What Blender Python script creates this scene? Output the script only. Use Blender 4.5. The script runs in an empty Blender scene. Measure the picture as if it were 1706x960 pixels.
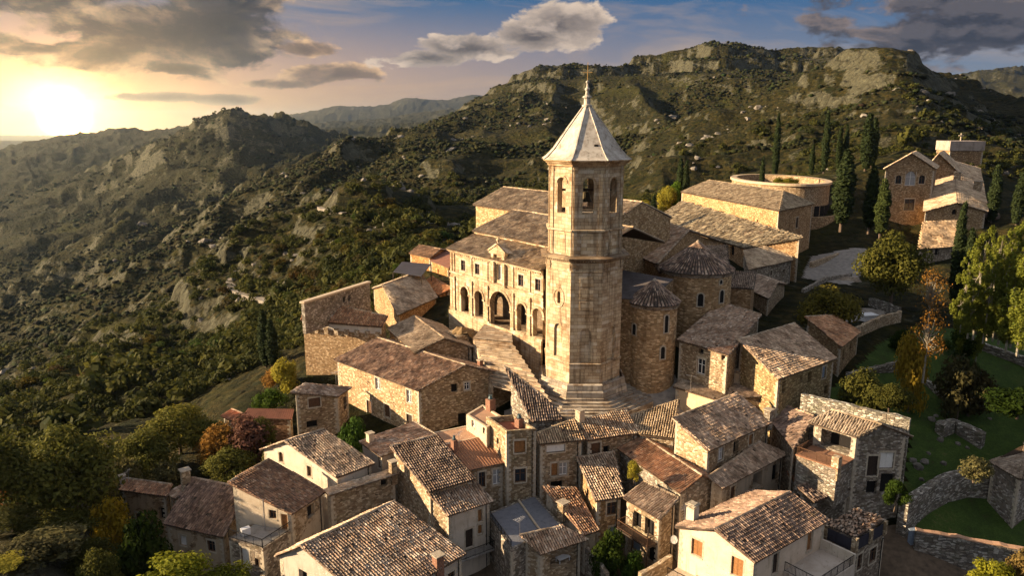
import bpy, math, random
import numpy as np
from mathutils import Vector, geometry
R = math.radians
random.seed(7); rng = np.random.default_rng(7)
SC = bpy.context.scene
COL = SC.collection
# ---- survey of the view: focal length in pixels, horizon row, height of the viewpoint above the church square
F, HZ, HC = 1250.0, 205.0, 36.0
PIT = math.atan((480 - HZ) / F); CP, SP = math.cos(PIT), math.sin(PIT)
def ray(px, py):
    xv, yv = (px - 853) / F, (480 - py) / F
    return np.array([xv, CP + yv * SP, -SP + yv * CP])
def P(px, py, z):
    d = ray(px, py); t = (z - HC) / d[2]
    return np.array([d[0] * t, d[1] * t, z])
def PR(px, py, r):
    d = ray(px, py); t = r / math.hypot(d[0], d[1])
    return np.array([d[0] * t, d[1] * t, HC + d[2] * t])
def ZAT(py, xy):
    y = xy[1]; yv = (480 - py) / F
    return HC + y * (-SP + yv * CP) / (CP + yv * SP)
def ONP(px, py, o, e):
    """pixel ray meets the vertical plane through o along horizontal e -> (u, z)"""
    d = ray(px, py); n = np.array([e[1], -e[0]])
    t = (n @ np.array(o[:2])) / (n @ d[:2])
    p = d * t
    return float((p[:2] - np.array(o[:2])) @ np.array(e[:2])), float(HC + p[2])
def nrm(v):
    v = np.asarray(v, float); return v / (np.linalg.norm(v) + 1e-12)

def tag(o, label=None, cat=None, group=None, kind=None):
    if label: o['label'] = label
    if cat: o['category'] = cat
    if group: o['group'] = group
    if kind: o['kind'] = kind
    return o
def empty(name, loc, label, cat, group=None):
    o = bpy.data.objects.new(name, None); COL.objects.link(o)
    o.location = Vector([float(c) for c in loc]); o.empty_display_size = .2
    return tag(o, label, cat, group)
def link(name, me, parent=None):
    o = bpy.data.objects.new(name, me); COL.objects.link(o)
    if parent is not None: o.parent = parent
    return o
def wloc(o):
    v = np.zeros(3)
    while o is not None:
        v = v + np.array(o.location); o = o.parent
    return v

class MB:
    """collects faces; build() links them as ONE mesh object"""
    def __init__(s): s.v = []; s.f = []; s.uv = []; s.mi = []; s.t = []; s.np = []
    def face(s, pts, uv=None, mi=0, tint=(1, 1, 1)):
        k = len(s.v); s.v += [tuple(map(float, p)) for p in pts]; s.f.append(tuple(range(k, k + len(pts))))
        if uv is None:
            p = np.array(pts, float); n = np.cross(p[1] - p[0], p[2] - p[0])
            if abs(n[2]) > .7 * np.linalg.norm(n): uv = [(q[0], q[1]) for q in p]
            else:
                h = nrm([-n[1], n[0], 0]); uv = [(float(q @ h), q[2]) for q in p]
        s.uv.append(uv); s.mi.append(mi); s.t.append(tint)
    def quad(s, a, b, c, d, **k): s.face([a, b, c, d], **k)
    def box(s, o, ex, ey, ez, **k):
        """corner o and three edge vectors"""
        o, ex, ey, ez = [np.asarray(q, float) for q in (o, ex, ey, ez)]
        if np.dot(np.cross(ex, ey), ez) < 0: o, ex = o + ex, -ex
        p = [o, o + ex, o + ex + ey, o + ey]; q = [a + ez for a in p]
        s.quad(p[3], p[2], p[1], p[0], **k); s.quad(*q, **k)
        for i in range(4): s.quad(p[i], p[(i + 1) % 4], q[(i + 1) % 4], q[i], **k)
    def cbox(s, c, sx, sy, sz, rz=0, **k):
        """box centred on c in plan, standing on c.z"""
        ex = np.array([math.cos(rz), math.sin(rz), 0]); ey = np.array([-math.sin(rz), math.cos(rz), 0])
        s.box(np.asarray(c, float) - ex * sx / 2 - ey * sy / 2, ex * sx, ey * sy, np.array([0, 0, sz]), **k)
    def bar(s, a, b, r, **k):
        a, b = np.asarray(a, float), np.asarray(b, float); d = nrm(b - a)
        x = nrm(np.cross(d, [0, 0, 1] if abs(d[2]) < .9 else [1, 0, 0])); y = np.cross(d, x)
        s.box(a - x * r - y * r, x * 2 * r, y * 2 * r, b - a, **k)
    def tube(s, a, b, ra, rb=None, n=8, cap=True, **k):
        rb = ra if rb is None else rb
        a, b = np.asarray(a, float), np.asarray(b, float); d = nrm(b - a)
        x = nrm(np.cross(d, [0, 0, 1] if abs(d[2]) < .9 else [1, 0, 0])); y = np.cross(d, x)
        A = [a + (x * math.cos(t) + y * math.sin(t)) * ra for t in np.linspace(0, 2 * math.pi, n, endpoint=False)]
        B = [b + (x * math.cos(t) + y * math.sin(t)) * rb for t in np.linspace(0, 2 * math.pi, n, endpoint=False)]
        for i in range(n):
            j = (i + 1) % n; s.quad(A[i], A[j], B[j], B[i], **k)
        if cap and rb > .001: s.face(B, **k)
    def lathe(s, c, prof, n=24, a0=0., a1=2 * math.pi, **k):
        """profile of (radius, z) turned about the vertical through c"""
        full = abs(a1 - a0 - 2 * math.pi) < 1e-6
        an = np.linspace(a0, a1, n + 1)
        for (r0, z0), (r1, z1) in zip(prof[:-1], prof[1:]):
            for i in range(n):
                p = []
                for (r, z, t) in ((r0, z0, an[i]), (r0, z0, an[i + 1]), (r1, z1, an[i + 1]), (r1, z1, an[i])):
                    p.append((c[0] + r * math.cos(t), c[1] + r * math.sin(t), c[2] + z))
                rm = max(r0, r1); v0 = z0; v1 = z1 if abs(z1 - z0) > .05 else z0 + (r1 - r0)
                uv = [(an[i] * rm, v0), (an[i + 1] * rm, v0), (an[i + 1] * rm, v1), (an[i] * rm, v1)]
                if r0 < 1e-4: p, uv = p[1:], uv[1:]
                elif r1 < 1e-4: p, uv = p[:3], uv[:3]
                s.face(p, uv=uv, **k)
    def add_np(s, v, f, t, mi=0):
        """bulk faces: v (n,3), f (m,k), tint (m,3)"""
        if len(f): s.np.append((v, f, t, mi))
    def build(s, name, mats, parent=None, smooth=False):
        if not isinstance(mats, (list, tuple)): mats = [mats]
        off = wloc(parent) if parent is not None else np.zeros(3)
        V = [np.array(s.v, float).reshape(-1, 3)]; LI = []; LC = []; UV = []; MI = []; T = []
        n = len(s.v)
        if s.f:
            LI.append(np.concatenate([np.array(f) for f in s.f])); LC.append(np.array([len(f) for f in s.f]))
            UV.append(np.concatenate([np.array(u, float).reshape(-1, 2) for u in s.uv])); MI.append(np.array(s.mi)); T.append(np.array(s.t, float))
        for v, f, t, mi in s.np:
            V.append(v); LI.append((f + n).ravel()); LC.append(np.full(len(f), f.shape[1]))
            UV.append(v[f.ravel()][:, :2]); MI.append(np.full(len(f), mi)); T.append(t); n += len(v)
        V = np.concatenate(V) - off; LI = np.concatenate(LI); LC = np.concatenate(LC); UV = np.concatenate(UV); MI = np.concatenate(MI); T = np.concatenate(T)
        me = bpy.data.meshes.new(name)
        me.vertices.add(len(V)); me.vertices.foreach_set('co', V.astype(np.float32).ravel())
        me.loops.add(len(LI)); me.loops.foreach_set('vertex_index', LI.astype(np.int32))
        me.polygons.add(len(LC)); me.polygons.foreach_set('loop_start', np.concatenate([[0], np.cumsum(LC)[:-1]]).astype(np.int32))
        me.polygons.foreach_set('material_index', MI.astype(np.int32))
        me.polygons.foreach_set('use_smooth', np.full(len(LC), smooth))
        u = me.uv_layers.new(name='UVMap'); u.data.foreach_set('uv', UV.astype(np.float32).ravel())
        a = me.attributes.new('tint', 'FLOAT_COLOR', 'FACE')
        a.data.foreach_set('color', np.concatenate([T, np.ones((len(T), 1))], 1).astype(np.float32).ravel())
        for m in mats: me.materials.append(m)
        me.update(calc_edges=True); me.validate()
        return link(name, me, parent)

# ---- value noise
_perm = rng.random((256, 256))
def vnoise(x, y):
    xi = np.floor(x).astype(int); yi = np.floor(y).astype(int); fx = x - xi; fy = y - yi
    fx = fx * fx * (3 - 2 * fx); fy = fy * fy * (3 - 2 * fy)
    g = lambda a, b: _perm[a & 255, b & 255]
    return (g(xi, yi) * (1 - fx) + g(xi + 1, yi) * fx) * (1 - fy) + (g(xi, yi + 1) * (1 - fx) + g(xi + 1, yi + 1) * fx) * fy
def fbm(x, y, o=5, ridged=False):
    s = 0; a = 1; tot = 0
    for i in range(o):
        n = vnoise(x + 17.3 * i, y - 9.1 * i)
        if ridged: n = 1 - np.abs(2 * n - 1)
        s = s + a * n; tot += a; a *= .5; x, y = x * 1.98 + y * .35, y * 1.98 - x * .35
    return s / tot
HAZE_ON, EXPO = True, 1.75
# ---- procedural materials
M = {}
class NT:
    def __init__(s, name):
        s.m = bpy.data.materials.new(name); s.m.use_nodes = True; s.t = s.m.node_tree; s.n = s.t.nodes; s.l = s.t.links
        s.b = s.n['Principled BSDF']; s.out = s.n['Material Output']; M[name] = s.m
    def add(s, ty, **k):
        n = s.n.new('ShaderNode' + ty)
        for a, v in k.items(): setattr(n, a, v)
        return n
    def put(s, sock, v):
        if isinstance(v, bpy.types.NodeSocket): s.l.new(v, sock)
        elif v is not None:
            try: sock.default_value = v
            except Exception: sock.default_value = (*v, 1)
    def math(s, op, a, b=None, c=None, clamp=False):
        n = s.add('Math', operation=op, use_clamp=clamp)
        for i, v in enumerate((a, b, c)):
            if v is not None: s.put(n.inputs[i], v)
        return n.outputs[0]
    def mix(s, f, a, b, mode='MIX'):
        n = s.add('Mix', data_type='RGBA', blend_type=mode, clamp_factor=True)
        s.put(n.inputs[0], f); s.put(n.inputs[6], a); s.put(n.inputs[7], b); return n.outputs[2]
    def ramp(s, f, *st):
        n = s.add('ValToRGB'); e = n.color_ramp.elements
        while len(e) < len(st): e.new(.5)
        for q, (p, c) in zip(e, st): q.position = p; q.color = (*c, 1) if len(c) == 3 else c
        s.put(n.inputs[0], f); return n.outputs[0]
    def rmp(s, f, a, b, c=0., d=1.):
        n = s.add('MapRange', clamp=True)
        for i, v in enumerate((f, a, b, c, d)): s.put(n.inputs[i], v)
        return n.outputs[0]
    def noise(s, co, sc, det=4, rough=.55, dist=0, dim='3D'):
        n = s.add('TexNoise', noise_dimensions=dim); s.put(n.inputs['Vector'], co); n.inputs['Scale'].default_value = sc
        n.inputs['Detail'].default_value = det; n.inputs['Roughness'].default_value = rough; n.inputs['Distortion'].default_value = dist
        return n.outputs[0]
    def vor(s, co, sc, feat='F1', rnd=1., dim='3D'):
        n = s.add('TexVoronoi', feature=feat, voronoi_dimensions=dim); s.put(n.inputs['Vector'], co); n.inputs['Scale'].default_value = sc
        n.inputs['Randomness'].default_value = rnd; return n.outputs
    def mapp(s, co, sc=(1, 1, 1), lo=(0, 0, 0)):
        n = s.add('Mapping'); s.put(n.inputs[0], co); n.inputs['Scale'].default_value = sc; n.inputs['Location'].default_value = lo; return n.outputs[0]
    def uv(s): return s.add('UVMap').outputs[0]
    def geo(s): return s.add('NewGeometry').outputs
    def pos(s): return s.geo()['Position']
    def tint(s): return s.add('Attribute', attribute_name='tint').outputs['Color']
    def ocol(s): return s.add('ObjectInfo').outputs['Color']
    def sep(s, v): return s.add('SeparateXYZ') if v is None else (lambda n: (s.put(n.inputs[0], v), n.outputs)[1])(s.add('SeparateXYZ'))
    def bump(s, h, st=.5, d=.05):
        n = s.add('Bump'); n.inputs['Strength'].default_value = st; n.inputs['Distance'].default_value = d; s.put(n.inputs['Height'], h)
        s.l.new(n.outputs[0], s.b.inputs['Normal']); return n
    def done(s, col, rough=.85, spec=.25, metal=0.):
        s.put(s.b.inputs['Base Color'], col); s.put(s.b.inputs['Roughness'], rough); s.b.inputs['Specular IOR Level'].default_value = spec
        s.b.inputs['Metallic'].default_value = metal; return s.m

def stone_mat(name, lo, mid, hi, mortar, su, sv, rnd=.85, bump=.6, moss=.0, stain=.5, patch=None):
    n = NT(name); uv = n.uv(); p = n.pos()
    w = n.add('VectorMath', operation='SCALE'); nz = n.add('TexNoise'); n.put(nz.inputs['Vector'], p); nz.inputs['Scale'].default_value = 1.7
    n.l.new(nz.outputs['Color'], w.inputs[0]); w.inputs['Scale'].default_value = .16
    ad = n.add('VectorMath', operation='ADD'); n.l.new(uv, ad.inputs[0]); n.l.new(w.outputs[0], ad.inputs[1])
    c = n.mapp(ad.outputs[0], (su * 1.5, sv * 1.5, 1))
    v = n.vor(c, 1., 'F1', rnd, '2D'); e = n.vor(c, 1., 'DISTANCE_TO_EDGE', rnd, '2D')[0]
    hs = n.sep(v['Color'])
    col = n.ramp(hs[0], (0, lo), (.3, mid), (.62, mid), (.84, hi), (1, lo))
    col = n.mix(n.rmp(hs[1], .2, .95, 0, .5), col, (mid[0] * .8, mid[1] * .66, mid[2] * .52), 'MIX')
    col = n.mix(n.rmp(hs[2], .78, .86, 0, .85), col, tuple(min(1, q * 1.25) for q in hi))
    big = n.noise(p, .35, 5, .6); fine = n.noise(p, 9, 3)
    col = n.mix(n.rmp(fine, .3, .75, .45, 0), col, (.5, .45, .4), 'MULTIPLY')
    col = n.mix(n.rmp(big, .44, .66, 0, stain), col, (.62, .52, .42), 'MULTIPLY')
    st = n.noise(n.mapp(p, (1.6, 1.6, .22)), 1., 4, .6)
    col = n.mix(n.rmp(st, .55, .72, 0, stain), col, (.36, .32, .29), 'MULTIPLY')
    m = n.rmp(e, .015, .07, 1, 0); col = n.mix(n.math('MULTIPLY', m, .85), col, mortar)
    if moss: col = n.mix(n.rmp(n.noise(p, .8, 5, .65), .52, .7, 0, moss), col, (.09, .1, .035))
    pm = None
    if patch:
        pm = n.rmp(n.noise(p, .38, 6, .62, .4), .47, .51, 0, 1); pc = n.mix(n.rmp(st, .5, .7), patch, tuple(q * .6 for q in patch)); pc = n.mix(n.rmp(fine, .35, .7), pc, tuple(q * .85 for q in patch)); col = n.mix(pm, col, pc)
    col = n.mix(1., col, n.ocol(), 'MULTIPLY')
    h = n.math('ADD', n.rmp(e, 0, .16, 0, 1), n.math('MULTIPLY', fine, .5)); h = n.math('ADD', h, n.math('MULTIPLY', hs[1], .6))
    if pm is not None: h = n.math('ADD', n.math('MULTIPLY', h, n.math('SUBTRACT', 1., n.math('MULTIPLY', pm, .85))), n.math('MULTIPLY', pm, 1.3))
    n.bump(h, bump, .07); n.done(col, .9)
stone_mat('patched', (.16, .12, .08), (.33, .26, .18), (.5, .42, .31), (.2, .16, .11), 2., 3.6, moss=.15, patch=(.44, .37, .28))
stone_mat('rubble', (.16, .115, .07), (.33, .25, .16), (.52, .43, .3), (.2, .155, .105), 2.0, 3.7, moss=.28)
stone_mat('rubble_grey', (.13, .115, .095), (.28, .245, .2), (.5, .46, .39), (.12, .1, .08), 1.9, 3.6, moss=.35, bump=.8)
stone_mat('rubble_warm', (.2, .145, .09), (.42, .32, .2), (.6, .5, .36), (.26, .195, .13), 2.0, 3.3, moss=.1)
stone_mat('drystone', (.12, .11, .095), (.26, .235, .2), (.58, .55, .48), (.025, .022, .02), 1.5, 4.2, bump=1., moss=.4)
stone_mat('apse', (.2, .145, .09), (.36, .27, .17), (.5, .4, .28), (.22, .17, .11), 1.5, 3.2, bump=.5, moss=.1)
def ashlar(name, c1, c2, mor, bw, bh, stain=.6, bump=.35):
    n = NT(name); uv = n.uv(); p = n.pos()
    t = n.add('TexBrick', offset=.5, squash=1.); n.put(t.inputs['Vector'], uv); t.inputs['Scale'].default_value = 1.
    t.inputs['Brick Width'].default_value = bw; t.inputs['Row Height'].default_value = bh; t.inputs['Mortar Size'].default_value = .024
    t.inputs['Mortar Smooth'].default_value = .3; t.inputs['Bias'].default_value = 0
    n.put(t.inputs['Color1'], c1); n.put(t.inputs['Color2'], c2); n.put(t.inputs['Mortar'], mor)
    cell = n.add('TexWhiteNoise', noise_dimensions='2D'); su_ = n.sep(uv); row = n.math('FLOOR', n.math('DIVIDE', su_[1], bh)); off = n.math('MULTIPLY', n.math('MODULO', row, 2), .5); cl_ = n.math('FLOOR', n.math('ADD', n.math('DIVIDE', su_[0], bw), off)); cc_ = n.add('CombineXYZ'); n.put(cc_.inputs[0], cl_); n.put(cc_.inputs[1], row); n.l.new(cc_.outputs[0], cell.inputs['Vector'])
    col = n.mix(n.rmp(cell.outputs[0], .66, 1, 0, .8), t.outputs['Color'], (.66, .57, .44))
    col = n.mix(n.rmp(cell.outputs[0], .3, 0, 0, .7), col, (.3, .2, .115))
    big = n.noise(p, .45, 6, .62); col = n.mix(n.rmp(big, .47, .68, 0, stain), col, (.55, .43, .32), 'MULTIPLY')
    st = n.noise(n.mapp(p, (1.5, 1.5, .16)), 1., 5, .62); col = n.mix(n.rmp(st, .52, .68, 0, stain), col, (.3, .25, .21), 'MULTIPLY')
    pit = n.noise(p, 3.2, 5, .7); col = n.mix(n.rmp(pit, .6, .7, 0, .6), col, (.17, .125, .085))
    g = n.noise(p, 12, 3); col = n.mix(n.rmp(g, .3, .8, .35, 0), col, (.45, .4, .34), 'MULTIPLY')
    col = n.mix(1., col, n.ocol(), 'MULTIPLY')
    n.bump(n.math('ADD', n.math('ADD', n.math('MULTIPLY', t.outputs['Fac'], -.7), n.math('MULTIPLY', g, .5)), n.math('ADD', n.math('MULTIPLY', pit, -.7), n.math('MULTIPLY', cell.outputs[0], .35))), bump, .06); n.done(col, .88)
ashlar('ashlar', (.56, .44, .285), (.47, .355, .22), (.17, .12, .075), 1.0, .46, .8)
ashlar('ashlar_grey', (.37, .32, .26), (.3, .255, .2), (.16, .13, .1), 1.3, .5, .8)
def plaster(name, c, dirt, sc=.6, amt=.6):
    n = NT(name); p = n.pos()
    a = n.noise(p, sc, 6, .65); col = n.mix(n.rmp(a, .45, .7, 0, amt), c, dirt)
    st = n.noise(n.mapp(p, (2.2, 2.2, .25)), 1., 4, .6); col = n.mix(n.rmp(st, .55, .75, 0, amt), col, tuple(q * .55 for q in dirt))
    g = n.noise(p, 2.6, 6, .7); col = n.mix(n.rmp(g, .62, .68, 0, .75), col, tuple(q * .5 for q in dirt))
    col = n.mix(1., col, n.ocol(), 'MULTIPLY'); n.bump(n.noise(p, 7, 5), .25, .03); n.done(col, .9)
plaster('plaster_white', (.54, .47, .38), (.36, .29, .21))
plaster('plaster_cream', (.5, .4, .28), (.34, .25, .17))
plaster('plaster_grey', (.3, .28, .26), (.17, .15, .13), amt=.8)
plaster('concrete', (.3, .28, .255), (.17, .155, .135), amt=.7)
plaster('terracotta_flat', (.4, .24, .15), (.26, .15, .09))
plaster('spire_stone', (.5, .45, .38), (.25, .2, .15), .9, .95)
plaster('metal_red', (.22, .095, .06), (.13, .06, .04), amt=.7)
plaster('slate_terrace', (.16, .165, .185), (.1, .1, .11), 1.6)
plaster('canvas_dark', (.035, .033, .045), (.02, .02, .025))
plaster('canvas_brown', (.2, .13, .06), (.1, .065, .03))
def tile(name, moss=.25):
    n = NT(name); p = n.pos(); col = n.tint()
    b_ = n.noise(p, .5, 5, .65); col = n.mix(n.rmp(b_, .42, .62, 0, .8), col, (.42, .37, .33), 'MULTIPLY')
    f = n.noise(p, 14, 3, .7); col = n.mix(n.rmp(f, .54, .7, 0, .6), col, (.06, .05, .04))
    l = n.noise(p, 4.5, 4, .7); col = n.mix(n.rmp(l, .6, .72, 0, .55), col, (.46, .41, .33))
    if moss: col = n.mix(n.rmp(n.noise(p, 1.3, 5, .7), .54, .68, 0, moss), col, (.085, .09, .03))
    col = n.mix(1., col, n.ocol(), 'MULTIPLY'); n.bump(f, .4, .03); n.done(col, .85)
tile('tile'); tile('tile_clean', 0)
def simple(name, c, rough=.7, var=.3, sc=5., metal=0, spec=.3):
    n = NT(name); p = n.pos(); a = n.noise(p, sc, 4)
    n.done(n.mix(n.rmp(a, .35, .7, 0, 1), c, tuple(q * (1 - var) for q in c)), rough, spec, metal)
simple('mortar', (.42, .35, .26), .9, .5, 3); simple('eave_wood', (.13, .085, .055), .85, .4)
simple('wood_brown', (.12, .06, .03), .6, .4); simple('wood_dark', (.045, .03, .022), .6, .4); simple('wood_honey', (.3, .14, .05), .55, .35)
simple('white_paint', (.72, .7, .66), .5, .12); simple('iron', (.025, .024, .024), .5, .3, metal=.6); simple('steel', (.4, .4, .42), .35, .2, metal=.8)
simple('frame_stone', (.48, .41, .31), .9, .35, 3); simple('brick_red', (.25, .125, .08), .85, .4); simple('dark_void', (.012, .01, .009), .95, .3)
simple('blue_pot', (.05, .09, .1), .4, .3); simple('canvas_blue', (.4, .5, .62), .8, .2); simple('white_body', (.7, .7, .7), .4, .15)
simple('gold', (.5, .3, .1), .4, .3, metal=.8); simple('bronze', (.1, .08, .045), .5, .4, metal=.7); simple('terracotta_pot', (.36, .16, .08), .8, .3)
simple('blue_grey', (.2, .25, .32), .6, .3); simple('asphalt_path', (.22, .19, .155), .95, .35, 2); simple('plaza', (.3, .265, .225), .9, .45, 1.2); simple('dirt', (.12, .085, .055), .95, .5, 1.5)
simple('solar', (.03, .03, .045), .3, .2)
n = NT('glass'); n.done((.02, .024, .03), .12, .6)
n = NT('curtain_glass'); n.done((.3, .3, .3), .25, .5)
def bark(name, c):
    n = NT(name); p = n.mapp(n.pos(), (4, 4, .8)); a = n.noise(p, 2, 5); n.bump(a, .8, .05); n.done(n.mix(a, c, tuple(q * .4 for q in c)), .95)
bark('bark', (.14, .1, .07)); bark('bark_pale', (.34, .3, .23))
def leaf(name, c1, c2, tr=.35):
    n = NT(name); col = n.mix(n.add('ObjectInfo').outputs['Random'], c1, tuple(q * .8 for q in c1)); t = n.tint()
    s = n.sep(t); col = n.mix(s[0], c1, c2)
    col = n.mix(1., col, n.ocol(), 'MULTIPLY')
    n.done(col, .75, .06); d = n.add('BsdfTranslucent'); n.put(d.inputs[0], col); x = n.add('MixShader'); x.inputs[0].default_value = tr
    n.l.new(n.b.outputs[0], x.inputs[1]); n.l.new(d.outputs[0], x.inputs[2]); n.l.new(x.outputs[0], n.out.inputs[0])
leaf('leaf_dark', (.028, .04, .01), (.15, .14, .028)); leaf('leaf_cypress', (.012, .02, .008), (.034, .046, .015), .15)
leaf('leaf_poplar', (.06, .085, .014), (.2, .21, .03), .45); leaf('leaf_autumn', (.14, .075, .018), (.26, .13, .025)); leaf('leaf_plum', (.075, .035, .035), (.17, .085, .05))
leaf('leaf_bush', (.02, .027, .008), (.09, .085, .018)); leaf('leaf_yellow', (.16, .15, .02), (.36, .3, .04), .45); leaf('leaf_green', (.03, .07, .01), (.08, .14, .02)); leaf('leaf_olive', (.06, .06, .025), (.15, .13, .05))
# grass and land
n = NT('grass'); p = n.pos(); a = n.math('ADD', n.math('MULTIPLY', n.noise(p, .3, 6, .7), .6), n.math('MULTIPLY', n.noise(p, 1.9, 6, .75), .4)); bb = n.noise(p, 6, 4)
col = n.ramp(a, (.3, (.07, .05, .025)), (.44, (.04, .068, .016)), (.56, (.062, .1, .02)), (.68, (.13, .115, .042)))
n.bump(bb, .8, .15); n.done(n.mix(n.rmp(bb, .35, .7, .5, 0), col, (.3, .3, .3), 'MULTIPLY'), .95, .1)
n = NT('land'); g = n.geo(); p = g['Position']; nz = n.sep(g['Normal'])[2]
ps = n.sep(p); dist = n.math('SQRT', n.math('ADD', n.math('POWER', ps[0], 2), n.math('POWER', ps[1], 2)))
a = n.noise(p, .012, 8, .62); b1 = n.noise(p, .06, 7, .65); c1 = n.noise(p, .45, 6, .7); d1 = n.noise(p, .004, 6, .6)
# broom, grass and thyme between the bushes
col = n.ramp(c1, (.32, (.018, .022, .009)), (.48, (.05, .048, .018)), (.6, (.11, .085, .035)), (.74, (.17, .13, .06)))
sc1 = n.vor(p, .22)['Distance']; sc2 = n.vor(p, .075)['Distance']
bush = n.math('MAXIMUM', n.rmp(sc1, .46, .3, 0, 1), n.rmp(n.math('ADD', sc2, n.math('MULTIPLY', b1, .5)), .62, .48, 0, 1))
veg = n.rmp(n.math('ADD', n.math('MULTIPLY', a, .6), n.math('MULTIPLY', b1, .5)), .42, .56, 0, 1)
bcol = n.mix(n.rmp(c1, .35, .7), (.016, .022, .008), (.06, .062, .018))
col = n.mix(n.math('MULTIPLY', bush, veg), col, bcol)
gr = n.rmp(n.noise(p, .02, 5, .6), .55, .66, 0, .7); col = n.mix(gr, col, n.mix(c1, (.055, .07, .014), (.13, .11, .03)))
rk = n.noise(n.mapp(p, (1, 1, 2.2)), .09, 8, .72, .4); rv = n.vor(n.mapp(p, (1, 1, .45)), .16, 'DISTANCE_TO_EDGE')[0]
rcol = n.ramp(n.noise(n.mapp(p, (1, 1, .6)), .3, 7, .7), (.3, (.1, .085, .07)), (.48, (.17, .165, .155)), (.62, (.24, .23, .215)), (.76, (.35, .335, .31)))
rcol = n.mix(n.rmp(rv, .05, .0, 0, .7), rcol, (.05, .042, .036))
steep = n.rmp(nz, .9, .62, 0, 1.)
rockm = n.math('ADD', n.math('MULTIPLY', steep, .4), rk); rockm = n.math('ADD', rockm, n.math('MULTIPLY', n.rmp(d1, .4, .7), .12))
col = n.mix(n.rmp(n.math('ADD', rockm, n.math('ADD', n.rmp(dist, 3000, 5000, 0, .06), n.rmp(ps[2], 62, 105, 0, .075))), .655, .715, 0, 1), col, rcol)
hh = n.math('ADD', n.math('MULTIPLY', bush, 1.2), n.math('MULTIPLY', c1, 1.6)); hh = n.math('ADD', hh, n.math('MULTIPLY', rk, 4))
bp = n.bump(hh, .9, 1.1)
col = n.mix(1., col, (.43, .425, .29), 'MULTIPLY')
n.done(col, .95, .1)
# inside the village: bare earth and grass
LAND = n

n = NT('scrub'); p = n.pos(); a = n.noise(p, 2.2, 5, .7); rr = n.tint(); col = n.mix(n.rmp(a, .35, .68), (.007, .01, .0035), (.036, .036, .011)); col = n.mix(1., col, rr, 'MULTIPLY'); n.bump(a, 1., .6); n.done(col, .9, .1)
n = NT('rock'); p = n.pos(); a = n.noise(p, .5, 8, .72); n.bump(a, 1., .6); n.done(n.ramp(a, (.32, (.07, .062, .052)), (.5, (.17, .15, .125)), (.68, (.3, .27, .23))), .95, .1)
# ---- the land: surveyed heights (pixel column, pixel row, distance) -> one sheet to the horizon
CTRL = []
def cp(px, py, r): p = PR(px, py, r); CTRL.append((math.atan2(p[0], p[1]), r, p[2]))
def cz(px, py, z): p = P(px, py, z); CTRL.append((math.atan2(p[0], p[1]), math.hypot(p[0], p[1]), z))
def cd(azdeg, r, z): CTRL.append((R(azdeg), r, z))
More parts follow.
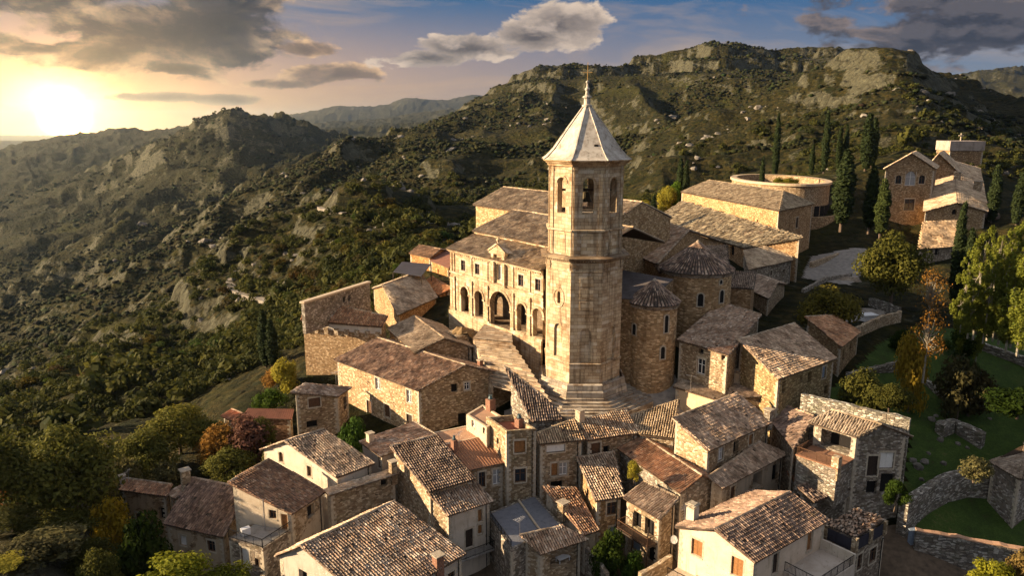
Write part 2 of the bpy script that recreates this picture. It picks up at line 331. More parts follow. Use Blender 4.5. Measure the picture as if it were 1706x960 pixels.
# village ground
for a in [(700,725,-5),(985,680,-.1),(1082,662,-.1),(900,650,-.1),(751,536,3.4),(1135,645,1),(1298,655,0),(1430,640,1),(1353,430,4.5),(1420,470,4),(1512,402,6),
          (1600,520,3),(1640,600,0),(1560,700,-3),(1600,760,-5),(1500,880,-8),(1640,850,-8.5),(1706,640,-1),(1650,935,-11),(1450,960,-11),(1200,990,-12),
          (1000,945,-12),(800,960,-13),(620,1000,-14),(440,955,-14.5),(300,948,-15),(200,885,-15.5),(485,720,-8),(570,724,-6.5),(505,618,-3.4),(660,470,3),(740,440,5),
          (1640,420,6),(1250,520,3),(1200,760,-6),(1000,830,-9),(900,700,-3),(1706,760,-5)]: cz(*a)
for a in [(400,690,112),(400,610,150),(400,540,200),(400,490,260),(400,450,330),(400,410,420),(400,375,520),(400,345,640),(400,320,760),(400,374,850),(400,305,1150),
          (300,780,102),(300,700,127),(300,640,158),(300,590,200),(300,628,240),(300,560,270),(300,520,330),(300,480,400),(300,440,500),(300,405,620),(300,455,700),(300,370,900),(300,330,1100),(300,300,1350),
          (200,760,112),(200,680,150),(200,625,200),(200,668,240),(200,580,280),(200,530,350),(200,578,410),(200,510,470),(200,470,560),(200,517,640),(200,430,800),(200,380,1000),(200,340,1300),(200,300,1600),(200,268,2000),(200,290,2500),
          (100,900,84),(100,780,110),(100,710,148),(100,660,200),(100,704,245),(100,610,300),(100,570,370),(100,617,430),(100,520,560),(100,562,650),(100,470,850),(100,400,1150),(100,350,1500),(100,300,2000),(100,280,2500),
          (0,960,72),(0,830,105),(0,740,145),(0,695,200),(0,738,250),(0,640,310),(0,600,390),(0,647,455),(0,545,600),(0,592,700),(0,490,900),(0,420,1200),(0,360,1600),(0,310,2100),(0,285,2600),(0,272,4300),
          (500,560,150),(500,520,180),(500,470,230),(500,420,300),(500,370,400),(500,330,520),(500,300,660),(500,278,800),(500,327,900),
          (600,440,200),(600,400,255),(600,365,325),(600,330,420),(600,290,570),(600,262,720),(600,246,860),(600,288,980),
          (700,400,215),(700,360,285),(700,320,370),(700,272,520),(700,236,680),(700,206,880),(700,228,1020),
          (780,400,230),(780,340,330),(780,290,450),(780,250,580),(780,215,760),
          (900,330,330),(900,290,440),(900,240,620),(900,195,800),(1000,350,300),(1000,310,400),(1000,270,500),(1000,232,650),(1000,190,800),(1100,352,240),(1100,320,300),(1100,275,400),
          (1100,237,500),(1100,236,650),(1100,185,800),(1200,334,240),(1200,300,300),(1200,250,400),(1200,195,500),(1200,246,600),(1200,160,830),(1300,315,240),(1300,270,300),(1300,222,400),
          (1300,163,500),(1300,218,600),(1300,140,850),(1400,308,240),(1400,245,300),(1400,183,400),(1400,121,500),(1400,180,600),(1400,118,880),(1470,91,500),(1470,152,600),(1460,150,400),(1480,225,300),
          (1500,302,240),(1500,101,505),(1530,114,510),(1550,180,400),(1580,141,515),(1640,168,520),(1640,215,400),(1600,260,300),(1600,320,240),(1706,190,530),(1706,235,400),(1706,280,300),(1706,340,235),
          (1250,178,500),(1350,143,500),(1150,216,500),(1580,175,640),(1640,195,640),(1706,215,640),
          # main crest and its cliff foot
          (790,182,1010),(797,164,1040),(830,135,1060),(900,112,1080),(970,100,1100),(1050,103,1100),(1120,95,1090),(1180,72,1080),(1240,68,1080),(1300,85,1090),(1370,80,1090),(1440,72,1090),(1474,75,1090),(1492,110,1090),
          (800,184,980),(830,163,1000),(900,140,1010),(970,128,1030),(1100,122,1030),(1180,104,1030),(1240,96,1030),(1300,104,1040),(1370,104,1040),(1440,98,1040),
          (800,200,1500),(900,160,1500),(1000,140,1500),(1200,120,1500),(1400,120,1500),(1480,160,1300),(1000,195,3000),(1200,195,3000),(1400,195,3000),(860,190,3000),
          # rocky peak
          (385,170,1700),(370,186,1700),(402,184,1700),(350,202,1700),(425,200,1705),(330,213,1700),(300,231,1690),(255,248,1700),(215,262,1750),(430,193,1720),(480,206,1740),(520,216,1760),(560,236,1800),(600,250,1850),
          (385,235,1420),(330,262,1400),(280,278,1400),(450,252,1420),(500,268,1420),(550,272,1300),(385,215,2100),(450,225,2200),(300,255,2100),
          # far ridges
          (0,249,3600),(60,236,3600),(120,223,3600),(200,214,3600),(250,223,3600),(290,209,3700),(330,207,3800),(200,238,4500),(300,236,4500),(100,246,5500),(0,262,5500),(250,232,5500),(330,228,5500),(60,250,4500),
          (450,191,8600),(500,186,8600),(560,168,8600),(600,171,8600),(650,170,8600),(680,148,8600),(725,164,8600),(620,176,8600),(760,162,8600),(785,147,8600),(850,165,8600),
          (540,201,5600),(600,199,5600),(680,186,5600),(740,180,5600),(800,178,5600),(480,216,3400),(560,223,3400),(640,212,3400),(700,208,3400),
          (600,218,7000),(700,213,7000),(500,218,7000),(800,213,7000),(600,222,10500),(700,222,10500),(500,226,10500),(600,224,4200),(700,216,4200),(500,225,4200),(500,244,2600),(600,250,2600),(700,240,2600),(780,225,2600),
          (1560,140,3600),(1580,129,3600),(1610,119,3600),(1640,116,3600),(1680,110,3600),(1706,108,3600),(1520,155,3600),(1640,190,2400),(1706,192,2400),(1800,125,3600),(1640,150,4600),(1500,190,5500),
          (1640,205,1200),(1706,215,1200),(1560,190,1200)]: cp(*a)
for px in (-100,0,100,200,300,400,600,800,1000,1200,1400,1600,1706): cp(px, 230, 22000); px < 420 and cp(px, 236, 10500)
for az in (-60, 60, 100, -100, 140, -140, 178, -178):
    for r in (30, 70, 150, 300, 700, 1500, 3000, 6000, 22000):
        sx = math.sin(R(az))
        z = -12 - .1 * min(r, 1400) if az < 0 else -10 - .03 * r if r < 700 else -20 - .0 * r
        if abs(az) > 90: z = -16 - .06 * r if r < 1500 else -106
        cd(az, r, max(z, -160))
for r, z in ((20, -15), (45, -14.5)):
    for az in range(-170, 180, 20): cd(az, r, z)
C = np.array(CTRL); CA = C[:, 0] * 3.2; CL = np.log(C[:, 1]); CS = (C[:, 2] - HC) / C[:, 1]
def _ker(d): return d
_n = len(C); _D = np.hypot(CA[:, None] - CA[None], CL[:, None] - CL[None])
_A = np.zeros((_n + 1, _n + 1)); _A[:_n, :_n] = _ker(_D) - np.eye(_n) * .003; _A[_n, :_n] = 1; _A[:_n, _n] = 1
_W = np.linalg.solve(_A, np.concatenate([CS, [0]]))
NR = 600
azv = np.concatenate([np.arange(-180, -44, 4.), np.linspace(-44, 44, 900), np.arange(48, 180, 4.)]) * math.pi / 180
lrv = np.linspace(math.log(18), math.log(24000), NR)
def _rbf(a, l):
    out = np.empty(a.shape)
    for i in range(0, a.size, 20000):
        aa, ll = a.ravel()[i:i + 20000], l.ravel()[i:i + 20000]
        out.ravel()[i:i + 20000] = _ker(np.hypot(aa[:, None] * 3.2 - CA[None], ll[:, None] - CL[None])) @ _W[:_n] + _W[_n]
    return out
# coarse evaluation, then linear refinement and a light blur
_ca = np.concatenate([np.arange(-180, -44, 8.), np.linspace(-44, 44, 200), np.arange(48, 181, 8.)]) * math.pi / 180
_cl = np.linspace(lrv[0], lrv[-1], 170)
_G = _rbf(*np.meshgrid(_ca, _cl, indexing='ij'))
for _ in range(2):
    _G[1:-1] = (_G[:-2] + 2 * _G[1:-1] + _G[2:]) / 4; _G[:, 1:-1] = (_G[:, :-2] + 2 * _G[:, 1:-1] + _G[:, 2:]) / 4
def _bil(a, l):
    i = np.clip(np.searchsorted(_ca, a) - 1, 0, len(_ca) - 2); fa = np.clip((a - _ca[i]) / (_ca[i + 1] - _ca[i]), 0, 1)
    q = (l - _cl[0]) / (_cl[1] - _cl[0]); j = np.clip(np.floor(q).astype(int), 0, len(_cl) - 2); fl = np.clip(q - j, 0, 1)
    return (_G[i, j] * (1 - fa) + _G[i + 1, j] * fa) * (1 - fl) + (_G[i, j + 1] * (1 - fa) + _G[i + 1, j + 1] * fa) * fl
def sm(a, b, x): t = np.clip((x - a) / (b - a), 0, 1); return t * t * (3 - 2 * t)
def ground(x, y):
    x, y = np.asarray(x, float), np.asarray(y, float)
    r = np.maximum(np.hypot(x, y), 18.); a = np.arctan2(x, y)
    z = HC + r * _bil(a, np.log(r))
    az = np.degrees(a)
    # relief grows with distance; the village terraces stay smooth
    w = sm(105, 250, r + 25 - 85 * sm(-29, -19, az)); rel = 0
    big = 1 - .45 * sm(260, 700, r)
    qx, qy = x + 30 * (fbm(x / 90, y / 90, 3) - .5), y + 30 * (fbm(x / 90 + 9, y / 90, 3) - .5)
    for wl, am in ((420, 26), (170, 23.), (80, 14.), (36, 5.2), (15, 2.4), (7, 1.)):
        rel = rel + (fbm(qx / wl + 3.1, qy / wl + 7.7, 2, True) - .62) * am * sm(wl * .8, wl * 2., r) * (big * (1 - .4 * sm(-10, -16, az) * sm(1600, 1100, r)) if wl > 100 else 1 + .5 * sm(-8, -14, az))
    pk = sm(1250, 1500, r) * sm(2300, 1950, r) * sm(-8, -11, az) * sm(-34, -30, az); rel = rel + pk * (fbm(x / 150, y / 150, 5, True) - .62) * 52
    qa, qb = qx * .95 - qy * .29, qx * .29 + qy * .95
    rel = rel + sm(170, 300, r) * sm(1500, 1150, r) * sm(-5, -12, az) * (fbm(qa / 105 + 2.2, qb / 430, 3, True) - .6) * 44
    rel = rel + sm(360, 520, r) * sm(1080, 950, r) * sm(-12, -4, az) * (fbm(qx / 85 + 5, qy / 380 + 1, 3, True) - .6) * 30
    far = sm(1500, 3000, r) * (1 - .75 * sm(3800, 5000, r))
    z = z + w * rel * (1 + far * (1.3 - .8 * sm(-14, -22, az)))
    # ledges: bands of cliff where the rock comes through
    rk = np.maximum(sm(.5, .66, fbm(x / 210 + 4, y / 210 + 2, 4)) * .35, np.maximum(sm(80, 112, z) * sm(560, 760, r) * sm(1500, 1250, r) * .8, sm(-25, 10, z) * sm(1350, 1600, r) * sm(2600, 2100, r) * sm(-6, -10, az) * .12))
    rk = rk * w; H = 11 + 15 * (r > 640); q = (z + 30 * fbm(x / 75, y / 75, 4)) / H; fr = q - np.floor(q)
    z = z + rk * H * (sm(.62, .9, fr) - fr) * .95
    return z + (1 - w) * (fbm(x / 9, y / 9, 3) - .5) * .5
def hit(px, py, r0=40, r1=9000):
    d = ray(px, py); h = math.hypot(d[0], d[1]); r = np.exp(np.linspace(math.log(r0), math.log(r1), 2600)); t = r / h
    g = ground(d[0] * t, d[1] * t); k = np.argmax(HC + d[2] * t < g)
    return np.array([d[0] * t[k], d[1] * t[k], g[k]])
_AA, _LL = np.meshgrid(azv, lrv, indexing='ij'); _RR = np.exp(_LL)
_X, _Y = _RR * np.sin(_AA), _RR * np.cos(_AA); _Z = ground(_X, _Y)
na = len(azv); V = np.stack([_X, _Y, _Z], -1).reshape(-1, 3)
i, j = np.meshgrid(np.arange(na), np.arange(NR - 1), indexing='ij'); i2 = (i + 1) % na
f = np.stack([i * NR + j, i2 * NR + j, i2 * NR + j + 1, i * NR + j + 1], -1).reshape(-1, 4)
b = MB(); b.add_np(V, f, np.ones((len(f), 3)))
cv = np.concatenate([V[0::NR], [[0, 0, -15.]]]); k = np.arange(na)
b.add_np(cv, np.stack([np.full(na, na), (k + 1) % na, k], -1), np.ones((na, 3)))
terrain = b.build('terrain', M['land'], smooth=True); tag(terrain, kind='structure')
# ---- building kit
PAL = {'brown': [(.30,.2,.13),(.24,.155,.1),(.36,.26,.18),(.19,.13,.09),(.43,.34,.25),(.15,.11,.085),(.34,.2,.12),(.5,.42,.33)],
       'grey': [(0.330,0.247,0.178),(0.253,0.184,0.132),(0.418,0.320,0.230),(0.187,0.141,0.102),(0.528,0.417,0.306),(0.297,0.194,0.128),(0.132,0.097,0.072)],
       'red': [(.33,.17,.09),(.27,.13,.07),(.4,.23,.13),(.2,.11,.07),(.45,.31,.2),(.16,.1,.07)],
       'dark': [(.12,.085,.065),(.16,.11,.085),(.09,.068,.055),(.21,.155,.115),(.28,.22,.17),(.07,.055,.048)],
       'slab': [(.34,.28,.21),(.27,.22,.165),(.42,.35,.27),(.21,.18,.14),(.5,.43,.33)],
       'pale': [(.42,.34,.25),(.36,.28,.2),(.5,.42,.32),(.3,.235,.17),(.45,.35,.24)]}
TB = 1.5
def clip_col(poly, a):
    bs = []
    for (a0, b0), (a1, b1) in zip(poly, poly[1:] + poly[:1]):
        if (a0 - a) * (a1 - a) < 0: bs.append(b0 + (b1 - b0) * (a - a0) / (a1 - a0))
    return (min(bs), max(bs)) if len(bs) >= 2 else None
def tile_plane(mb, poly, pitch=.29, row=.4, pal='brown', jit=1., sag=.05, mi=0):
    """rows of clay half-pipe tiles on a roof plane; poly[0]->poly[1] is the eave"""
    p = [np.asarray(q, float) for q in poly]; e = nrm(p[1] - p[0]); nn = nrm(np.cross(p[1] - p[0], p[2] - p[0]))
    if nn[2] < 0: nn = -nn
    s = nrm(np.cross(nn, e)); s = s if s[2] >= 0 else -s
    p2 = [((q - p[0]) @ e, (q - p[0]) @ s) for q in p]
    a0, a1 = min(q[0] for q in p2), max(q[0] for q in p2)
    A = []; B = []; 
    for a in np.arange(a0 + pitch * .5, a1 - pitch * .3, pitch):
        c = clip_col(p2, a)
        if c is None or c[1] - c[0] < row * .6: continue
        bs = np.arange(c[0] - .06, c[1] - row * .45, row); A.append(np.full(len(bs), a)); B.append(bs + rng.normal(0, .015, len(bs)))
    if not A: return
    A = np.concatenate(A); B = np.concatenate(B); m = len(A)
    keep = rng.random(m) > .012; A, B = A[keep], B[keep]; m = len(A)
    ln = row * 1.18; cr = np.array([-.38, -.24, 0, .24, .38]) * pitch; ch = np.array([.0, .36, .52, .36, 0]) * pitch
    da = rng.normal(0, .013 * jit, m); yaw = rng.normal(0, .035 * jit, m); dh = rng.normal(0, .012 * jit, m); tilt = rng.normal(0, .01 * jit, m)
    V = np.empty((m, 2, 5, 3))
    sg = sag * (fbm((p[0][0] + A * e[0] + B * s[0]) * .35 + 5, (p[0][1] + A * e[1] + B * s[1]) * .35, 3) - .5) * 2
    for k, (bb, wd, lift) in enumerate(((0, 1.04, .034), (ln, .84, .0))):
        aa = (A + da + yaw * bb)[:, None] + cr[None] * wd
        hh = (dh + lift + (tilt if k else 0) + sg)[:, None] + ch[None] * wd + .015
        V[:, k] = p[0] + aa[..., None] * e + (B + bb)[:, None, None] * s + hh[..., None] * nn
    base = (np.arange(m) * 10)[:, None, None]
    F = np.array([[i, i + 1, i + 6, i + 5] for i in range(4)])[None] + base
    pl = np.array(PAL[pal]); T = pl[rng.integers(0, len(pl), m)] * .55 + pl.mean(0) * .45; T = T * rng.uniform(.85, 1.2, (m, 1)) * TB
    mb.add_np(V.reshape(-1, 3), F.reshape(-1, 4), np.repeat(T, 4, 0), mi)
    # channel tiles between
    W = np.empty((m, 4, 3)); hw = pitch * .5
    for k, (ax, bx, lf) in enumerate(((0, 0, .03), (pitch, 0, .03), (pitch, ln, .008), (0, ln, .008))):
        W[:, k] = p[0] + (A + ax)[:, None] * e + (B + bx)[:, None] * s + (sg + lf)[:, None] * nn
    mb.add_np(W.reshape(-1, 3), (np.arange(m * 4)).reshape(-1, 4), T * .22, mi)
def ridge_row(mb, a, b, r=.15, pal='pale', mi=0, lift=.05):
    a, b = np.asarray(a, float), np.asarray(b, float); d = nrm(b - a); L = np.linalg.norm(b - a); x = nrm(np.cross(d, [0, 0, 1])); up = np.cross(x, d)
    n = max(1, int(L / .42)); pl = PAL[pal]
    for i in range(n):
        p, q = a + (b - a) * i / n, a + (b - a) * (i + 1.1) / n; t = np.array(pl[rng.integers(len(pl))]) * rng.uniform(.8, 1.2); dz = rng.normal(0, .015)
        A = [p + (x * math.cos(w) * r * 1.05 + up * (math.sin(w) * r + lift + dz + .015)) for w in (0, .8, 1.57, 2.35, 3.14)]
        B = [q + (x * math.cos(w) * r * .88 + up * (math.sin(w) * r * .88 + lift + dz)) for w in (0, .8, 1.57, 2.35, 3.14)]
        for k in range(4): mb.quad(A[k], B[k], B[k + 1], A[k + 1], mi=mi, tint=tuple(t))
def slab(mb, poly, th=.13, mi=1):
    p = [np.asarray(q, float) for q in poly]; n = np.cross(p[1] - p[0], p[2] - p[0])
    if n[2] < 0: p = p[::-1]
    q = [a - np.array([0, 0, th]) for a in p]
    mb.face(p, mi=mi); mb.face(q[::-1], mi=mi)
    for i in range(len(p)): j = (i + 1) % len(p); mb.quad(q[i], q[j], p[j], p[i], mi=mi)
def arch_pts(u, z, w, h, n=7):
    """opening with a round head: u centre, z sill, full height h"""
    r = w / 2; zs = z + h - r
    return [(u - r, z), (u + r, z)] + [(u + r * math.cos(t), zs + r * math.sin(t)) for t in np.linspace(0, math.pi, n)]
def rect_pts(u, z, w, h): return [(u - w / 2, z), (u + w / 2, z), (u + w / 2, z + h), (u - w / 2, z + h)]
def panel(mb, o, e, outline, holes=(), mi=0, depth=.25, rmi=None, seed=0., off=0.):
    """vertical wall face through o along e (outside on the right of e) with real openings and reveals"""
    o = np.asarray(o, float); e = np.asarray(e, float); n = np.array([e[1], -e[0]])
    to = lambda u, z, d=0.: (o[0] + e[0] * u - n[0] * (d - off), o[1] + e[1] * u - n[1] * (d - off), z)
    loops = [[Vector((u, z, 0)) for u, z in outline]] + [[Vector((u, z, 0)) for u, z in h] for h in holes]
    pts = [q for l in loops for q in l]
    for t in geometry.tessellate_polygon(loops):
        a, b_, c = [pts[k] for k in t]
        ar = (b_ - a).cross(c - a).z
        if abs(ar) < 1e-7: continue
        tr = (a, b_, c) if ar > 0 else (a, c, b_)
        mb.face([to(q.x, q.y) for q in tr], uv=[(q.x + seed, q.y) for q in tr], mi=mi)
    for h in holes:
        for (u0, z0), (u1, z1) in zip(h, h[1:] + h[:1]):
            if math.hypot(u1 - u0, z1 - z0) < 1e-6: continue
            mb.quad(to(u0, z0), to(u1, z1), to(u1, z1, depth), to(u0, z0, depth), uv=[(u0 + seed, z0), (u1 + seed, z1), (u1 + seed + .01, z1 + depth), (u0 + seed, z0 + depth)], mi=mi if rmi is None else rmi)
KIND = {'w': ('wood_brown', 'glass'), 'ww': ('white_paint', 'glass'), 'o': (None, 'dark_void'), 'wc': ('white_paint', 'curtain_glass')}
def window(root, o, e, u, z, w, h, kind='w', arch=False, depth=.22, stone=True, surround='frame_stone'):
    o = np.asarray(o, float); e = np.asarray(e, float); n = np.array([e[1], -e[0]]); E3 = np.array([*e, 0]); N3 = np.array([*n, 0]); Z = np.array([0, 0, 1.])
    at = lambda a, b, d: np.array([o[0] + e[0] * a - n[0] * d, o[1] + e[1] * a - n[1] * d, b])
    pts = (arch_pts if arch else rect_pts)(u, z, w, h)
    fm = MB()
    if kind in ('d', 'wd', 'hd', 'sh', 'wsh', 'hsh', 'gd'):
        m = {'d': 'wood_dark', 'wd': 'white_paint', 'hd': 'wood_honey', 'sh': 'wood_brown', 'wsh': 'white_paint', 'hsh': 'wood_honey', 'gd': 'blue_grey'}[kind]
        fm.face([at(a, b, depth) for a, b in pts])
        if not arch:
            nb = max(2, int(w / .22)) if kind in ('d', 'wd', 'hd', 'gd') else 2
            for k in range(nb): fm.box(at(u - w / 2 + w * k / nb + .012, z + .03, depth - .004), E3 * (w / nb - .024), N3 * .045, Z * (h - .06))
            if nb == 2:
                for k in range(int(h / .16)): fm.box(at(u - w / 2 + .09, z + .1 + k * .16, depth - .05), E3 * (w / 2 - .16), N3 * .02, Z * .07); fm.box(at(u + .07, z + .1 + k * .16, depth - .05), E3 * (w / 2 - .16), N3 * .02, Z * .07)
        ob = fm.build('door' if kind in ('d', 'wd', 'hd', 'gd') else 'shutter', M[m], root)
        par = ob
        if kind in ('d', 'hd', 'wd'):
            q = MB(); q.box(at(u + w * .33, z + h * .48, depth - .06), E3 * .05, N3 * .06, Z * .16); q.build('handle', M['iron'], ob)
    else:
        fmt, pm = KIND[kind]
        if fmt:
            t = min(.09, w * .12)
            fm.box(at(u - w / 2, z, depth), E3 * t, N3 * .07, Z * h); fm.box(at(u + w / 2 - t, z, depth), E3 * t, N3 * .07, Z * h)
            fm.box(at(u - w / 2 + t, z, depth), E3 * (w - 2 * t), N3 * .07, Z * t)
            if not arch: fm.box(at(u - w / 2 + t, z + h - t, depth), E3 * (w - 2 * t), N3 * .07, Z * t)
            fm.box(at(u - t / 2, z + t, depth), E3 * t, N3 * .06, Z * (h - 2 * t)); fm.box(at(u - w / 2 + t, z + h * .6, depth), E3 * (w - 2 * t), N3 * .045, Z * t * .7)
            ob = fm.build('window', M[fmt], root)
            q = MB(); q.face([at(a, b, depth + .01) for a, b in pts]); q.build('pane', M[pm], ob)
        else:
            fm.face([at(a, b, depth + (.0 if w < .5 else .0)) for a, b in pts]); ob = fm.build('window', M[pm], root)
        par = ob
    if stone and surround:
        q = MB(); s = .16
        q.box(at(u - w / 2 - .1, z - .15, -.06), E3 * (w + .2), N3 * -.1, Z * .14)
        if not arch: q.box(at(u - w / 2 - .18, z + h + .003, -.02), E3 * (w + .36), N3 * -.1, Z * .24)
        q.box(at(u - w / 2 - s, z + .0, -.015), E3 * (s - .003), N3 * -.1, Z * h); q.box(at(u + w / 2 + .003, z, -.015), E3 * (s - .003), N3 * -.1, Z * h)
        q.build('window_frame' if 'win' in par.name or 'shut' in par.name else 'door_frame', M[surround], par)
    return pts
def plane_of(p): n = np.cross(p[1] - p[0], p[2] - p[0]); n = n if n[2] > 0 else -n; return p[0], n
def zplane(pl, x, y): p, n = pl; return p[2] - (n[0] * (x - p[0]) + n[1] * (y - p[1])) / n[2]
def chimney(root, p, h=1.3, w=.6, mat='rubble', kind='cap', rz=.7, below=1.2):
    q = MB(); c = np.array(p, float) - [0, 0, below]; H = h + below
    q.cbox(c, w, w, H, rz); ob = q.build('chimney', M[mat], root)
    t = c + [0, 0, H]; s = MB()
    if kind == 'cap':
        for a in range(4):
            x, y = math.cos(rz + a * 1.571 + .785), math.sin(rz + a * 1.571 + .785); s.cbox(t + np.array([x, y, 0]) * w * .42, .13, .13, .26, rz)
        s.cbox(t + [0, 0, .26], w * 1.25, w * 1.25, .09, rz); s.cbox(t + [0, 0, .35], w * .8, w * .8, .08, rz); s.build('chimney_cap', M['mortar'], ob)
    elif kind == 'pot':
        s.lathe(t, [(w * .3, 0), (w * .36, .12), (w * .22, .4), (w * .3, .5), (w * .1, .52)], 10); s.build('chimney_pot', M['blue_pot'], ob)
    elif kind == 'slab':
        s.cbox(t + [0, 0, .004], w * 1.3, w * 1.3, .1, rz); s.build('chimney_cap', M['mortar'], ob)
    return ob
def antenna(root, p, h=2.4, rz=.5):
    q = MB(); p = np.array(p, float); q.tube(p, p + [0, 0, h], .025, n=6); x = np.array([math.cos(rz), math.sin(rz), 0]); y = np.array([-x[1], x[0], 0]); t = p + [0, 0, h - .15]
    q.tube(t - x * .7, t + x * .7, .018, n=5)
    for k in range(6): c = t + x * (-.6 + k * .24); q.tube(c - y * (.42 - k * .04), c + y * (.42 - k * .04), .012, n=4)
    return q.build('antenna', M['steel'], root)
def rail(root, pts, h=.95, name='railing', mat='iron', sp=.14, curly=False):
    q = MB()
    for a, b in zip(pts[:-1], pts[1:]):
        a, b = np.array(a, float), np.array(b, float); L = np.linalg.norm(b - a); u = np.array([0, 0, 1.])
        q.bar(a + u * h, b + u * h, .028); q.bar(a + u * .1, b + u * .1, .018)
        for k in range(int(L / sp) + 1): c = a + (b - a) * min(1, k * sp / L); q.bar(c + u * (0 if k % 8 == 0 else .1), c + u * h, .012 if k % 8 else .024)
    return q.build(name, M[mat], root)
HOUSES = {}
def house(name, label, cor, ze, roof='shed', lo=1, h=1.5, t=.5, inset=3., wall='rubble', wt=(1, 1, 1), rt=(1, 1, 1), ov=.3, wins=(), base=None, group=None,
          pal='brown', pitch=.29, row=.4, apex=None, cat='house', par=.5, deck='concrete', jit=1., rmat='tile', verge='pale', key=None, wmats=None, th=.13, sag=.11, dz=None, odep=.45, quoin=True, pipe=True):
    low = {lo, (lo + 1) % 4} if roof == 'shed' else {0, 1, 2, 3}
    zc = [ze if (i in low) else ze + h for i in range(4)]
    c = [None if q is None else (P(q[0], q[1], zc[i]) if len(q) == 2 else np.array([q[0], q[1], zc[i]])) for i, q in enumerate(list(cor) + [None] * (4 - len(cor)))]
    for i in range(4):
        if c[i] is None: c[i] = c[i - 1] + c[(i + 1) % 4] - c[i - 2]
    if apex is not None:
        m = c[1] + (c[2] - c[1]) * t if roof in ('a', 'ha') else c[0] + (c[1] - c[0]) * t
        h = ZAT(apex, m) - ze
    if dz:
        for i in range(4): c[i] = c[i] + np.array([0, 0, dz[i]])
    if roof == 'shed':
        k = lo; q = plane_of([c[k], c[(k + 1) % 4], c[(k + 2) % 4]]); c[k - 1][2] = zplane(q, c[k - 1][0], c[k - 1][1])
    cen = sum(c) / 4; gz = float(min(ground([q[0] for q in c], [q[1] for q in c]).min(), ground(cen[0], cen[1]))) - .8
    if base is not None: gz = base
    root = empty(name, (cen[0], cen[1], gz), label, cat, group)
    # inset walls
    wc = []
    for i in range(4):
        a = nrm((c[i - 1] - c[i])[:2]); b = nrm((c[(i + 1) % 4] - c[i])[:2]); sn = abs(a[0] * b[1] - a[1] * b[0])
        wc.append(c[i][:2] + (a + b) * ov / max(sn, .35) if roof != 'flat' else c[i][:2].copy())
    up = np.array([0, 0, 1.]); planes = []; ridges = []; vg = []
    if roof == 'shed':
        k = lo; planes = [[c[k], c[(k + 1) % 4], c[(k + 2) % 4], c[(k + 3) % 4]]]; ridges = [(c[(k + 2) % 4], c[(k + 3) % 4])]; vg = [(c[k], c[k - 1]), (c[(k + 1) % 4], c[(k + 2) % 4])]
    elif roof in ('a', 'ha'):
        r1 = c[1] + (c[2] - c[1]) * t + up * h; r0 = c[0] + (c[3] - c[0]) * t + up * h
        if roof == 'ha': d = nrm(r1 - r0); r1, r0 = r1 - d * inset, r0 + d * inset
        planes = [[c[0], c[1], r1, r0], [c[2], c[3], r0, r1]]; ridges = [(r0, r1)]
        if roof == 'ha': planes += [[c[1], c[2], r1], [c[3], c[0], r0]]; ridges += [(c[1], r1), (c[2], r1), (c[3], r0), (c[0], r0)]
        else: vg = [(c[1], r1), (c[2], r1), (c[0], r0), (c[3], r0)]
    elif roof in ('b', 'hb'):
        r0 = c[0] + (c[1] - c[0]) * t + up * h; r1 = c[3] + (c[2] - c[3]) * t + up * h
        if roof == 'hb': d = nrm(r1 - r0); r1, r0 = r1 - d * inset, r0 + d * inset
        planes = [[c[1], c[2], r1, r0], [c[3], c[0], r0, r1]]; ridges = [(r0, r1)]
        if roof == 'hb': planes += [[c[0], c[1], r0], [c[2], c[3], r1]]; ridges += [(c[0], r0), (c[1], r0), (c[2], r1), (c[3], r1)]
        else: vg = [(c[0], r0), (c[1], r0), (c[3], r1), (c[2], r1)]
    PE = [plane_of(q) for q in planes]
    H = (lambda x, y: min(zplane(q, x, y) for q in PE)) if planes else (lambda x, y: ze)
    info = dict(root=root, c=c, wc=wc, H=H, base=gz, ze=ze, walls=[])
    wm = MB(); mats = [M[wall]]; wmi = [0] * 4
    if wmats:
        for i_, mm in wmats.items(): mats.append(M[mm]); wmi[i_] = len(mats) - 1
    for i in range(4):
        a, b = wc[i], wc[(i + 1) % 4]; L = float(np.linalg.norm(b - a)); e = (b - a) / L
        top = [(L, H(*b) - .06), (0, H(*a) - .06)]
        if roof in ('a', 'b') and ridges:
            q0, q1 = ridges[0]; d = (q1 - q0)[:2]; A = np.array([[e[0], -d[0]], [e[1], -d[1]]])
            if abs(np.linalg.det(A)) > 1e-6:
                s = np.linalg.solve(A, q0[:2] - a)[0]
                if .3 < s < L - .3: top = [top[0], (s, H(*(a + e * s)) - .06), top[1]]
        outl = [(0, gz), (L, gz)] + top; holes = []
        info['walls'].append((a, e, L))
        zt = min(q[1] for q in top)
        for wi in wins:
            if wi[0] != i: continue
            _, px, py, w, hh, kd = wi[:6]; ar = len(wi) > 6 and wi[6]
            u, z = ONP(px, py, a, e); z -= hh / 2
            if u - w / 2 < .12: u = w / 2 + .12
            if u + w / 2 > L - .12: u = L - w / 2 - .12
            if w > L - .3: print('WIN too wide', name, wi, L); continue
            lim = min(H(*(a + e * (u - w / 2))), H(*(a + e * (u + w / 2)))) - .3
            if z + hh > lim: z = lim - hh
            if z < gz + .05: z = gz + .1
            if any(abs(u - q[0]) < (w + q[2]) / 2 + .08 and abs(z + hh / 2 - q[1]) < (hh + q[3]) / 2 + .08 for q in holes if True): print('WIN overlap', name, wi); continue
            holes.append((u, z + hh / 2, w, hh)); holes[-1] = (u, z + hh / 2, w, hh, window(root, a, e, u, z, w, hh, kd, ar, depth=(.22 if kd != 'o' else odep if w < 1.7 else 1.6), stone=(kd not in ('o',) and w > .5)))
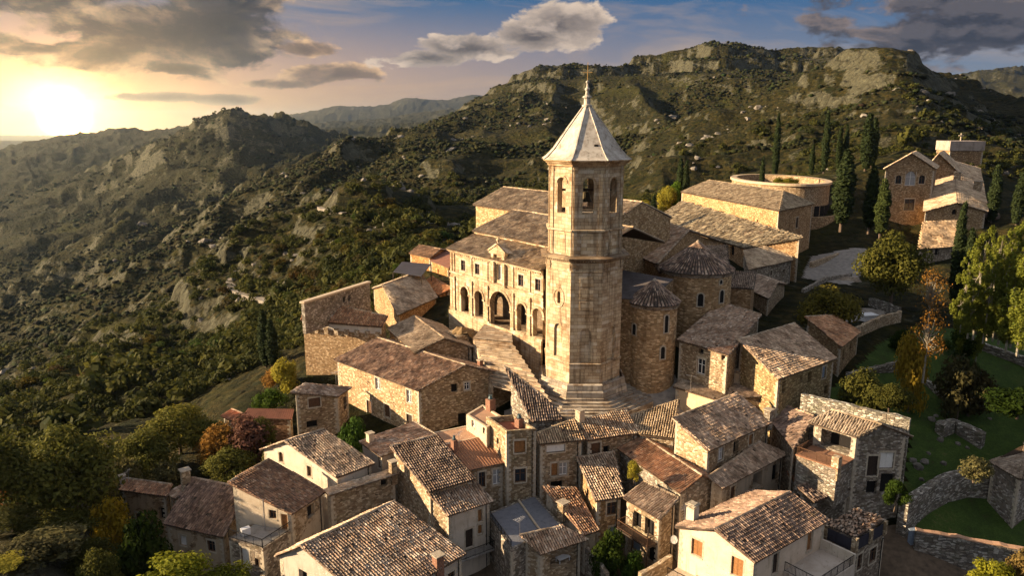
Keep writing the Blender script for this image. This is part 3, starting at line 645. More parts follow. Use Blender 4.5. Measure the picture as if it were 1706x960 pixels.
        panel(wm, a, e, outl, [q[4] for q in holes], mi=wmi[i], seed=i * 7.3, depth=(1.6 if any(q[2] >= 1.7 for q in holes) else max(.22, odep if any(w_[0] == i and w_[5] == 'o' for w_ in wins) else 0)))
    if roof == 'flat':
        ins = []
        for i in range(4):
            a = nrm((c[i - 1] - c[i])[:2]); b = nrm((c[(i + 1) % 4] - c[i])[:2]); sn = abs(a[0] * b[1] - a[1] * b[0]); ins.append(np.array([*(c[i][:2] + (a + b) * .28 / max(sn, .35)), ze]))
        C3 = [np.array([*wc[i], ze - .06]) for i in range(4)]
        for i in range(4): ins[i][2] = ze - .06
        for i in range(4):
            j = (i + 1) % 4; wm.quad(C3[i], C3[j], ins[j], ins[i]); dn = np.array([0, 0, -par])
            wm.quad(ins[i] + dn, ins[i], ins[j], ins[j] + dn)
        fm = MB(); fm.face([q - up * par for q in ins]); f = fm.build('terrace_floor', M[deck], root); f.color = (*rt, 1)
    if quoin:
        mats.append(M['frame_stone']); qi = len(mats) - 1
        for i in (0, 1, 2):
            p = wc[i]; zt_ = min(ze + (h if roof == 'shed' and i not in low else 0), H(*p)) - .35; z = max(gz, zt_ - 9); k = 0
            ds = [nrm(wc[i - 1] - p), nrm(wc[(i + 1) % 4] - p)]
            while z < zt_ - .2:
                hq = rng.uniform(.24, .38); hq = min(hq, zt_ - z)
                for j, d in enumerate(ds):
                    nn = np.array([d[1], -d[0]]) * (-1 if j == 0 else 1); ln = (.5 if (k + j) % 2 else .28) * rng.uniform(.85, 1.15); o3 = np.array([*(p + nn * .02), z])
                    wm.box(o3 - np.array([*(d * .015), 0]), np.array([*(d * ln), 0]), np.array([*(-nn * .1), 0]), np.array([0, 0, hq - .015]), mi=qi)
                z += hq; k += 1
    wo = wm.build('wall', mats, root); wo.color = (*wt, 1); info['wall'] = wo
    if planes:
        rm = MB()
        for q in planes:
            slab(rm, q, th)
            if rmat == 'tile' and len(q) >= 3: tile_plane(rm, q, pitch, row, pal, jit, sag)
        if rmat == 'tile':
            for q in ridges: ridge_row(rm, *q, pal=verge)
            for q in vg: ridge_row(rm, *q, r=.11, pal=pal, lift=.03)
            ro = rm.build('roof', [M['tile'], M['eave_wood']], root); 
        else:
            if rmat in ('ribs_red', 'ribs_brown'):
                for q in planes:
                    e = nrm(q[1] - q[0]); L = np.linalg.norm(q[1] - q[0]); k = .15
                    while k < L - .05:
                        f = k / L; A = q[0] + (q[1] - q[0]) * f; B = q[3] + (q[2] - q[3]) * f if len(q) > 3 else q[2]; rm.bar(A + up * .02, B + up * .02, .035, mi=0); k += .33
                    p2 = [a + up * .004 for a in q]; rm.face(p2, mi=0)
            else:
                for q in planes: rm.face([a + up * .006 for a in q], mi=0)
            ro = rm.build('roof', [M[{'ribs_red': 'metal_red', 'ribs_brown': 'terracotta_flat'}.get(rmat, rmat)], M['eave_wood']], root)
        ro.color = (*rt, 1); info['roof'] = ro
    if pipe and cat in ('house', 'villa') and rng.random() < .7:
        a, e, L = info['walls'][1]; n2 = np.array([e[1], -e[0]]); u = L - .45; p = a + e * u + n2 * .1; zt_ = H(*(a + e * u)) - .35; q = MB(); q.tube((*p, max(gz, zt_ - 8)), (*p, zt_), .05, n=6)
        q.tube((*p, zt_), (*(p + n2 * .15), zt_ + .12), .05, n=6); q.build('drainpipe', M['iron'], root)
    HOUSES[key or label] = info
    return info
def on_roof(inf, px, py):
    """point where a pixel ray meets the roof of a house"""
    z = inf['ze'] + 1
    for _ in range(30): p = P(px, py, z); z = .5 * z + .5 * inf['H'](p[0], p[1])
    return P(px, py, z)
def stone_wall(label, pts, h=1.4, w=.5, mat='drystone', tint=(1, 1, 1), cap=None, group=None, name='stone_wall', base=None, drop=.8):
    """garden wall along world points (x, y[, top z])"""
    q = MB(); pp = []
    for a, b in zip(pts[:-1], pts[1:]):
        a, b = np.array(a, float), np.array(b, float); n = max(1, int(np.linalg.norm((b - a)[:2]) / .7))
        for k in range(n): pp.append(a + (b - a) * k / n)
    pp.append(np.array(pts[-1], float)); pp = np.array(pp); g = ground(pp[:, 0], pp[:, 1])
    top = pp[:, 2] if pp.shape[1] > 2 else g + h
    top = top + rng.normal(0, .05, len(pp)); x = pp[:, :2]
    d = np.gradient(x, axis=0); nn = np.stack([d[:, 1], -d[:, 0]], 1); nn /= np.linalg.norm(nn, axis=1)[:, None] + 1e-9
    s = np.concatenate([[0], np.cumsum(np.linalg.norm(np.diff(x, axis=0), axis=1))]); lo_ = np.minimum(g, top - .3) - drop
    A, B = x + nn * w / 2, x - nn * w / 2; P3 = lambda a, z: (a[0], a[1], z)
    for i in range(len(x) - 1):
        j = i + 1
        q.quad(P3(A[i], lo_[i]), P3(A[j], lo_[j]), P3(A[j], top[j]), P3(A[i], top[i]), uv=[(s[i], lo_[i]), (s[j], lo_[j]), (s[j], top[j]), (s[i], top[i])])
        q.quad(P3(B[j], lo_[j]), P3(B[i], lo_[i]), P3(B[i], top[i]), P3(B[j], top[j]), uv=[(s[j] + 3, lo_[j]), (s[i] + 3, lo_[i]), (s[i] + 3, top[i]), (s[j] + 3, top[j])])
        q.quad(P3(A[i], top[i]), P3(A[j], top[j]), P3(B[j], top[j]), P3(B[i], top[i]), uv=[(s[i], 0), (s[j], 0), (s[j], .6), (s[i], .6)])
    for k, sg in ((0, 1), (-1, -1)):
        f = [P3(A[k], lo_[k]), P3(B[k], lo_[k]), P3(B[k], top[k]), P3(A[k], top[k])]; q.face(f[::-1] if sg > 0 else f)
    c = x.mean(0)
    if cap:
        root = empty(name, (x[0][0], x[0][1], g[0]), label, 'wall', group); wo = q.build('wall', M[mat], root); wo.color = (*tint, 1); k = MB()
        for i in range(len(x) - 1):
            j = i + 1; L3 = np.array([*(x[j] - x[i]), top[j] - top[i]])
            k.box(np.array([*(A[i] + nn[i] * .06), top[i] + .004]), L3 * .97, np.array([*(-nn[i] * (w + .12)), 0]), (0, 0, .1))
        k.build('coping', M[cap], root)
    else:
        ob = q.build(name, M[mat]); ob.color = (*tint, 1); tag(ob, label, 'wall', group)
        ob.location = (0, 0, 0)
# ---- the village: every house from its surveyed eave corners (left, near, right, far)
H_ = house
# foreground
H_('tiled_house', 'big brown tiled gable roof with a broken chimney on whitewashed walls at the bottom edge', [(458,928),(622,1016),(776,924)], -4, 'b', h=2.5, t=.3, wall='plaster_white', wt=(.8,.8,.82), pal='brown', key='front',
   wins=[(0,505,962,1.2,1.3,'o'),(1,752,962,.9,1.,'w')])
H_('tiled_house', 'tall narrow house under a long dark tiled slope, its left wall half in sun', [(650,745),(715,821),(792,799),(727,726)], -2.7, 'shed', 1, 2.3, wall='rubble_warm', pal='dark', rt=(1.15,1.1,1.05), key='tall')
H_('tiled_house', 'white-fronted house with wooden door and small balcony under a low tiled roof', [(711,823),(746,861),(822,836),(790,801)], -4.5, 'shed', 1, 1.3, wall='rubble', pal='brown', wmats={1: 'plaster_white'}, key='door',
   wins=[(1,782,898,.95,2.2,'d'),(1,800,860,.55,1.5,'hsh'),(1,800,883,.55,1.1,'hsh')])
H_('stone_house', 'low stone block with a sunlit mossy lean-to roof between two tiled houses', [(538,818),(548,826),(664,790),(652,783)], -2.9, 'shed', 0, .3, wall='rubble', pal='pale', rmat='tile', key='block', wins=[(1,640,804,.8,.8,'o')])
H_('tiled_house', 'whitewashed house with a mossy sunlit left slope and arched window, below the small square tower', [(433,750),(561,797),(625,773)], -2, 'b', h=2.2, t=.36, wall='plaster_white', pal='grey', rt=(.95,.95,.95), key='white',
   wins=[(0,468,762,.75,1.3,'w',True),(0,515,786,.7,1.3,'w')])
H_('tiled_house', 'white house with reddish tiles standing over a railed roof terrace', [(380,805),(486,858),(543,820),(448,766)], -3, 'shed', 1, 2.4, wall='plaster_white', wt=(1,.95,.88), pal='red', rt=(.85,.85,.85), key='balcony', wmats={1: 'patched'},
   wins=[(0,454,858,.9,1.,'w'),(0,474,872,.8,2.,'hd'),(1,518,852,1.1,1.4,'o')])
H_('terrace_house', 'stone annex with white double door under the railed roof terrace', [(381,896),(438,914),(484,884)], -5, 'flat', par=.02, wall='rubble_grey', wt=(1,.95,.9), deck='concrete', key='annex', wins=[(0,409,932,1.1,2.3,'wd'),(0,428,938,.5,.9,'w')])
H_('stone_house', 'long rubble-stone house whose dark tiles slope to a patched plaster wall', [(273,874),(372,896),None,(320,797)], -7, 'shed', 0, 2.6, wall='patched', wt=(1,.92,.82), pal='dark', rt=(1.1,1,.95), key='long', base=-13,
   wins=[(0,352,911,1.,1.3,'w'),(0,305,902,.9,1.2,'wsh')])
H_('stone_house', 'small end house with a hipped tile roof beside the big round tree', [(197,817),(277,828),None,(208,798)], -6.6, 'shed', 0, .5, wall='patched', wt=(1,.85,.7), pal='red', key='end', base=-14, wins=[(0,278,858,1.,1.6,'o'),(0,232,866,.9,1.6,'d')])
H_('tiled_house', 'narrow tiled link roof between the small end house and the long stone house', [(277,822),(290,832),(330,812)], -6.7, 'shed', 0, .9, wall='patched', wt=(1,.85,.7), pal='brown', key='link', base=-14)
# middle rows
H_('tiled_house', 'house with smooth brown ribbed roof and two blue-grey windows in a stone front', [(739,741),(776,785),(843,771),(810,726)], -2.5, 'shed', 1, 1.5, wall='rubble_warm', wt=(.8,.8,.8), rmat='ribs_brown', rt=(.75,.62,.55), key='ribbed',
   wins=[(1,803,800,.8,1.9,'w'),(1,830,795,1.1,1.9,'wc')])
H_('terrace_house', 'flat sunlit terracotta roof terrace below the big lit house', [(721,720),(739,741),(810,726)], -1, 'flat', par=.05, wall='plaster_cream', deck='terracotta_flat', key='flatroof')
H_('flat_roofed_house', 'tall cream house with parapet and red roof terrace, sunlit on its left side', [(810,694),(844,718),(893,714)], 1.7, 'flat', par=.7, wall='rubble_warm', wt=(.95,.95,.9), deck='terracotta_flat', rt=(.7,.4,.35), wmats={1: 'rubble'}, key='parapet',
   wins=[(1,866,745,1.3,1.5,'hsh'),(1,867,793,1.3,1.7,'w'),(0,829,735,.5,.7,'o')])
H_('flat_roofed_house', 'low cream annex with one small window against the parapet house', [(777,690),(811,712),(838,694)], 1.0, 'flat', par=.2, wall='plaster_cream', deck='terracotta_flat', key='annex2', wins=[(0,788,706,.7,.9,'ww'),(0,806,716,.5,.8,'w')])
H_('tiled_house', 'small dark mottled roof with a cable beside the lowest church steps', [(840,652),(886,703),(938,699),(908,664)], 1.2, 'shed', 1, 2., wall='rubble_grey', pal='dark', rt=(1.2,1.15,1.1), key='dark')
H_('row_house', 'three-storey row house with roller blind window and orange shutter', [(890,715),(898,741),(974,734),(960,698)], -.2, 'shed', 1, 1.3, wall='rubble', pal='grey', rt=(1.15,1.1,.95), key='row',
   wins=[(1,926,748,2.2,.9,'wsh'),(1,924,783,.8,1.6,'hsh'),(1,938,782,1.,1.6,'wc'),(1,927,812,1.4,1.5,'o')])
H_('row_house', 'row house with brown garage-like shutter under its eave, right of the roller blind house', [(966,696),(977,735),(1067,722),(1042,682)], -.4, 'shed', 1, 1.7, wall='rubble', pal='brown', rt=(1.15,1.1,1), key='row2',
   wins=[(1,986,750,1.5,1.6,'sh'),(1,1010,752,.8,1.3,'o')])
H_('row_house', 'row house with sunlit honey tiles climbing to the cream wall', [(1042,682),(1067,725),(1126,732),(1130,668)], -.4, 'shed', 1, 1.8, wall='rubble_warm', pal='pale', rt=(.9,.85,.75), key='row3')
H_('tiled_house', 'tiled gable house with a lit ridge dropping to a planted gutter wall', [(1018,741),(1133,823),(1197,801)], -2.2, 'a', h=1.2, t=.55, wall='rubble_grey', pal='red', rt=(.9,.88,.85), key='ridge')
H_('tiled_house', 'stone house with ochre left wall and one window above a leafy courtyard', [(961,763),(992,836),(1039,829),(1023,754)], -4.3, 'shed', 1, 2., wall='rubble', wt=(1.1,.95,.75), pal='grey', rt=(1.1,1.08,1.05), key='ochre',
   wins=[(1,1019,848,1.1,1.5,'w'),(1,1025,892,1.1,2.1,'gd'),(0,970,800,.7,1.,'o'),(0,979,822,.7,1.,'o')])
H_('tiled_house', 'house with a wooden gallery balcony under a grey tiled lean-to', [(1038,830),(1099,867),(1131,831),(1073,802)], -4, 'shed', 0, 1.2, wall='rubble', pal='grey', key='gallery', wins=[(0,1062,868,1.2,1.9,'o'),(0,1082,880,1.4,2.0,'o'),(0,1060,905,1.2,1.9,'gd'),(0,1085,925,1.4,2.,'o')])
H_('tiled_house', 'low roof of loose reddish tiles beside the slate terrace', [(903,819),(973,893),(998,885),(960,815)], -7.1, 'shed', 1, 2., wall='patched', pal='red', key='loose')
H_('terrace_house', 'flat blue-grey slate roof terrace with a pale seam across it', [(810,856),(852,915),(938,876)], -6.8, 'flat', par=.03, wall='rubble_grey', deck='slate_terrace', key='slate')
H_('tiled_house', 'low tiled shelter open at the front with a table inside', [(866,896),(900,925),(980,900),(937,878)], -7.4, 'shed', 1, 1.2, wall='rubble_warm', wt=(.85,.85,.85), pal='brown', rt=(1.1,1.05,1), key='porch', wins=[(1,938,924,3.3,2.3,'o')])
H_('tiled_house', 'house with bright mottled tiles, sunlit left wall and row of three upper windows', [(1120,698),(1180,753),(1286,705),(1228,656)], 1, 'shed', 1, 2.2, wall='rubble_warm', wt=(1.1,1.05,1), pal='grey', rt=(1.2,1.12,1.05), key='bright', wmats={1: 'rubble'},
   wins=[(1,1201,757,.9,1.5,'wc'),(1,1226,746,1.,1.6,'o'),(1,1251,733,.8,1.3,'hsh')])
H_('tiled_house', 'lower tiled roof over a dark balcony recess in front of the three upper windows', [(1180,790),(1204,815),(1312,757),(1266,737)], -2.2, 'shed', 1, 1.2, wall='patched', wt=(.8,.78,.75), pal='grey', rt=(1.05,1,.95), key='recess',
   wins=[(1,1221,822,.9,1.6,'sh'),(1,1262,800,1.9,1.9,'o'),(1,1292,788,1.5,2.2,'o')])
H_('stone_house', 'cream walled house with thin sunlit roof edge and stubby chimney below the small apse', [(1121,645),(1203,670),(1238,637)], 1.7, 'shed', 0, .5, wall='plaster_cream', wt=(1.1,1.05,.95), pal='pale', key='cream')
H_('stone_house', 'grey-roofed lean-to joining the cream wall to the large double-roofed house', [(1203,641),(1238,663),(1302,658)], 2, 'shed', 0, .5, wall='rubble_warm', wt=(.75,.7,.65), pal='grey', key='join')
H_('tiled_house', 'left wing of the large double-roofed house, tiles sloping towards the small apse', [(1128,567),(1214,593),(1268,525),(1200,505)], 7.3, 'shed', 0, 2.0, wall='rubble', pal='brown', rt=(1.05,1.02,.98), key='wingl',
   wins=[(0,1168,611,1.3,2.1,'ww'),(0,1168,586,.8,.7,'o'),(0,1217,600,.8,.7,'o')])
H_('tiled_house', 'right wing of the large double-roofed house with broad grey ribbed tile slope', [(1229,567),(1297,633),(1394,598)], 5.6, 'shed', 1, 2.6, wall='rubble', wt=(1,.97,.75), pal='grey', rt=(1.12,1.08,1.02), key='wingr',
   wins=[(1,1349,630,.9,1.6,'o'),(1,1373,621,.9,1.6,'gd'),(1,1306,645,.8,1.6,'o'),(1,1335,630,.5,.7,'o'),(1,1376,650,.9,1.3,'o')])
H_('tiled_house', 'small house with orange-flecked tiles at the garden end of the double-roofed house', [(1341,537),(1402,579),(1434,554),(1391,526)], 5.4, 'shed', 1, 1.5, wall='rubble', wt=(1,.9,.75), pal='red', rt=(1.15,1.1,1), key='small', wins=[(1,1417,578,.8,1.4,'o'),(1,1405,592,.8,1.6,'o')])
# right-hand ruinous group
H_('tiled_house', 'broad dark patchy tile roof beside the roofed loggia', [(1282,700),(1322,748),(1356,694),(1296,660)], 0, 'shed', 0, 2., wall='rubble_grey', wt=(.8,.75,.7), pal='dark', rt=(1.35,1.25,1.2), jit=2.5, key='patchy')
kk = H_('stone_house', 'tall grey rubble house with white shutter and loggia above the garden', [(1346,704),(1427,729),(1521,728)], 2.2, 'a', apex=708, t=.42, wall='rubble_grey', pal='slab', rt=(.95,.9,.85), jit=2., key='loggia', base=-11,
   wins=[(1,1454,777,1.2,2.4,'d'),(1,1477,768,1.6,1.9,'wsh'),(1,1452,813,1.2,1.6,'o'),(1,1478,806,1.6,2.4,'o'),(0,1392,736,3.4,2.1,'o')])
H_('tiled_house', 'sagging black tile roof with a heap of rubble along its edge', [(1328,811),(1357,837),(1419,815),(1388,789)], -4.2, 'shed', 1, .8, wall='rubble_grey', wt=(.7,.68,.66), pal='dark', rt=(.7,.68,.7), jit=3, sag=.16, key='black')
H_('tiled_house', 'low rusty roof below the loggia terrace', [(1312,790),(1330,808),(1388,792)], -4.6, 'shed', 1, .7, wall='rubble', wt=(.7,.65,.6), pal='red', rt=(.6,.5,.45), jit=2, key='rusty')
H_('terrace_house', 'stone house with a black-screened roof terrace capped by loose tiles', [(1373,897),(1423,921),(1473,890)], -5.5, 'flat', par=.06, wall='rubble_grey', wt=(.85,.8,.75), deck='concrete', key='screen', wins=[(1,1432,937,.9,1.7,'w'),(1,1454,926,1.3,1.7,'w')])
H_('plastered_house', 'white plastered house with sunlit flaking gable, chimney and brown windows at the bottom right', [(1125,879),(1258,939),(1382,868)], -3, 'b', h=1.5, t=.5, wall='plaster_white', wt=(1.12,1.02,.95), pal='dark', rt=(1.15,1.05,1.), key='flaking',
   wins=[(0,1161,914,1.2,1.7,'hsh'),(0,1228,946,1.2,1.9,'hsh'),(1,1349,903,.9,2.1,'hd'),(1,1292,940,.9,2.2,'d')])
H_('stone_hut', 'grey stone hut with low spiral-laid tile roof at the right edge', [(1648,770),(1700,800),(1800,760)], -3, 'ha', h=1.3, t=.5, inset=4, wall='rubble_grey', wt=(.95,.95,1), pal='slab', rt=(.85,.8,.78), key='hut')
# left shoulder of the village
H_('stone_house', 'large sunlit stone house with white-framed windows and a shaded gable', [(556,600),(696,651.5),(861,627)], 1.4, 'a', apex=609, t=.47, wall='rubble_warm', wt=(1.12,1.05,.95), wmats={1: 'rubble'}, pal='grey', rt=(1.05,1,.94), key='lit', row=.42,
   wins=[(0,629,640,1.1,1.7,'wc'),(0,681,661,1.,1.8,'wc'),(0,615,679,1.1,2.,'sh'),(0,645,685,1.2,1.9,'sh'),(0,682,705,1.2,2.4,'d'),(1,757,647,.9,1.2,'o'),(1,778,644,.8,1.1,'ww'),(1,824,640,1.2,1.1,'o'),(1,770,698,1.2,1.6,'o')])
H_('stone_house', 'small square stone tower house with dark tiles at the foot of the sunlit house', [(484,655),(564,661),(586,646)], -1.2, 'shed', 1, 1.6, wall='rubble', wt=(1.15,1.1,1.05), pal='brown', key='square', base=-10,
   wins=[(1,575,672,.9,1.9,'o'),(0,524,671,1.6,1.3,'sh'),(0,520,707,1.5,1.,'o')])
H_('bastion', 'sunlit stone bastion with a row of corbels under a narrow tiled roof', [(501,534),(637,545),(646,528),(514,511)], 5.2, 'shed', 0, 1.1, wall='rubble_warm', wt=(.92,.82,.7), pal='red', rt=(1.2,1.15,1), cat='bastion', quoin=False, key='bastion', base=-6)
H_('tiled_house', 'gable house with one pale smooth slope behind the courtyard wall', [(620,481),(663,526),(729,496)], 4.8, 'b', h=2.6, t=.45, wall='rubble_warm', wt=(.9,.75,.6), pal='slab', rt=(.95,.88,.8), key='pale')
H_('tiled_house', 'tile roof reaching from the bastion towards the church steps', [(645,548),(690,588),(790,580)], 4.0, 'a', h=1.8, t=.5, wall='rubble_warm', wt=(.9,.8,.7), pal='slab', rt=(.85,.78,.7), key='reach')
H_('plastered_house', 'ochre house with two shallow clay slopes beside the church portico', [(681,422),(717,430),(750,418)], 7.5, 'a', h=1.1, t=.5, wall='rubble_warm', wt=(1,.66,.38), pal='pale', rt=(1,.85,.7), cat='house', key='ochre2')
H_('plastered_house', 'ochre house with maroon lean-to roof tight against the portico corner', [(716,434),(748,447),(762,424)], 7., 'shed', 0, .9, wall='rubble_warm', wt=(1.1,.72,.42), rmat='metal_red', pal='red', key='maroon', wins=[(0,730,452,.6,.8,'o')])
H_('tiled_house', 'low orange tiled roof below the ochre houses', [(700,472),(731,492),(752,481)], 4.6, 'shed', 0, 1.2, wall='rubble_warm', wt=(1,.66,.38), pal='red', rt=(1.3,1.1,.85), key='orange')
H_('shed', 'rusty red metal roofed shed behind the plum-coloured tree', [(402,696),(486,699),(490,682),(413,680)], -4.8, 'shed', 0, .9, wall='rubble', wt=(.8,.6,.5), rmat='ribs_red', cat='shed', key='redshed', base=-12)
H_('shed', 'little clay roofed outhouse left of the rusty red shed', [(368,694),(386,702),(404,690)], -5.6, 'shed', 0, .5, wall='plaster_cream', wt=(.9,.75,.6), pal='red', rt=(1.2,1.,.9), cat='shed', key='outhouse', base=-13)
H_('tiled_house', 'small whitewashed back house with weathered ridge tiles behind the tall dark roof', [(598,737),(634,762),(728,726)], -1.4, 'shed', 0, .7, wall='plaster_white', wt=(.8,.78,.8), pal='brown', key='back', wins=[(0,634,765,.8,1.6,'w')])
# monastery group
H_('monastery_range', 'long lean-to range with dark mossy stone-slab roof below the hipped monastery', [(1085,369),(1240,414),(1338,396),(1136,344)], 10.2, 'shed', 0, 3.3, wall='rubble_warm', wt=(.95,.8,.64), pal='slab', rt=(.75,.72,.62), pitch=.5, row=.7, jit=6, sag=.2, cat='building', key='range', base=0, wins=[(0,1207,412,1.6,2.2,'o',True),(0,1220,416,1.6,2.2,'o',True),(1,1290,432,.8,1.3,'o'),(1,1302,458,.8,1.4,'o')])
H_('monastery', 'monastery wing with hipped roof and glowing orange left wall', [(1134,320),(1298,352),(1356,339.5)], 17, 'ha', h=3.2, inset=6, t=.5, wall='rubble_warm', wt=(1.05,.86,.66), pal='slab', rt=(.85,.78,.66), pitch=.4, row=.5, jit=2, cat='building', key='monastery', base=0,
   wins=[(1,1328,371,1.3,2.4,'w'),(0,1180,350,.4,.6,'o'),(0,1215,358,.4,.6,'o'),(0,1262,368,.4,.6,'o'),(0,1158,343,.4,.6,'o'),(1,1316,375,.4,.7,'o')])
H_('stone_house', 'small grey-walled house with pale ribbed roof below the dark slab-roofed range', [(1239,418),(1247,450),(1321,434)], 9, 'shed', 1, 2., wall='rubble_grey', wt=(1.1,1.08,1.05), pal='pale', rt=(.95,.9,.82), key='paleribs', base=-2, wins=[(1,1285,455,.7,1.,'w'),(1,1306,452,.7,.9,'o')])
H_('chapel', 'little chapel with lit gable edge beside the main apse', [(1240,480),(1281,498),(1310,474)], 6.2, 'a', h=1.7, t=.45, wall='rubble', pal='grey', cat='chapel', key='chapel', base=-2)
# ---- the bell tower: octagon of ashlar
TC = np.array([9.55, 98.2]); TROT = math.atan2(-TC[0], -TC[1])   # direction from the tower to the viewpoint
def octo(r, rot=R(5)):
    """corner points of a regular octagon with apothem r, one face turned almost to the viewpoint"""
    base = math.atan2(-TC[1], -TC[0]) + rot; Rr = r / math.cos(math.pi / 8)
    return [np.array([TC[0] + Rr * math.cos(base + math.pi / 8 + k * math.pi / 4), TC[1] + Rr * math.sin(base + math.pi / 8 + k * math.pi / 4)]) for k in range(8)]
# face k lies between corner k-1 and corner k ; face 0 looks at the viewpoint, face 7 to the left of it seen from there
AP = 4.9
zt = lambda py: ZAT(py, TC * (1 - 4.9 / np.linalg.norm(TC)))
Z_EAVE, Z_C1, Z_SILL, Z_STR = zt(268), zt(432), zt(357), zt(384)
tower = empty('bell_tower', (TC[0], TC[1], -1), 'tall octagonal honey stone bell tower with arched belfry and pale pointed spire', 'bell tower')
def ring(mb, z0, r0, z1, r1, mi=0):
    a, b = octo(r0), octo(r1)
    for k in range(8):
        j = (k + 1) % 8; L = np.linalg.norm(a[j] - a[k]); h = max(abs(z1 - z0), .05)
        mb.quad((*a[k], z0), (*a[j], z0), (*b[j], z1), (*b[k], z1), uv=[(k * 5, z0), (k * 5 + L, z0), (k * 5 + L, z0 + h if abs(z1 - z0) < .05 else z1), (k * 5, z0 + h if abs(z1 - z0) < .05 else z1)], mi=mi)
def moulding(name, prof, mat='ashlar', parent=None, tint=(1, 1, 1)):
    q = MB()
    for (r0, z0), (r1, z1) in zip(prof[:-1], prof[1:]): ring(q, z0, r0, z1, r1)
    o = q.build(name, M[mat], parent or tower); o.color = (*tint, 1); return o
def tower_stage(name, z0, z1, ap, opens, mat='ashlar', tint=(1, 1, 1)):
    q = MB(); c = octo(ap); rev = []
    for k in range(8):
        a, b = c[k - 1], c[k]; L = float(np.linalg.norm(b - a)); e = (b - a) / L
        hs = [f(L) for f in opens.get(k, [])]
        panel(q, a, e, [(0, z0), (L, z0), (L, z1), (0, z1)], [h[0] for h in hs], depth=.0001 if not hs else hs[0][1], seed=k * 5.)
        for h, dep, kind in hs:
            if kind: rev.append((a, e, h, dep, kind))
    o = q.build(name, M[mat], tower); o.color = (*tint, 1)
    for a, e, h, dep, kind in rev:
        n2 = np.array([e[1], -e[0]]); w = MB(); w.face([(a[0] + e[0] * u - n2[0] * dep, a[1] + e[1] * u - n2[1] * dep, z) for u, z in h], uv=[(u, z) for u, z in h])
        ob = w.build('blind_niche' if kind != 'dark_void' else 'window', M[kind], o); ob.color = (*tint, 1)
    return o
mid = lambda dz0, w, h, dep, kind, arch=True: (lambda L: ((arch_pts if arch else rect_pts)(L / 2, dz0, w, h), dep, kind))
vis = (6, 7, 0, 1, 2)
belf = {k: [mid(Z_SILL, 1.4, zt(297) - Z_SILL, .9, None)] for k in range(8)}
low = {k: [mid(zt(604 if k != 7 else 600), 1.5, zt(548) - zt(604), .28, 'ashlar')] for k in (7, 0, 1)}
low[7].append(mid(zt(510), .5, 1.6, .5, 'dark_void'))
st1 = tower_stage('tower_shaft', zt(640), Z_C1 - .1, AP, low)
st2 = tower_stage('belfry', Z_C1 + .3, Z_EAVE - .15, AP - .28, belf)
# the inside of the belfry: floor, inner lining and the bell
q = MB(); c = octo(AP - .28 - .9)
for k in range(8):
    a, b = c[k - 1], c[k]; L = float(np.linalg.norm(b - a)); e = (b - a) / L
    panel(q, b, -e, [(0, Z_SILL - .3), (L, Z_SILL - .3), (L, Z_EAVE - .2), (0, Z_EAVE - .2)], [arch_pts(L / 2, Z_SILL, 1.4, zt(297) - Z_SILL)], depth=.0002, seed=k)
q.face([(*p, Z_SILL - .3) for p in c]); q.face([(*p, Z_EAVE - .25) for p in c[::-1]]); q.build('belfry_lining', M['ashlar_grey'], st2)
q = MB(); q.lathe((TC[0], TC[1], Z_SILL + 1.1), [(.95, 0), (.85, .12), (.68, .5), (.58, 1.), (.45, 1.25), (.0, 1.35)], 16); bell = q.build('bell', M['bronze'], tower, True)
q = MB(); q.box((TC[0] - 4.2, TC[1] - .12, Z_SILL + 2.5), (8.4, 0, 0), (0, .24, 0), (0, 0, .28)); q.build('bell_beam', M['wood_dark'], tower)
# plinth flaring in steps, then square-cut courses
moulding('plinth', [(AP + 1.15, -.6), (AP + 1.15, .9), (AP + 1.0, 1.0), (AP + .95, 1.7), (AP + .75, 1.8), (AP + .7, 2.6), (AP + .45, 2.75), (AP + .35, zt(640) - .3), (AP, zt(640))], 'ashlar_grey')
moulding('string_course', [(AP, zt(606) - .3), (AP + .14, zt(606) - .22), (AP + .16, zt(606) - .05), (AP, zt(606))])
moulding('string_course', [(AP, zt(455)), (AP + .1, zt(455) + .06), (AP + .1, zt(455) + .2), (AP, zt(455) + .25)])
moulding('cornice', [(AP, Z_C1 - .55), (AP + .12, Z_C1 - .5), (AP + .16, Z_C1 - .3), (AP + .55, Z_C1 - .12), (AP + .78, Z_C1 - .08), (AP + .82, Z_C1 + .14), (AP - .3, Z_C1 + .36)], 'ashlar_grey', tint=(.72, .62, .5))
moulding('string_course', [(AP - .28, Z_STR - .25), (AP + .08, Z_STR - .2), (AP + .1, Z_STR), (AP - .28, Z_STR + .05)])
moulding('eaves_cornice', [(AP - .28, Z_EAVE - .75), (AP + .02, Z_EAVE - .7), (AP + .05, Z_EAVE - .5), (AP + .35, Z_EAVE - .3), (AP + .46, Z_EAVE - .12), (AP + .6, Z_EAVE - .08), (AP + .64, Z_EAVE + .05), (AP + .3, Z_EAVE + .1)], tint=(1.08, .98, .85))
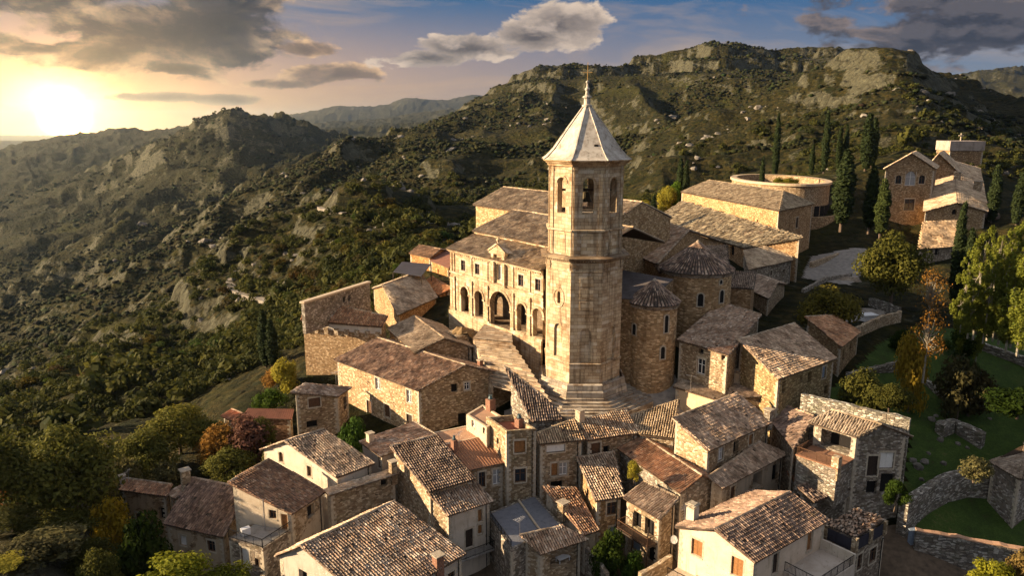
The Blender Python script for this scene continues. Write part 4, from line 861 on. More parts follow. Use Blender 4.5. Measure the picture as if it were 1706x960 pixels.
# dentils, corner pilasters, panel slabs
def dentils(z, r, n, s, h):
    q = MB(); c = octo(r)
    for k in range(8):
        a, b = c[k - 1], c[k]; e = (b - a) / np.linalg.norm(b - a); nn = np.array([e[1], -e[0]])
        for i in range(n): p = a + (b - a) * (i + .5) / n; q.box((p[0] - e[0] * s / 2, p[1] - e[1] * s / 2, z), (e[0] * s, e[1] * s, 0), (nn[0] * .2, nn[1] * .2, 0), (0, 0, h))
    q.build('dentils', M['ashlar'], tower)
dentils(Z_EAVE - .42, AP + .03, 11, .2, .2); dentils(Z_C1 - .36, AP + .13, 12, .2, .2)
q = MB()
for z0, z1, r, w in ((Z_C1 + .33, Z_EAVE - .76, AP - .28, .42), (zt(455) + .26, Z_C1 - .56, AP, .4)):
    for k in range(8):
        for c0, s in ((octo(r)[k - 1], 1), (octo(r)[k], -1)):
            oo = octo(r); e = nrm(oo[k] - oo[k - 1]) * s; nn = np.array([nrm(oo[k] - oo[k - 1])[1], -nrm(oo[k] - oo[k - 1])[0]])
            p = c0 + e * .16; q.box((p[0], p[1], z0), (e[0] * w, e[1] * w, 0), (nn[0] * .1, nn[1] * .1, 0), (0, 0, z1 - z0))
            q.box((p[0] - e[0] * .06, p[1] - e[1] * .06, z1 - .5), (e[0] * (w + .12), e[1] * (w + .12), 0), (nn[0] * .17, nn[1] * .17, 0), (0, 0, .14))
q.build('pilasters', M['ashlar'], tower)
oo = octo(AP - .28)
def trim(name, q): q.build(name, M['ashlar'], tower).color = (1.12, 1.1, 1.05, 1)
for k in range(8):
    e = nrm(oo[k] - oo[k - 1]); nn = np.array([e[1], -e[0]]); p = (oo[k] + oo[k - 1]) / 2; w = 1.5; pp = p - e * w / 2; zz = (Z_C1 + .55, Z_STR - .5); q = MB()
    q.box((pp[0], pp[1], zz[0]), (e[0] * w, e[1] * w, 0), (nn[0] * .06, nn[1] * .06, 0), (0, 0, zz[1] - zz[0])); trim('panel_slab', q)
    zc = zt(297) - .7; prev = None; q = MB()
    for t in np.linspace(0, math.pi, 9):
        r0, r1 = .76, 1.0; a = p + e * r0 * math.cos(t); b = p + e * r1 * math.cos(t)
        cur = (np.array([*(a + nn * .08), zc + r0 * math.sin(t)]), np.array([*(b + nn * .08), zc + r1 * math.sin(t)]), np.array([*b, zc + r1 * math.sin(t)]))
        if prev: q.quad(prev[0], prev[1], cur[1], cur[0]); q.quad(prev[1], prev[2], cur[2], cur[1])
        prev = cur
    trim('archivolt', q)
oo = octo(AP); e = nrm(oo[0] - oo[7]); nn = np.array([e[1], -e[0]]); p = (oo[0] + oo[7]) / 2; pp = p - e * .85
for z0, z1 in ((zt(478), zt(464)), (zt(499), zt(482)), (zt(517), zt(503))): q = MB(); q.box((pp[0], pp[1], z0), (e[0] * 1.7, e[1] * 1.7, 0), (nn[0] * .05, nn[1] * .05, 0), (0, 0, z1 - z0)); trim('panel_slab', q)
# medallion round the slit on the lit face
q = MB(); e = nrm(oo[7] - oo[6]); nn = np.array([e[1], -e[0]]); p = (oo[7] + oo[6]) / 2; zc = zt(500)
for k in range(16):
    t0, t1 = k * math.pi / 8, (k + 1) * math.pi / 8; f = lambda t, r, d: np.array([*(p + e * r * math.cos(t) + nn * d), zc + 1.35 * r * math.sin(t)])
    q.quad(f(t0, .8, .07), f(t0, 1., .07), f(t1, 1., .07), f(t1, .8, .07)); q.quad(f(t0, 1., .07), f(t0, 1., 0), f(t1, 1., 0), f(t1, 1., .07)); q.quad(f(t0, .8, 0), f(t0, .8, .07), f(t1, .8, .07), f(t1, .8, 0))
q.build('medallion', M['ashlar'], tower)
# spire, finial and cross
ZT = ZAT(178, TC); c2 = lambda z, r: (r, z)
sp = moulding('spire', [(AP + .62, Z_EAVE + .06), (AP + .15, Z_EAVE + .38), (AP - .75, Z_EAVE + 1.35), (AP - 2.2, Z_EAVE + 3.5), (.52, ZT)], 'spire_stone')
q = MB(); prof = [(AP + .62, Z_EAVE + .06), (AP + .15, Z_EAVE + .38), (AP - .75, Z_EAVE + 1.35), (AP - 2.2, Z_EAVE + 3.5), (.52, ZT)]
for (r0, z0), (r1, z1) in zip(prof[:-1], prof[1:]):
    a, b = octo(r0), octo(r1)
    for k in range(8): q.bar((*a[k], z0), (*b[k], z1), .09)
q.build('hip_ribs', M['spire_stone'], sp)
q = MB(); oo = octo(AP - 1.1); e = nrm(oo[0] - oo[7]); nn = np.array([e[1], -e[0]]); p = (oo[0] + oo[7]) / 2 + e * .9; q.box((p[0] - e[0] * .25 - nn[0] * .6, p[1] - e[1] * .25 - nn[1] * .6, Z_EAVE + 1.2), (e[0] * .5, e[1] * .5, 0), (nn[0] * .72, nn[1] * .72, 0), (0, 0, .75)); q.build('spire_hatch', M['dark_void'], sp)
q = MB(); hf = ZAT(140, TC) - ZT; q.lathe((*TC, ZT - .05), [(.52, 0), (.66, .12), (.66, .3), (.42, .38), (.4, 1.1), (.58, 1.2), (.58, 1.35), (.3, 1.5), (.2, 2.0), (.32, 2.15), (.34, 2.3), (.16, 2.5), (.1, 2.9), (.22, 3.05), (.22, 3.2), (.04, 3.35)], 14)
fin = q.build('finial', M['spire_stone'], tower, True)
zb = ZT + 3.2; zc = ZAT(103, TC); q = MB(); q.tube((*TC, zb), (*TC, zc), .045, .03, 8); e = nrm([1, -.35, 0]); za = zb + (zc - zb) * .45; ctr = np.array([*TC, za])
q.tube(ctr - e * .55, ctr + e * .55, .04, n=8)
for s in (-1, 1): q.lathe(ctr + e * s * .55 - [0, 0, .09], [(.0, 0), (.09, .09), (0, .18)], 8)
q.build('cross', M['gold'], tower)
# ---- the church behind it
FO = P(767, 524, 5.5); FE = nrm((P(895, 569, 5.5) - FO)[:2]); FN = np.array([FE[1], -FE[0]]); FI = -FN
u0 = ONP(751, 470, FO, FE)[0]; FLO = FO[:2] + FE * u0
fx = lambda px, py: ONP(px, py, FLO, FE)
FLEN = 23.5; ZF = 5.5; ZE = fx(751, 414)[1]
church = empty('church', (*(FLO + FE * 10), 2), 'pale stone church with five-arched portico, stepped tile roofs and two round apses', 'church')
pt = lambda u, d, z: np.array([*(FLO + FE * u + FI * d), z])       # u along the front, d into the building
wm = MB(); sides = [fx(774.4, 500)[0], fx(798, 510)[0], fx(833, 520)[0], fx(869, 530)[0], fx(896, 540)[0]]
za = [fx(774, 477)[1], fx(798, 484)[1], fx(833, 486)[1], fx(869, 507)[1], fx(896, 515)[1]]
zs_top = sum(za[i] for i in (0, 1, 3, 4)) / 4
holes = []
for i in range(5): holes.append(arch_pts(sides[i], ZF + (.05 if i == 2 else .55), 5.0 if i == 2 else 2.2, (za[2] if i == 2 else zs_top) - ZF - (.05 if i == 2 else .55), 13))
wn = [(fx(771.5, 441), 1.2, 1.7), (fx(795, 447), 1.2, 1.7), (fx(867.6, 469), 1.2, 1.7), (fx(896, 477), 1.2, 1.7)]
zw = sum(q[0][1] for q in wn) / 4
for (u, z), w, h in wn: holes.append(window(church, FLO, FE, u, zw - h / 2, w, h, 'w'))
un, zn = fx(833, 450); holes.append(window(church, FLO, FE, sides[2], zn - 1.6, 1.5, 3.4, 'wc', True, depth=.4, surround=None))
panel(wm, FLO, FE, [(0, -1), (FLEN, -1), (FLEN, ZE), (0, ZE)], holes, depth=.8)
o = wm.build('facade', M['ashlar'], church)
# inner portico: back wall with doorway, floor, vault
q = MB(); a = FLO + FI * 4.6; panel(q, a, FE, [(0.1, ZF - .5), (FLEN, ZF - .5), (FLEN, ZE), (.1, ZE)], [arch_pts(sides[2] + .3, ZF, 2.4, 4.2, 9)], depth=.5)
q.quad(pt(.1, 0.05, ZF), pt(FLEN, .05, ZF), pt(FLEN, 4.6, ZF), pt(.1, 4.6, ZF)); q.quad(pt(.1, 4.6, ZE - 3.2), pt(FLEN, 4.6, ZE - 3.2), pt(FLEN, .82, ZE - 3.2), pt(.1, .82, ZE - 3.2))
q.build('portico_interior', M['ashlar_grey'], church).color = (.6, .52, .44, 1)  # darker tint paints the shade inside the portico into its stone
q = MB(); q.face([(*(a + FE * u + FI * .5), z) for u, z in arch_pts(sides[2] + .3, ZF, 2.4, 4.2, 9)]); q.build('door', M['wood_dark'], church)
# mouldings, pilasters, arch surrounds and pediment of the front
q = MB(); tr = lambda u, z, d=0.: np.array([*(FLO + FE * u + FN * d), z])
def fbox(u0, u1, z0, z1, d, mb=None): (mb or q).box(tr(u0, z0, 0), np.array([*(FE * (u1 - u0)), 0]), np.array([*(FN * d), 0]), np.array([0, 0, z1 - z0]))
zmid = fx(800, 466)[1]; zmid = ZF + (ZE - ZF) * .63
fbox(-.2, FLEN, ZE - .5, ZE - .3, .25); fbox(-.3, FLEN, ZE - .296, ZE - .1, .45); fbox(-.1, FLEN, zmid, zmid + .28, .22); fbox(-.1, FLEN, zmid - .5, zmid - .4, .1)
fbox(-.3, FLEN, -1, ZF + .3, .3); fbox(0, sides[2] - 2.6, ZF + .304, ZF + .5, .18); fbox(sides[2] + 2.6, FLEN, ZF + .304, ZF + .5, .18)
pil = [.35, 1.1, (sides[0] + sides[1]) / 2, sides[2] - 3.2, sides[2] + 3.2, (sides[3] + sides[4]) / 2]
for u in pil:
    fbox(u - .3, u + .3, ZF + .504, zmid - .504, .2); fbox(u - .38, u + .38, ZF + .504, ZF + .9, .28); fbox(u - .4, u + .4, zmid - 1.0, zmid - .75, .3)
    fbox(u - .22, u + .22, zmid + .284, ZE - .504, .14)
for u in np.arange(.2, FLEN, .55): fbox(u, u + .22, ZE - .7, ZE - .504, .2)
def archivolt(u, zc, r0, r1, d):
    prev = None
    for t in np.linspace(0, math.pi, 13):
        cur = (tr(u + r0 * math.cos(t), zc + r0 * math.sin(t), d), tr(u + r1 * math.cos(t), zc + r1 * math.sin(t), d), tr(u + r1 * math.cos(t), zc + r1 * math.sin(t), 0), tr(u + r0 * math.cos(t), zc + r0 * math.sin(t), 0))
        if prev: q.quad(prev[0], prev[1], cur[1], cur[0]); q.quad(prev[1], prev[2], cur[2], cur[1]); q.quad(prev[3], prev[0], cur[0], cur[3])
        prev = cur
for i in range(5):
    r = 2.5 if i == 2 else 1.1; zt_ = za[2] if i == 2 else zs_top; archivolt(sides[i], zt_ - r, r + .02, r + .38, .12)
    for s in (-1, 1): fbox(sides[i] + s * (r + .2) - .26, sides[i] + s * (r + .2) + .26, zt_ - r - .3, zt_ - r - .06, .17)
q.build('front_mouldings', M['ashlar'], church)
q = MB(); zp = fx(833, 407)[1]; s2 = sides[2]
for s in (-1, 1): fbox(s2 + s * 1.35 - .3, s2 + s * 1.35 + .3, zmid + .3, zn + 2.4, .45, q); 
fbox(s2 - 1.9, s2 + 1.9, zmid + .02, zmid + .29, .6, q); fbox(s2 - 2.0, s2 + 2.0, zn + 2.41, zn + 2.75, .6, q)
w0 = [tr(s2 - 2.1, zn + 2.76, .55), tr(s2 + 2.1, zn + 2.76, .55), tr(s2, zp, .55)]; w1 = [p - np.array([*(FN * 1.6), 0]) for p in w0]
q.face(w0); q.face(w1[::-1]); q.quad(w0[1], w1[1], w1[2], w0[2]); q.quad(w1[0], w0[0], w0[2], w1[2])
fbox(s2 - 1.7, s2 + 1.7, ZE - .1, zn + 2.42, .02, q)
for s in (-1, 1): q.bar(w0[2] + [0, 0, .08], w0[1 if s > 0 else 0] + [0, 0, .08], .13)
q.lathe(w0[2] - np.array([*(FN * .3), -.05]), [(.18, 0), (.12, .25), (.32, .5), (.32, .75), (.1, 1.0), (0, 1.1)], 10)
q.build('pediment', M['ashlar'], church)
# body: portico roof, nave, crossing block
D1, Z1 = 5.2, ZE + 1.9; D2, Z2 = 13.5, Z1 + 3.3
def block(name, u0, u1, d0, d1, z0, z1, mat='rubble_warm', tint=(1.1, .98, .8), hole=None):
    q = MB(); c = [pt(u0, d0, 0)[:2], pt(u1, d0, 0)[:2], pt(u1, d1, 0)[:2], pt(u0, d1, 0)[:2]]
    for i in range(4):
        a, b = c[i], c[(i + 1) % 4]; L = float(np.linalg.norm(b - a)); panel(q, a, (b - a) / L, [(0, z0), (L, z0), (L, z1 if not callable(z1) else z1(i, 1)), (0, z1 if not callable(z1) else z1(i, 0))], seed=i * 6)
    ob = q.build(name, M[mat], church); ob.color = (*tint, 1); return ob
# portico end wall (left) and roof
q = MB(); a, b = pt(0, D1, 0)[:2], FLO; L = float(np.linalg.norm(b - a)); panel(q, a, (b - a) / L, [(0, -1), (L, -1), (L, ZE), (0, Z1)])
panel(q, pt(0, D1 + 9, 0)[:2], -FI, [(0, -1), (9, -1), (9, Z1 + .5), (0, Z2)], seed=4)
o = q.build('side_wall', M['ashlar'], church)
rm = MB()
def roofp(poly, pitch=.28, row=.42, pal='slab', jit=1.6): slab(rm, poly, .15); tile_plane(rm, poly, pitch, row, pal, jit, .1)
roofp([pt(-.45, -.55, ZE), pt(FLEN, -.55, ZE), pt(FLEN, D1, Z1), pt(-.45, D1, Z1)])
roofp([pt(-.4, D1 - .5, Z1 + .5), pt(FLEN + 4, D1 - .5, Z1 + .5), pt(FLEN + 4, D2, Z2), pt(-.4, D2, Z2)])
roofp([pt(FLEN + 4, D2 + 7, Z1 + .5), pt(-.4, D2 + 7, Z1 + .5), pt(-.4, D2, Z2), pt(FLEN + 4, D2, Z2)])
ridge_row(rm, pt(-.4, D2, Z2), pt(FLEN + 4, D2, Z2), .2); ridge_row(rm, pt(-.4, D1, Z1 + .02), pt(FLEN, D1, Z1 + .02), .16); ridge_row(rm, pt(-.4, D1 - .5, Z1 + .5), pt(-.4, D2, Z2), .14)
q = MB(); panel(q, pt(0, D1 - .2, 0)[:2], FE, [(0, Z1 - .3), (FLEN + 4, Z1 - .3), (FLEN + 4, Z1 + .5), (0, Z1 + .5)]); q.build('clerestory_wall', M['ashlar'], church)
# crossing block behind, higher
CW = P(788, 341, 20.5); uc = float((CW[:2] - FLO) @ FE); dc = float((CW[:2] - FLO) @ FI); CL_ = 37.; CD = 7.5; ZC = 20.5; ZCR = ZAT(312, pt(uc, dc + CD, 0)[:2])
block('crossing_wall', uc + .4, uc + CL_, dc + .4, dc + 2 * CD - .4, -1, ZC - .1)
for u in (uc + .4, uc + CL_): q = MB(); A = [pt(u, dc + .4, ZC - .12), pt(u, dc + 2 * CD - .4, ZC - .12), pt(u, dc + CD, ZCR - .1)]; q.face(A if u > uc + 1 else A[::-1]); q.build('gable_wall', M['rubble_warm'], church).color = (1.1, .98, .8, 1)
roofp([pt(uc, dc, ZC), pt(uc + CL_, dc, ZC), pt(uc + CL_, dc + CD, ZCR), pt(uc, dc + CD, ZCR)])
roofp([pt(uc + CL_, dc + 2 * CD, ZC), pt(uc, dc + 2 * CD, ZC), pt(uc, dc + CD, ZCR), pt(uc + CL_, dc + CD, ZCR)])
ridge_row(rm, pt(uc, dc + CD, ZCR), pt(uc + CL_, dc + CD, ZCR), .2); ridge_row(rm, pt(uc, dc, ZC), pt(uc, dc + CD, ZCR), .15)
ro = rm.build('roof', [M['tile'], M['eave_wood']], church); ro.color = (1.05, .98, .86, 1)
# east arm: gable looking to the right
ea = [P(990, 392, 14.2), P(1094, 441, 14.2), P(1199, 402, 14.2)]; ea.append(ea[0] + ea[2] - ea[1]); up = np.array([0, 0, 1.])
h_e = ZAT(384, (ea[1] + (ea[2] - ea[1]) * .45)[:2]) - 14.2; r1 = ea[1] + (ea[2] - ea[1]) * .45 + up * h_e; r0 = ea[0] + (ea[3] - ea[0]) * .45 + up * h_e
rm = MB()
for poly in ([ea[0], ea[1], r1, r0], [ea[2], ea[3], r0, r1]): slab(rm, poly, .15); tile_plane(rm, poly, .3, .45, 'brown', 1.6, .12)
ridge_row(rm, r0, r1, .2); ridge_row(rm, ea[1], r1, .2); ridge_row(rm, ea[2], r1, .2)
o = rm.build('transept_roof', [M['tile'], M['eave_wood']], church); o.color = (1, .95, .88, 1)
q = MB()
for i in range(4):
    a, b = ea[i][:2], ea[(i + 1) % 4][:2]; ctr = sum(ea)[:2] / 4; a, b = a + nrm(ctr - a) * .5, b + nrm(ctr - b) * .5; L = float(np.linalg.norm(b - a))
    top = [(L, 14.1), (0, 14.1)]
    if i in (1, 3): top = [(L, 14.1), (L * (.45 if i == 1 else .55), 14.1 + h_e - .15), (0, 14.1)]
    panel(q, a, (b - a) / L, [(0, -1), (L, -1)] + top, seed=i * 9)
q.build('transept_wall', M['rubble_warm'], church).color = (1, .85, .66, 1)
# round apses
def apse(cx, cy, r, z_eave, z_apex, wins, z0=-1.):
    q = MB(); n = 40
    q.lathe((cx, cy, 0), [(r, z0), (r, z_eave - .5)], n); w = q.build('apse_wall', M['apse'], church); w.color = (1.25, 1.12, .92, 1)
    q = MB(); q.lathe((cx, cy, 0), [(r, z_eave - .55), (r + .12, z_eave - .5), (r + .12, z_eave - .3), (r + .32, z_eave - .12), (r + .34, z_eave), (r, z_eave + .02)], n)
    for k in range(44): t = k * math.tau / 44; q.cbox((cx + (r + .1) * math.cos(t), cy + (r + .1) * math.sin(t), z_eave - .5), .3, .22, .2, t)
    q.build('apse_cornice', M['ashlar_grey'], w)
    q = MB(); R2 = r + .42; nt = int(math.tau * R2 / .52); H2 = z_apex - z_eave; SL = math.hypot(R2, H2)
    q.lathe((cx, cy, z_eave - .02), [(R2, 0), (0.01, H2)], 48, mi=0, tint=(.05, .042, .036))
    pl = np.array(PAL['dark'])
    for k in range(nt):
        t = (k + .5) * math.tau / nt; d = np.array([math.cos(t), math.sin(t), 0]); tg = np.array([-d[1], d[0], 0])
        for i in range(int(SL / .45)):
            f0, f1 = i * .45 / SL, min(1, (i * .45 + .55) / SL); ra, rb = R2 * (1 - f0) + .05, R2 * (1 - f1)
            if ra * math.tau / nt < .16 and k % 2: continue
            wa = max(.09, ra / R2 * .18); wb = max(.07, rb / R2 * .16); col = tuple(pl[rng.integers(len(pl))] * rng.uniform(1.5, 2.6)); jz = rng.normal(0, .012)
            pa = np.array([cx, cy, z_eave + H2 * f0 + .04 + jz]) + d * ra; pb = np.array([cx, cy, z_eave + H2 * f1 + .0 + jz]) + d * rb
            A = [pa + tg * wa * x + up * wa * y for x, y in ((-1, 0), (-.55, .6), (.0, .8), (.55, .6), (1, 0))]; B = [pb + tg * wb * x + up * wb * y for x, y in ((-1, 0), (-.55, .6), (0, .8), (.55, .6), (1, 0))]
            for m in range(4): q.quad(A[m], A[m + 1], B[m + 1], B[m], tint=col)
    q.lathe((cx, cy, z_apex - .25), [(.35, 0), (.3, .25), (.0, .5)], 10, tint=(.4, .34, .27))
    o = q.build('apse_roof', [M['tile'], M['eave_wood']], church); o.color = (1.05, 1, .95, 1)
    for px, py, ww, hh in wins:
        d = ray(px, py); # meet the drum
        A_, B_, C_ = d[0] ** 2 + d[1] ** 2, -2 * (d[0] * cx + d[1] * cy), cx * cx + cy * cy - r * r; t = (-B_ - math.sqrt(max(0, B_ * B_ - 4 * A_ * C_))) / (2 * A_)
        p = d * t; th = math.atan2(p[1] - cy, p[0] - cx); nn = np.array([math.cos(th), math.sin(th), 0]); e = np.array([-nn[1], nn[0], 0]); z = HC + d[2] * t - hh / 2
        f = MB(); c0 = np.array([cx, cy, 0]) + nn * (r + .03)
        f.face([c0 + e * u + up * v for u, v in arch_pts(0, z, ww, hh)]); wo = f.build('window', M['dark_void'], church)
        f = MB(); pts = arch_pts(0, z, ww, hh, 9); 
        for (ua, va), (ub, vb) in zip(pts, pts[1:] + pts[:1]):
            o1 = lambda u, v: (u * (1 + .36 / ww), z + hh * .45 + (v - z - hh * .45) * (1 + .3 / hh))
            i0, i1 = c0 + e * ua + up * va + nn * .06, c0 + e * ub + up * vb + nn * .06; (ox, oz), (px_, pz) = o1(ua, va), o1(ub, vb); j0, j1 = c0 + e * ox + up * oz + nn * .06, c0 + e * px_ + up * pz + nn * .06
            f.quad(j0, j1, i1, i0); f.quad(i0, i1, i1 - nn * .06, i0 - nn * .06); f.quad(j1, j0, j0 - nn * .08, j1 - nn * .08)
        f.build('window_frame', M['frame_stone'], wo)
p1 = P(1160, 458, 14.4); c1 = p1[:2] * (1 + 5.2 / np.linalg.norm(p1[:2])); apse(c1[0], c1[1], 5.2, 14.4, ZAT(402, c1), [(1167, 500, .8, 1.9), (1202, 494, .8, 1.9), (1201, 470, .5, .6)])
p2 = P(1089, 511, 12.2); c2_ = p2[:2] * (1 + 3.2 / np.linalg.norm(p2[:2])); apse(c2_[0], c2_[1], 3.2, 12.2, ZAT(466, c2_), [(1110, 540, .55, 2.4), (1057, 549, .7, 1.5), (1104, 588, .6, 1.7)])
# dark lean-to and the masonry tying tower, apses and transept together
q = MB()
def prism(pts, z0, z1s):
    n = len(pts)
    for i in range(n):
        a, b = np.array(pts[i]), np.array(pts[(i + 1) % n]); L = float(np.linalg.norm(b - a)); panel(q, a, (b - a) / L, [(0, z0), (L, z0), (L, z1s[(i + 1) % n]), (0, z1s[i])], seed=i * 4)
pA, pB, pC, pD = TC + [3.5, 1.5], c2_ + [-1.0, -1.5], c2_ + [3.5, 4.5], TC + [6, 14]
prism([pA, pB, pC, pD], -1, [12.6, 12.6, 14.2, 14.2]); q.build('link_wall', M['rubble'], church).color = (.95, .85, .7, 1)
q = MB(); slab(q, [(*pA, 12.75), (*pB, 12.75), (*pC, 14.35), (*pD, 14.35)], .15, 0); q.build('lean_to_roof', M['plaster_grey'], church).color = (.35, .32, .33, 1)
q = MB(); prism([c1 + [-5, 2.], c1 + [5.1, 1.], c1 + [9, 16], c1 + [-6, 16]], -1, [13.2, 13.2, 15, 15]); prism([c1 + [4.5, .5], c1 + [8.2, -1.], c1 + [11, 6], c1 + [5.5, 8]], -1, [11.2, 11.2, 12.2, 12.2])
q.build('choir_wall', M['rubble_warm'], church).color = (.85, .72, .58, 1)
rm = MB(); poly = [(*(c1 + [4.3, .3]), 11.4), (*(c1 + [8.5, -1.2]), 11.4), (*(c1 + [11, 6]), 12.5), (*(c1 + [5.5, 8]), 12.5)]; slab(rm, poly, .15); tile_plane(rm, poly, .28, .42, 'grey', 1.5)
poly = [(*(c1 + [-5.3, 1.7]), 13.4), (*(c1 + [5.3, .8]), 13.4), (*(c1 + [9, 16]), 15.3), (*(c1 + [-6, 16]), 15.3)]; slab(rm, poly, .15); tile_plane(rm, poly, .3, .45, 'grey', 1.5)
rm.build('choir_roof', [M['tile'], M['eave_wood']], church)
# ---- staircase from the portico down to the square, turning the corner of the tower
st = empty('staircase', (*pt(12, -4, 0)[:2], 0), 'broad worn stone staircase fanning down from the portico to the square', 'stairs')
q = MB(); ua, ub = sides[2] - 3.6, sides[2] + 3.4; ns = 11; rs = .36
A_, B_ = P(788, 563, ZF), P(854, 570, ZF); La, Lb = A_[:2], P(815, 627, 2.)[:2]; Ra, Rb = B_[:2], P(905, 647, 2.)[:2]
for k in range(ns + 1):
    f0, f1 = k * rs / 3.5, (k + 1) * rs / 3.5; z = ZF - .04 - rs * (k + 1)
    l0, l1, r0_, r1_ = La + (Lb - La) * f0, La + (Lb - La) * f1, Ra + (Rb - Ra) * f0, Ra + (Rb - Ra) * f1; dn = nrm(l1 - l0) * .16
    q.quad((*(l1 + dn), z), (*(r1_ + dn), z), (*r0_, z), (*l0, z)); q.quad((*(l1 + dn), z - .1), (*(r1_ + dn), z - .1), (*(r1_ + dn), z), (*(l1 + dn), z))
    q.quad((*(l1 + dn), z - .1), (*l1, z - .1), (*r1_, z - .1), (*(r1_ + dn), z - .1)); q.quad((*l0, z), (*r0_, z), (*r0_, z + rs - .1), (*l0, z + rs - .1)); q.quad((*r1_, -1), (*r0_, -1), (*r0_, z), (*r1_, z)); q.quad((*l0, -1), (*l1, -1), (*l1, z), (*l0, z))
q.build('steps', M['ashlar_grey'], st).color = (1.25, 1.18, 1.08, 1)
q = MB(); pl = [A_[:2], B_[:2], pt(ub, -.33, 0)[:2], pt(ua, -.33, 0)[:2]]; q.face([(*p, ZF - .04) for p in pl])
for i in (1, 2, 3):
    p, r_ = pl[i], pl[(i + 1) % 4]; L = float(np.linalg.norm(r_ - p)); panel(q, p, (r_ - p) / L, [(0, -1), (L, -1), (L, ZF - .04), (0, ZF - .04)], seed=i * 3)
q.build('landing', M['ashlar_grey'], st).color = (1.1, 1.05, 1, 1)
# octagonal steps round the foot of the tower
ts = empty('tower_steps', (*TC, -1), 'worn grey stone steps ringing the foot of the bell tower', 'stairs')
q = MB()
for k in range(5):
    ro_, ri, z = AP + 1.3 + .62 * (k + 1), AP + 1.0 + .6 * k, .62 - .2 * k; oc, ic = octo(ro_), octo(ri)
    for i in range(8):
        j = (i + 1) % 8; q.quad((*oc[i], z - .9), (*oc[j], z - .9), (*oc[j], z), (*oc[i], z)); q.quad((*oc[i], z), (*oc[j], z), (*ic[j], z), (*ic[i], z))
q.build('steps', M['ashlar_grey'], ts)
# ---- oval cloister court on the terrace above the monastery
OC = np.array([P(1296, 312, 18.)[0], 216.]); OA, OB = 12.6, 20.; TZ0, TZ1, TZ1b, TZ2, TZ3, TZF = 17.4, 19.8, 19.9, 20.4, 20.5, 18.0
court = empty('oval_court', (*OC, 3), 'pale oval walled court with ring parapet and green shrubs inside', 'building')
def oval(mb, a0, b0, z0, a1, b1, z1, n=64, t0=0, t1=math.tau, flip=False):
    for k in range(n):
        ta, tb = t0 + (t1 - t0) * k / n, t0 + (t1 - t0) * (k + 1) / n
        p = [(OC[0] + a0 * math.cos(ta), OC[1] + b0 * math.sin(ta), z0), (OC[0] + a0 * math.cos(tb), OC[1] + b0 * math.sin(tb), z0), (OC[0] + a1 * math.cos(tb), OC[1] + b1 * math.sin(tb), z1), (OC[0] + a1 * math.cos(ta), OC[1] + b1 * math.sin(ta), z1)]
        uv = [(ta * 18, z0), (tb * 18, z0), (tb * 18, z1 + abs(a1 - a0)), (ta * 18, z1 + abs(a1 - a0))]
        mb.face(p[::-1] if flip else p, uv=uv[::-1] if flip else uv)
q = MB(); oval(q, OA - .4, OB - .4, 2, OA - .4, OB - .4, TZ1); oval(q, OA - 1.6, OB - 1.6, TZ0, OA - 1.6, OB - 1.6, TZ2, flip=True); q.build('court_wall', M['rubble_warm'], court).color = (.85, .8, .74, 1)
q = MB(); oval(q, OA - .4, OB - .4, TZ1, OA + .1, OB + .1, TZ1b); oval(q, OA + .1, OB + .1, TZ1b, OA + .1, OB + .1, TZ3); oval(q, OA + .1, OB + .1, TZ3, OA - 1.65, OB - 1.65, TZ3); q.build('parapet', M['plaster_cream'], court).color = (.95, .9, .85, 1)
q = MB(); q.face([(OC[0] + (OA - 1.6) * math.cos(t), OC[1] + (OB - 1.6) * math.sin(t), TZF) for t in np.linspace(0, math.tau, 48, endpoint=False)]); q.build('court_floor', M['plaster_cream'], court).color = (.8, .78, .74, 1)
q = MB(); oval(q, OA + 3.6, OB + 3, 1, OA + 3.6, OB + 3, 12.2); oval(q, OA + 3.6, OB + 3, 12.2, OA + 2.8, OB + 2.2, 12.25); oval(q, OA + 2.8, OB + 2.2, 12.2, OA + 2.8, OB + 2.2, 10, flip=True); q.build('outer_wall', M['rubble'], court).color = (1.05, .92, .78, 1)
q = MB(); oval(q, OA + 2.8, OB + 2.2, 11, OA - .4, OB - .4, 11.); q.build('walkway', M['plaza'], court)
for k in range(9):
    t = -1.25 + k * .17; p = OC + [(OA - .36) * math.cos(t), (OB - .36) * math.sin(t)]; q = MB(); q.cbox((*p, 11.2), .35, 1.5, 3.4, t); q.build('window', M['dark_void'], court)
# ---- the villa to the right: gabled block, long roofs, lean-to and square tower
def xy(px, py, y):   # point seen at a pixel column at a given depth
    z = ZAT(py, (0, y)); return np.array([(px - 853) / F * (y * CP - (z - HC) * SP), y]), z
def villa_block(name, label, fl, fr, y, py_e, depth, drift, apex, t=.5, back=None, wins=(), **k):
    (s, z), (e_, _) = xy(fl, py_e, y), xy(fr, py_e, y); d = np.array([drift, depth])
    return house(name, label, [(*(s + d), 0), (*s, 0), (*e_, 0), (*(e_ + d), 0)], z, 'a', apex=apex, t=t, wins=wins, pitch=.4, row=.55, cat='villa', jit=1.5, **k)
villa_block('villa', 'three-storey rubble stone villa front with big arched window above a dark archway', 1472, 1560, 195, 282, 14, 8.5, 255.5, wall='rubble_warm', wt=(.85, .77, .66), pal='pale', rt=(.95, .9, .84), key='villa', base=1, ov=.45,
            wins=[(1, 1517, 297, 2.6, 3.6, 'wc', True), (1, 1497, 299, 1.5, 2.2, 'w', True), (1, 1536, 299, 1.5, 2.2, 'w', True), (1, 1515, 341, 2.6, 3.0, 'w'), (1, 1512, 388, 3.0, 4.4, 'd', True)])
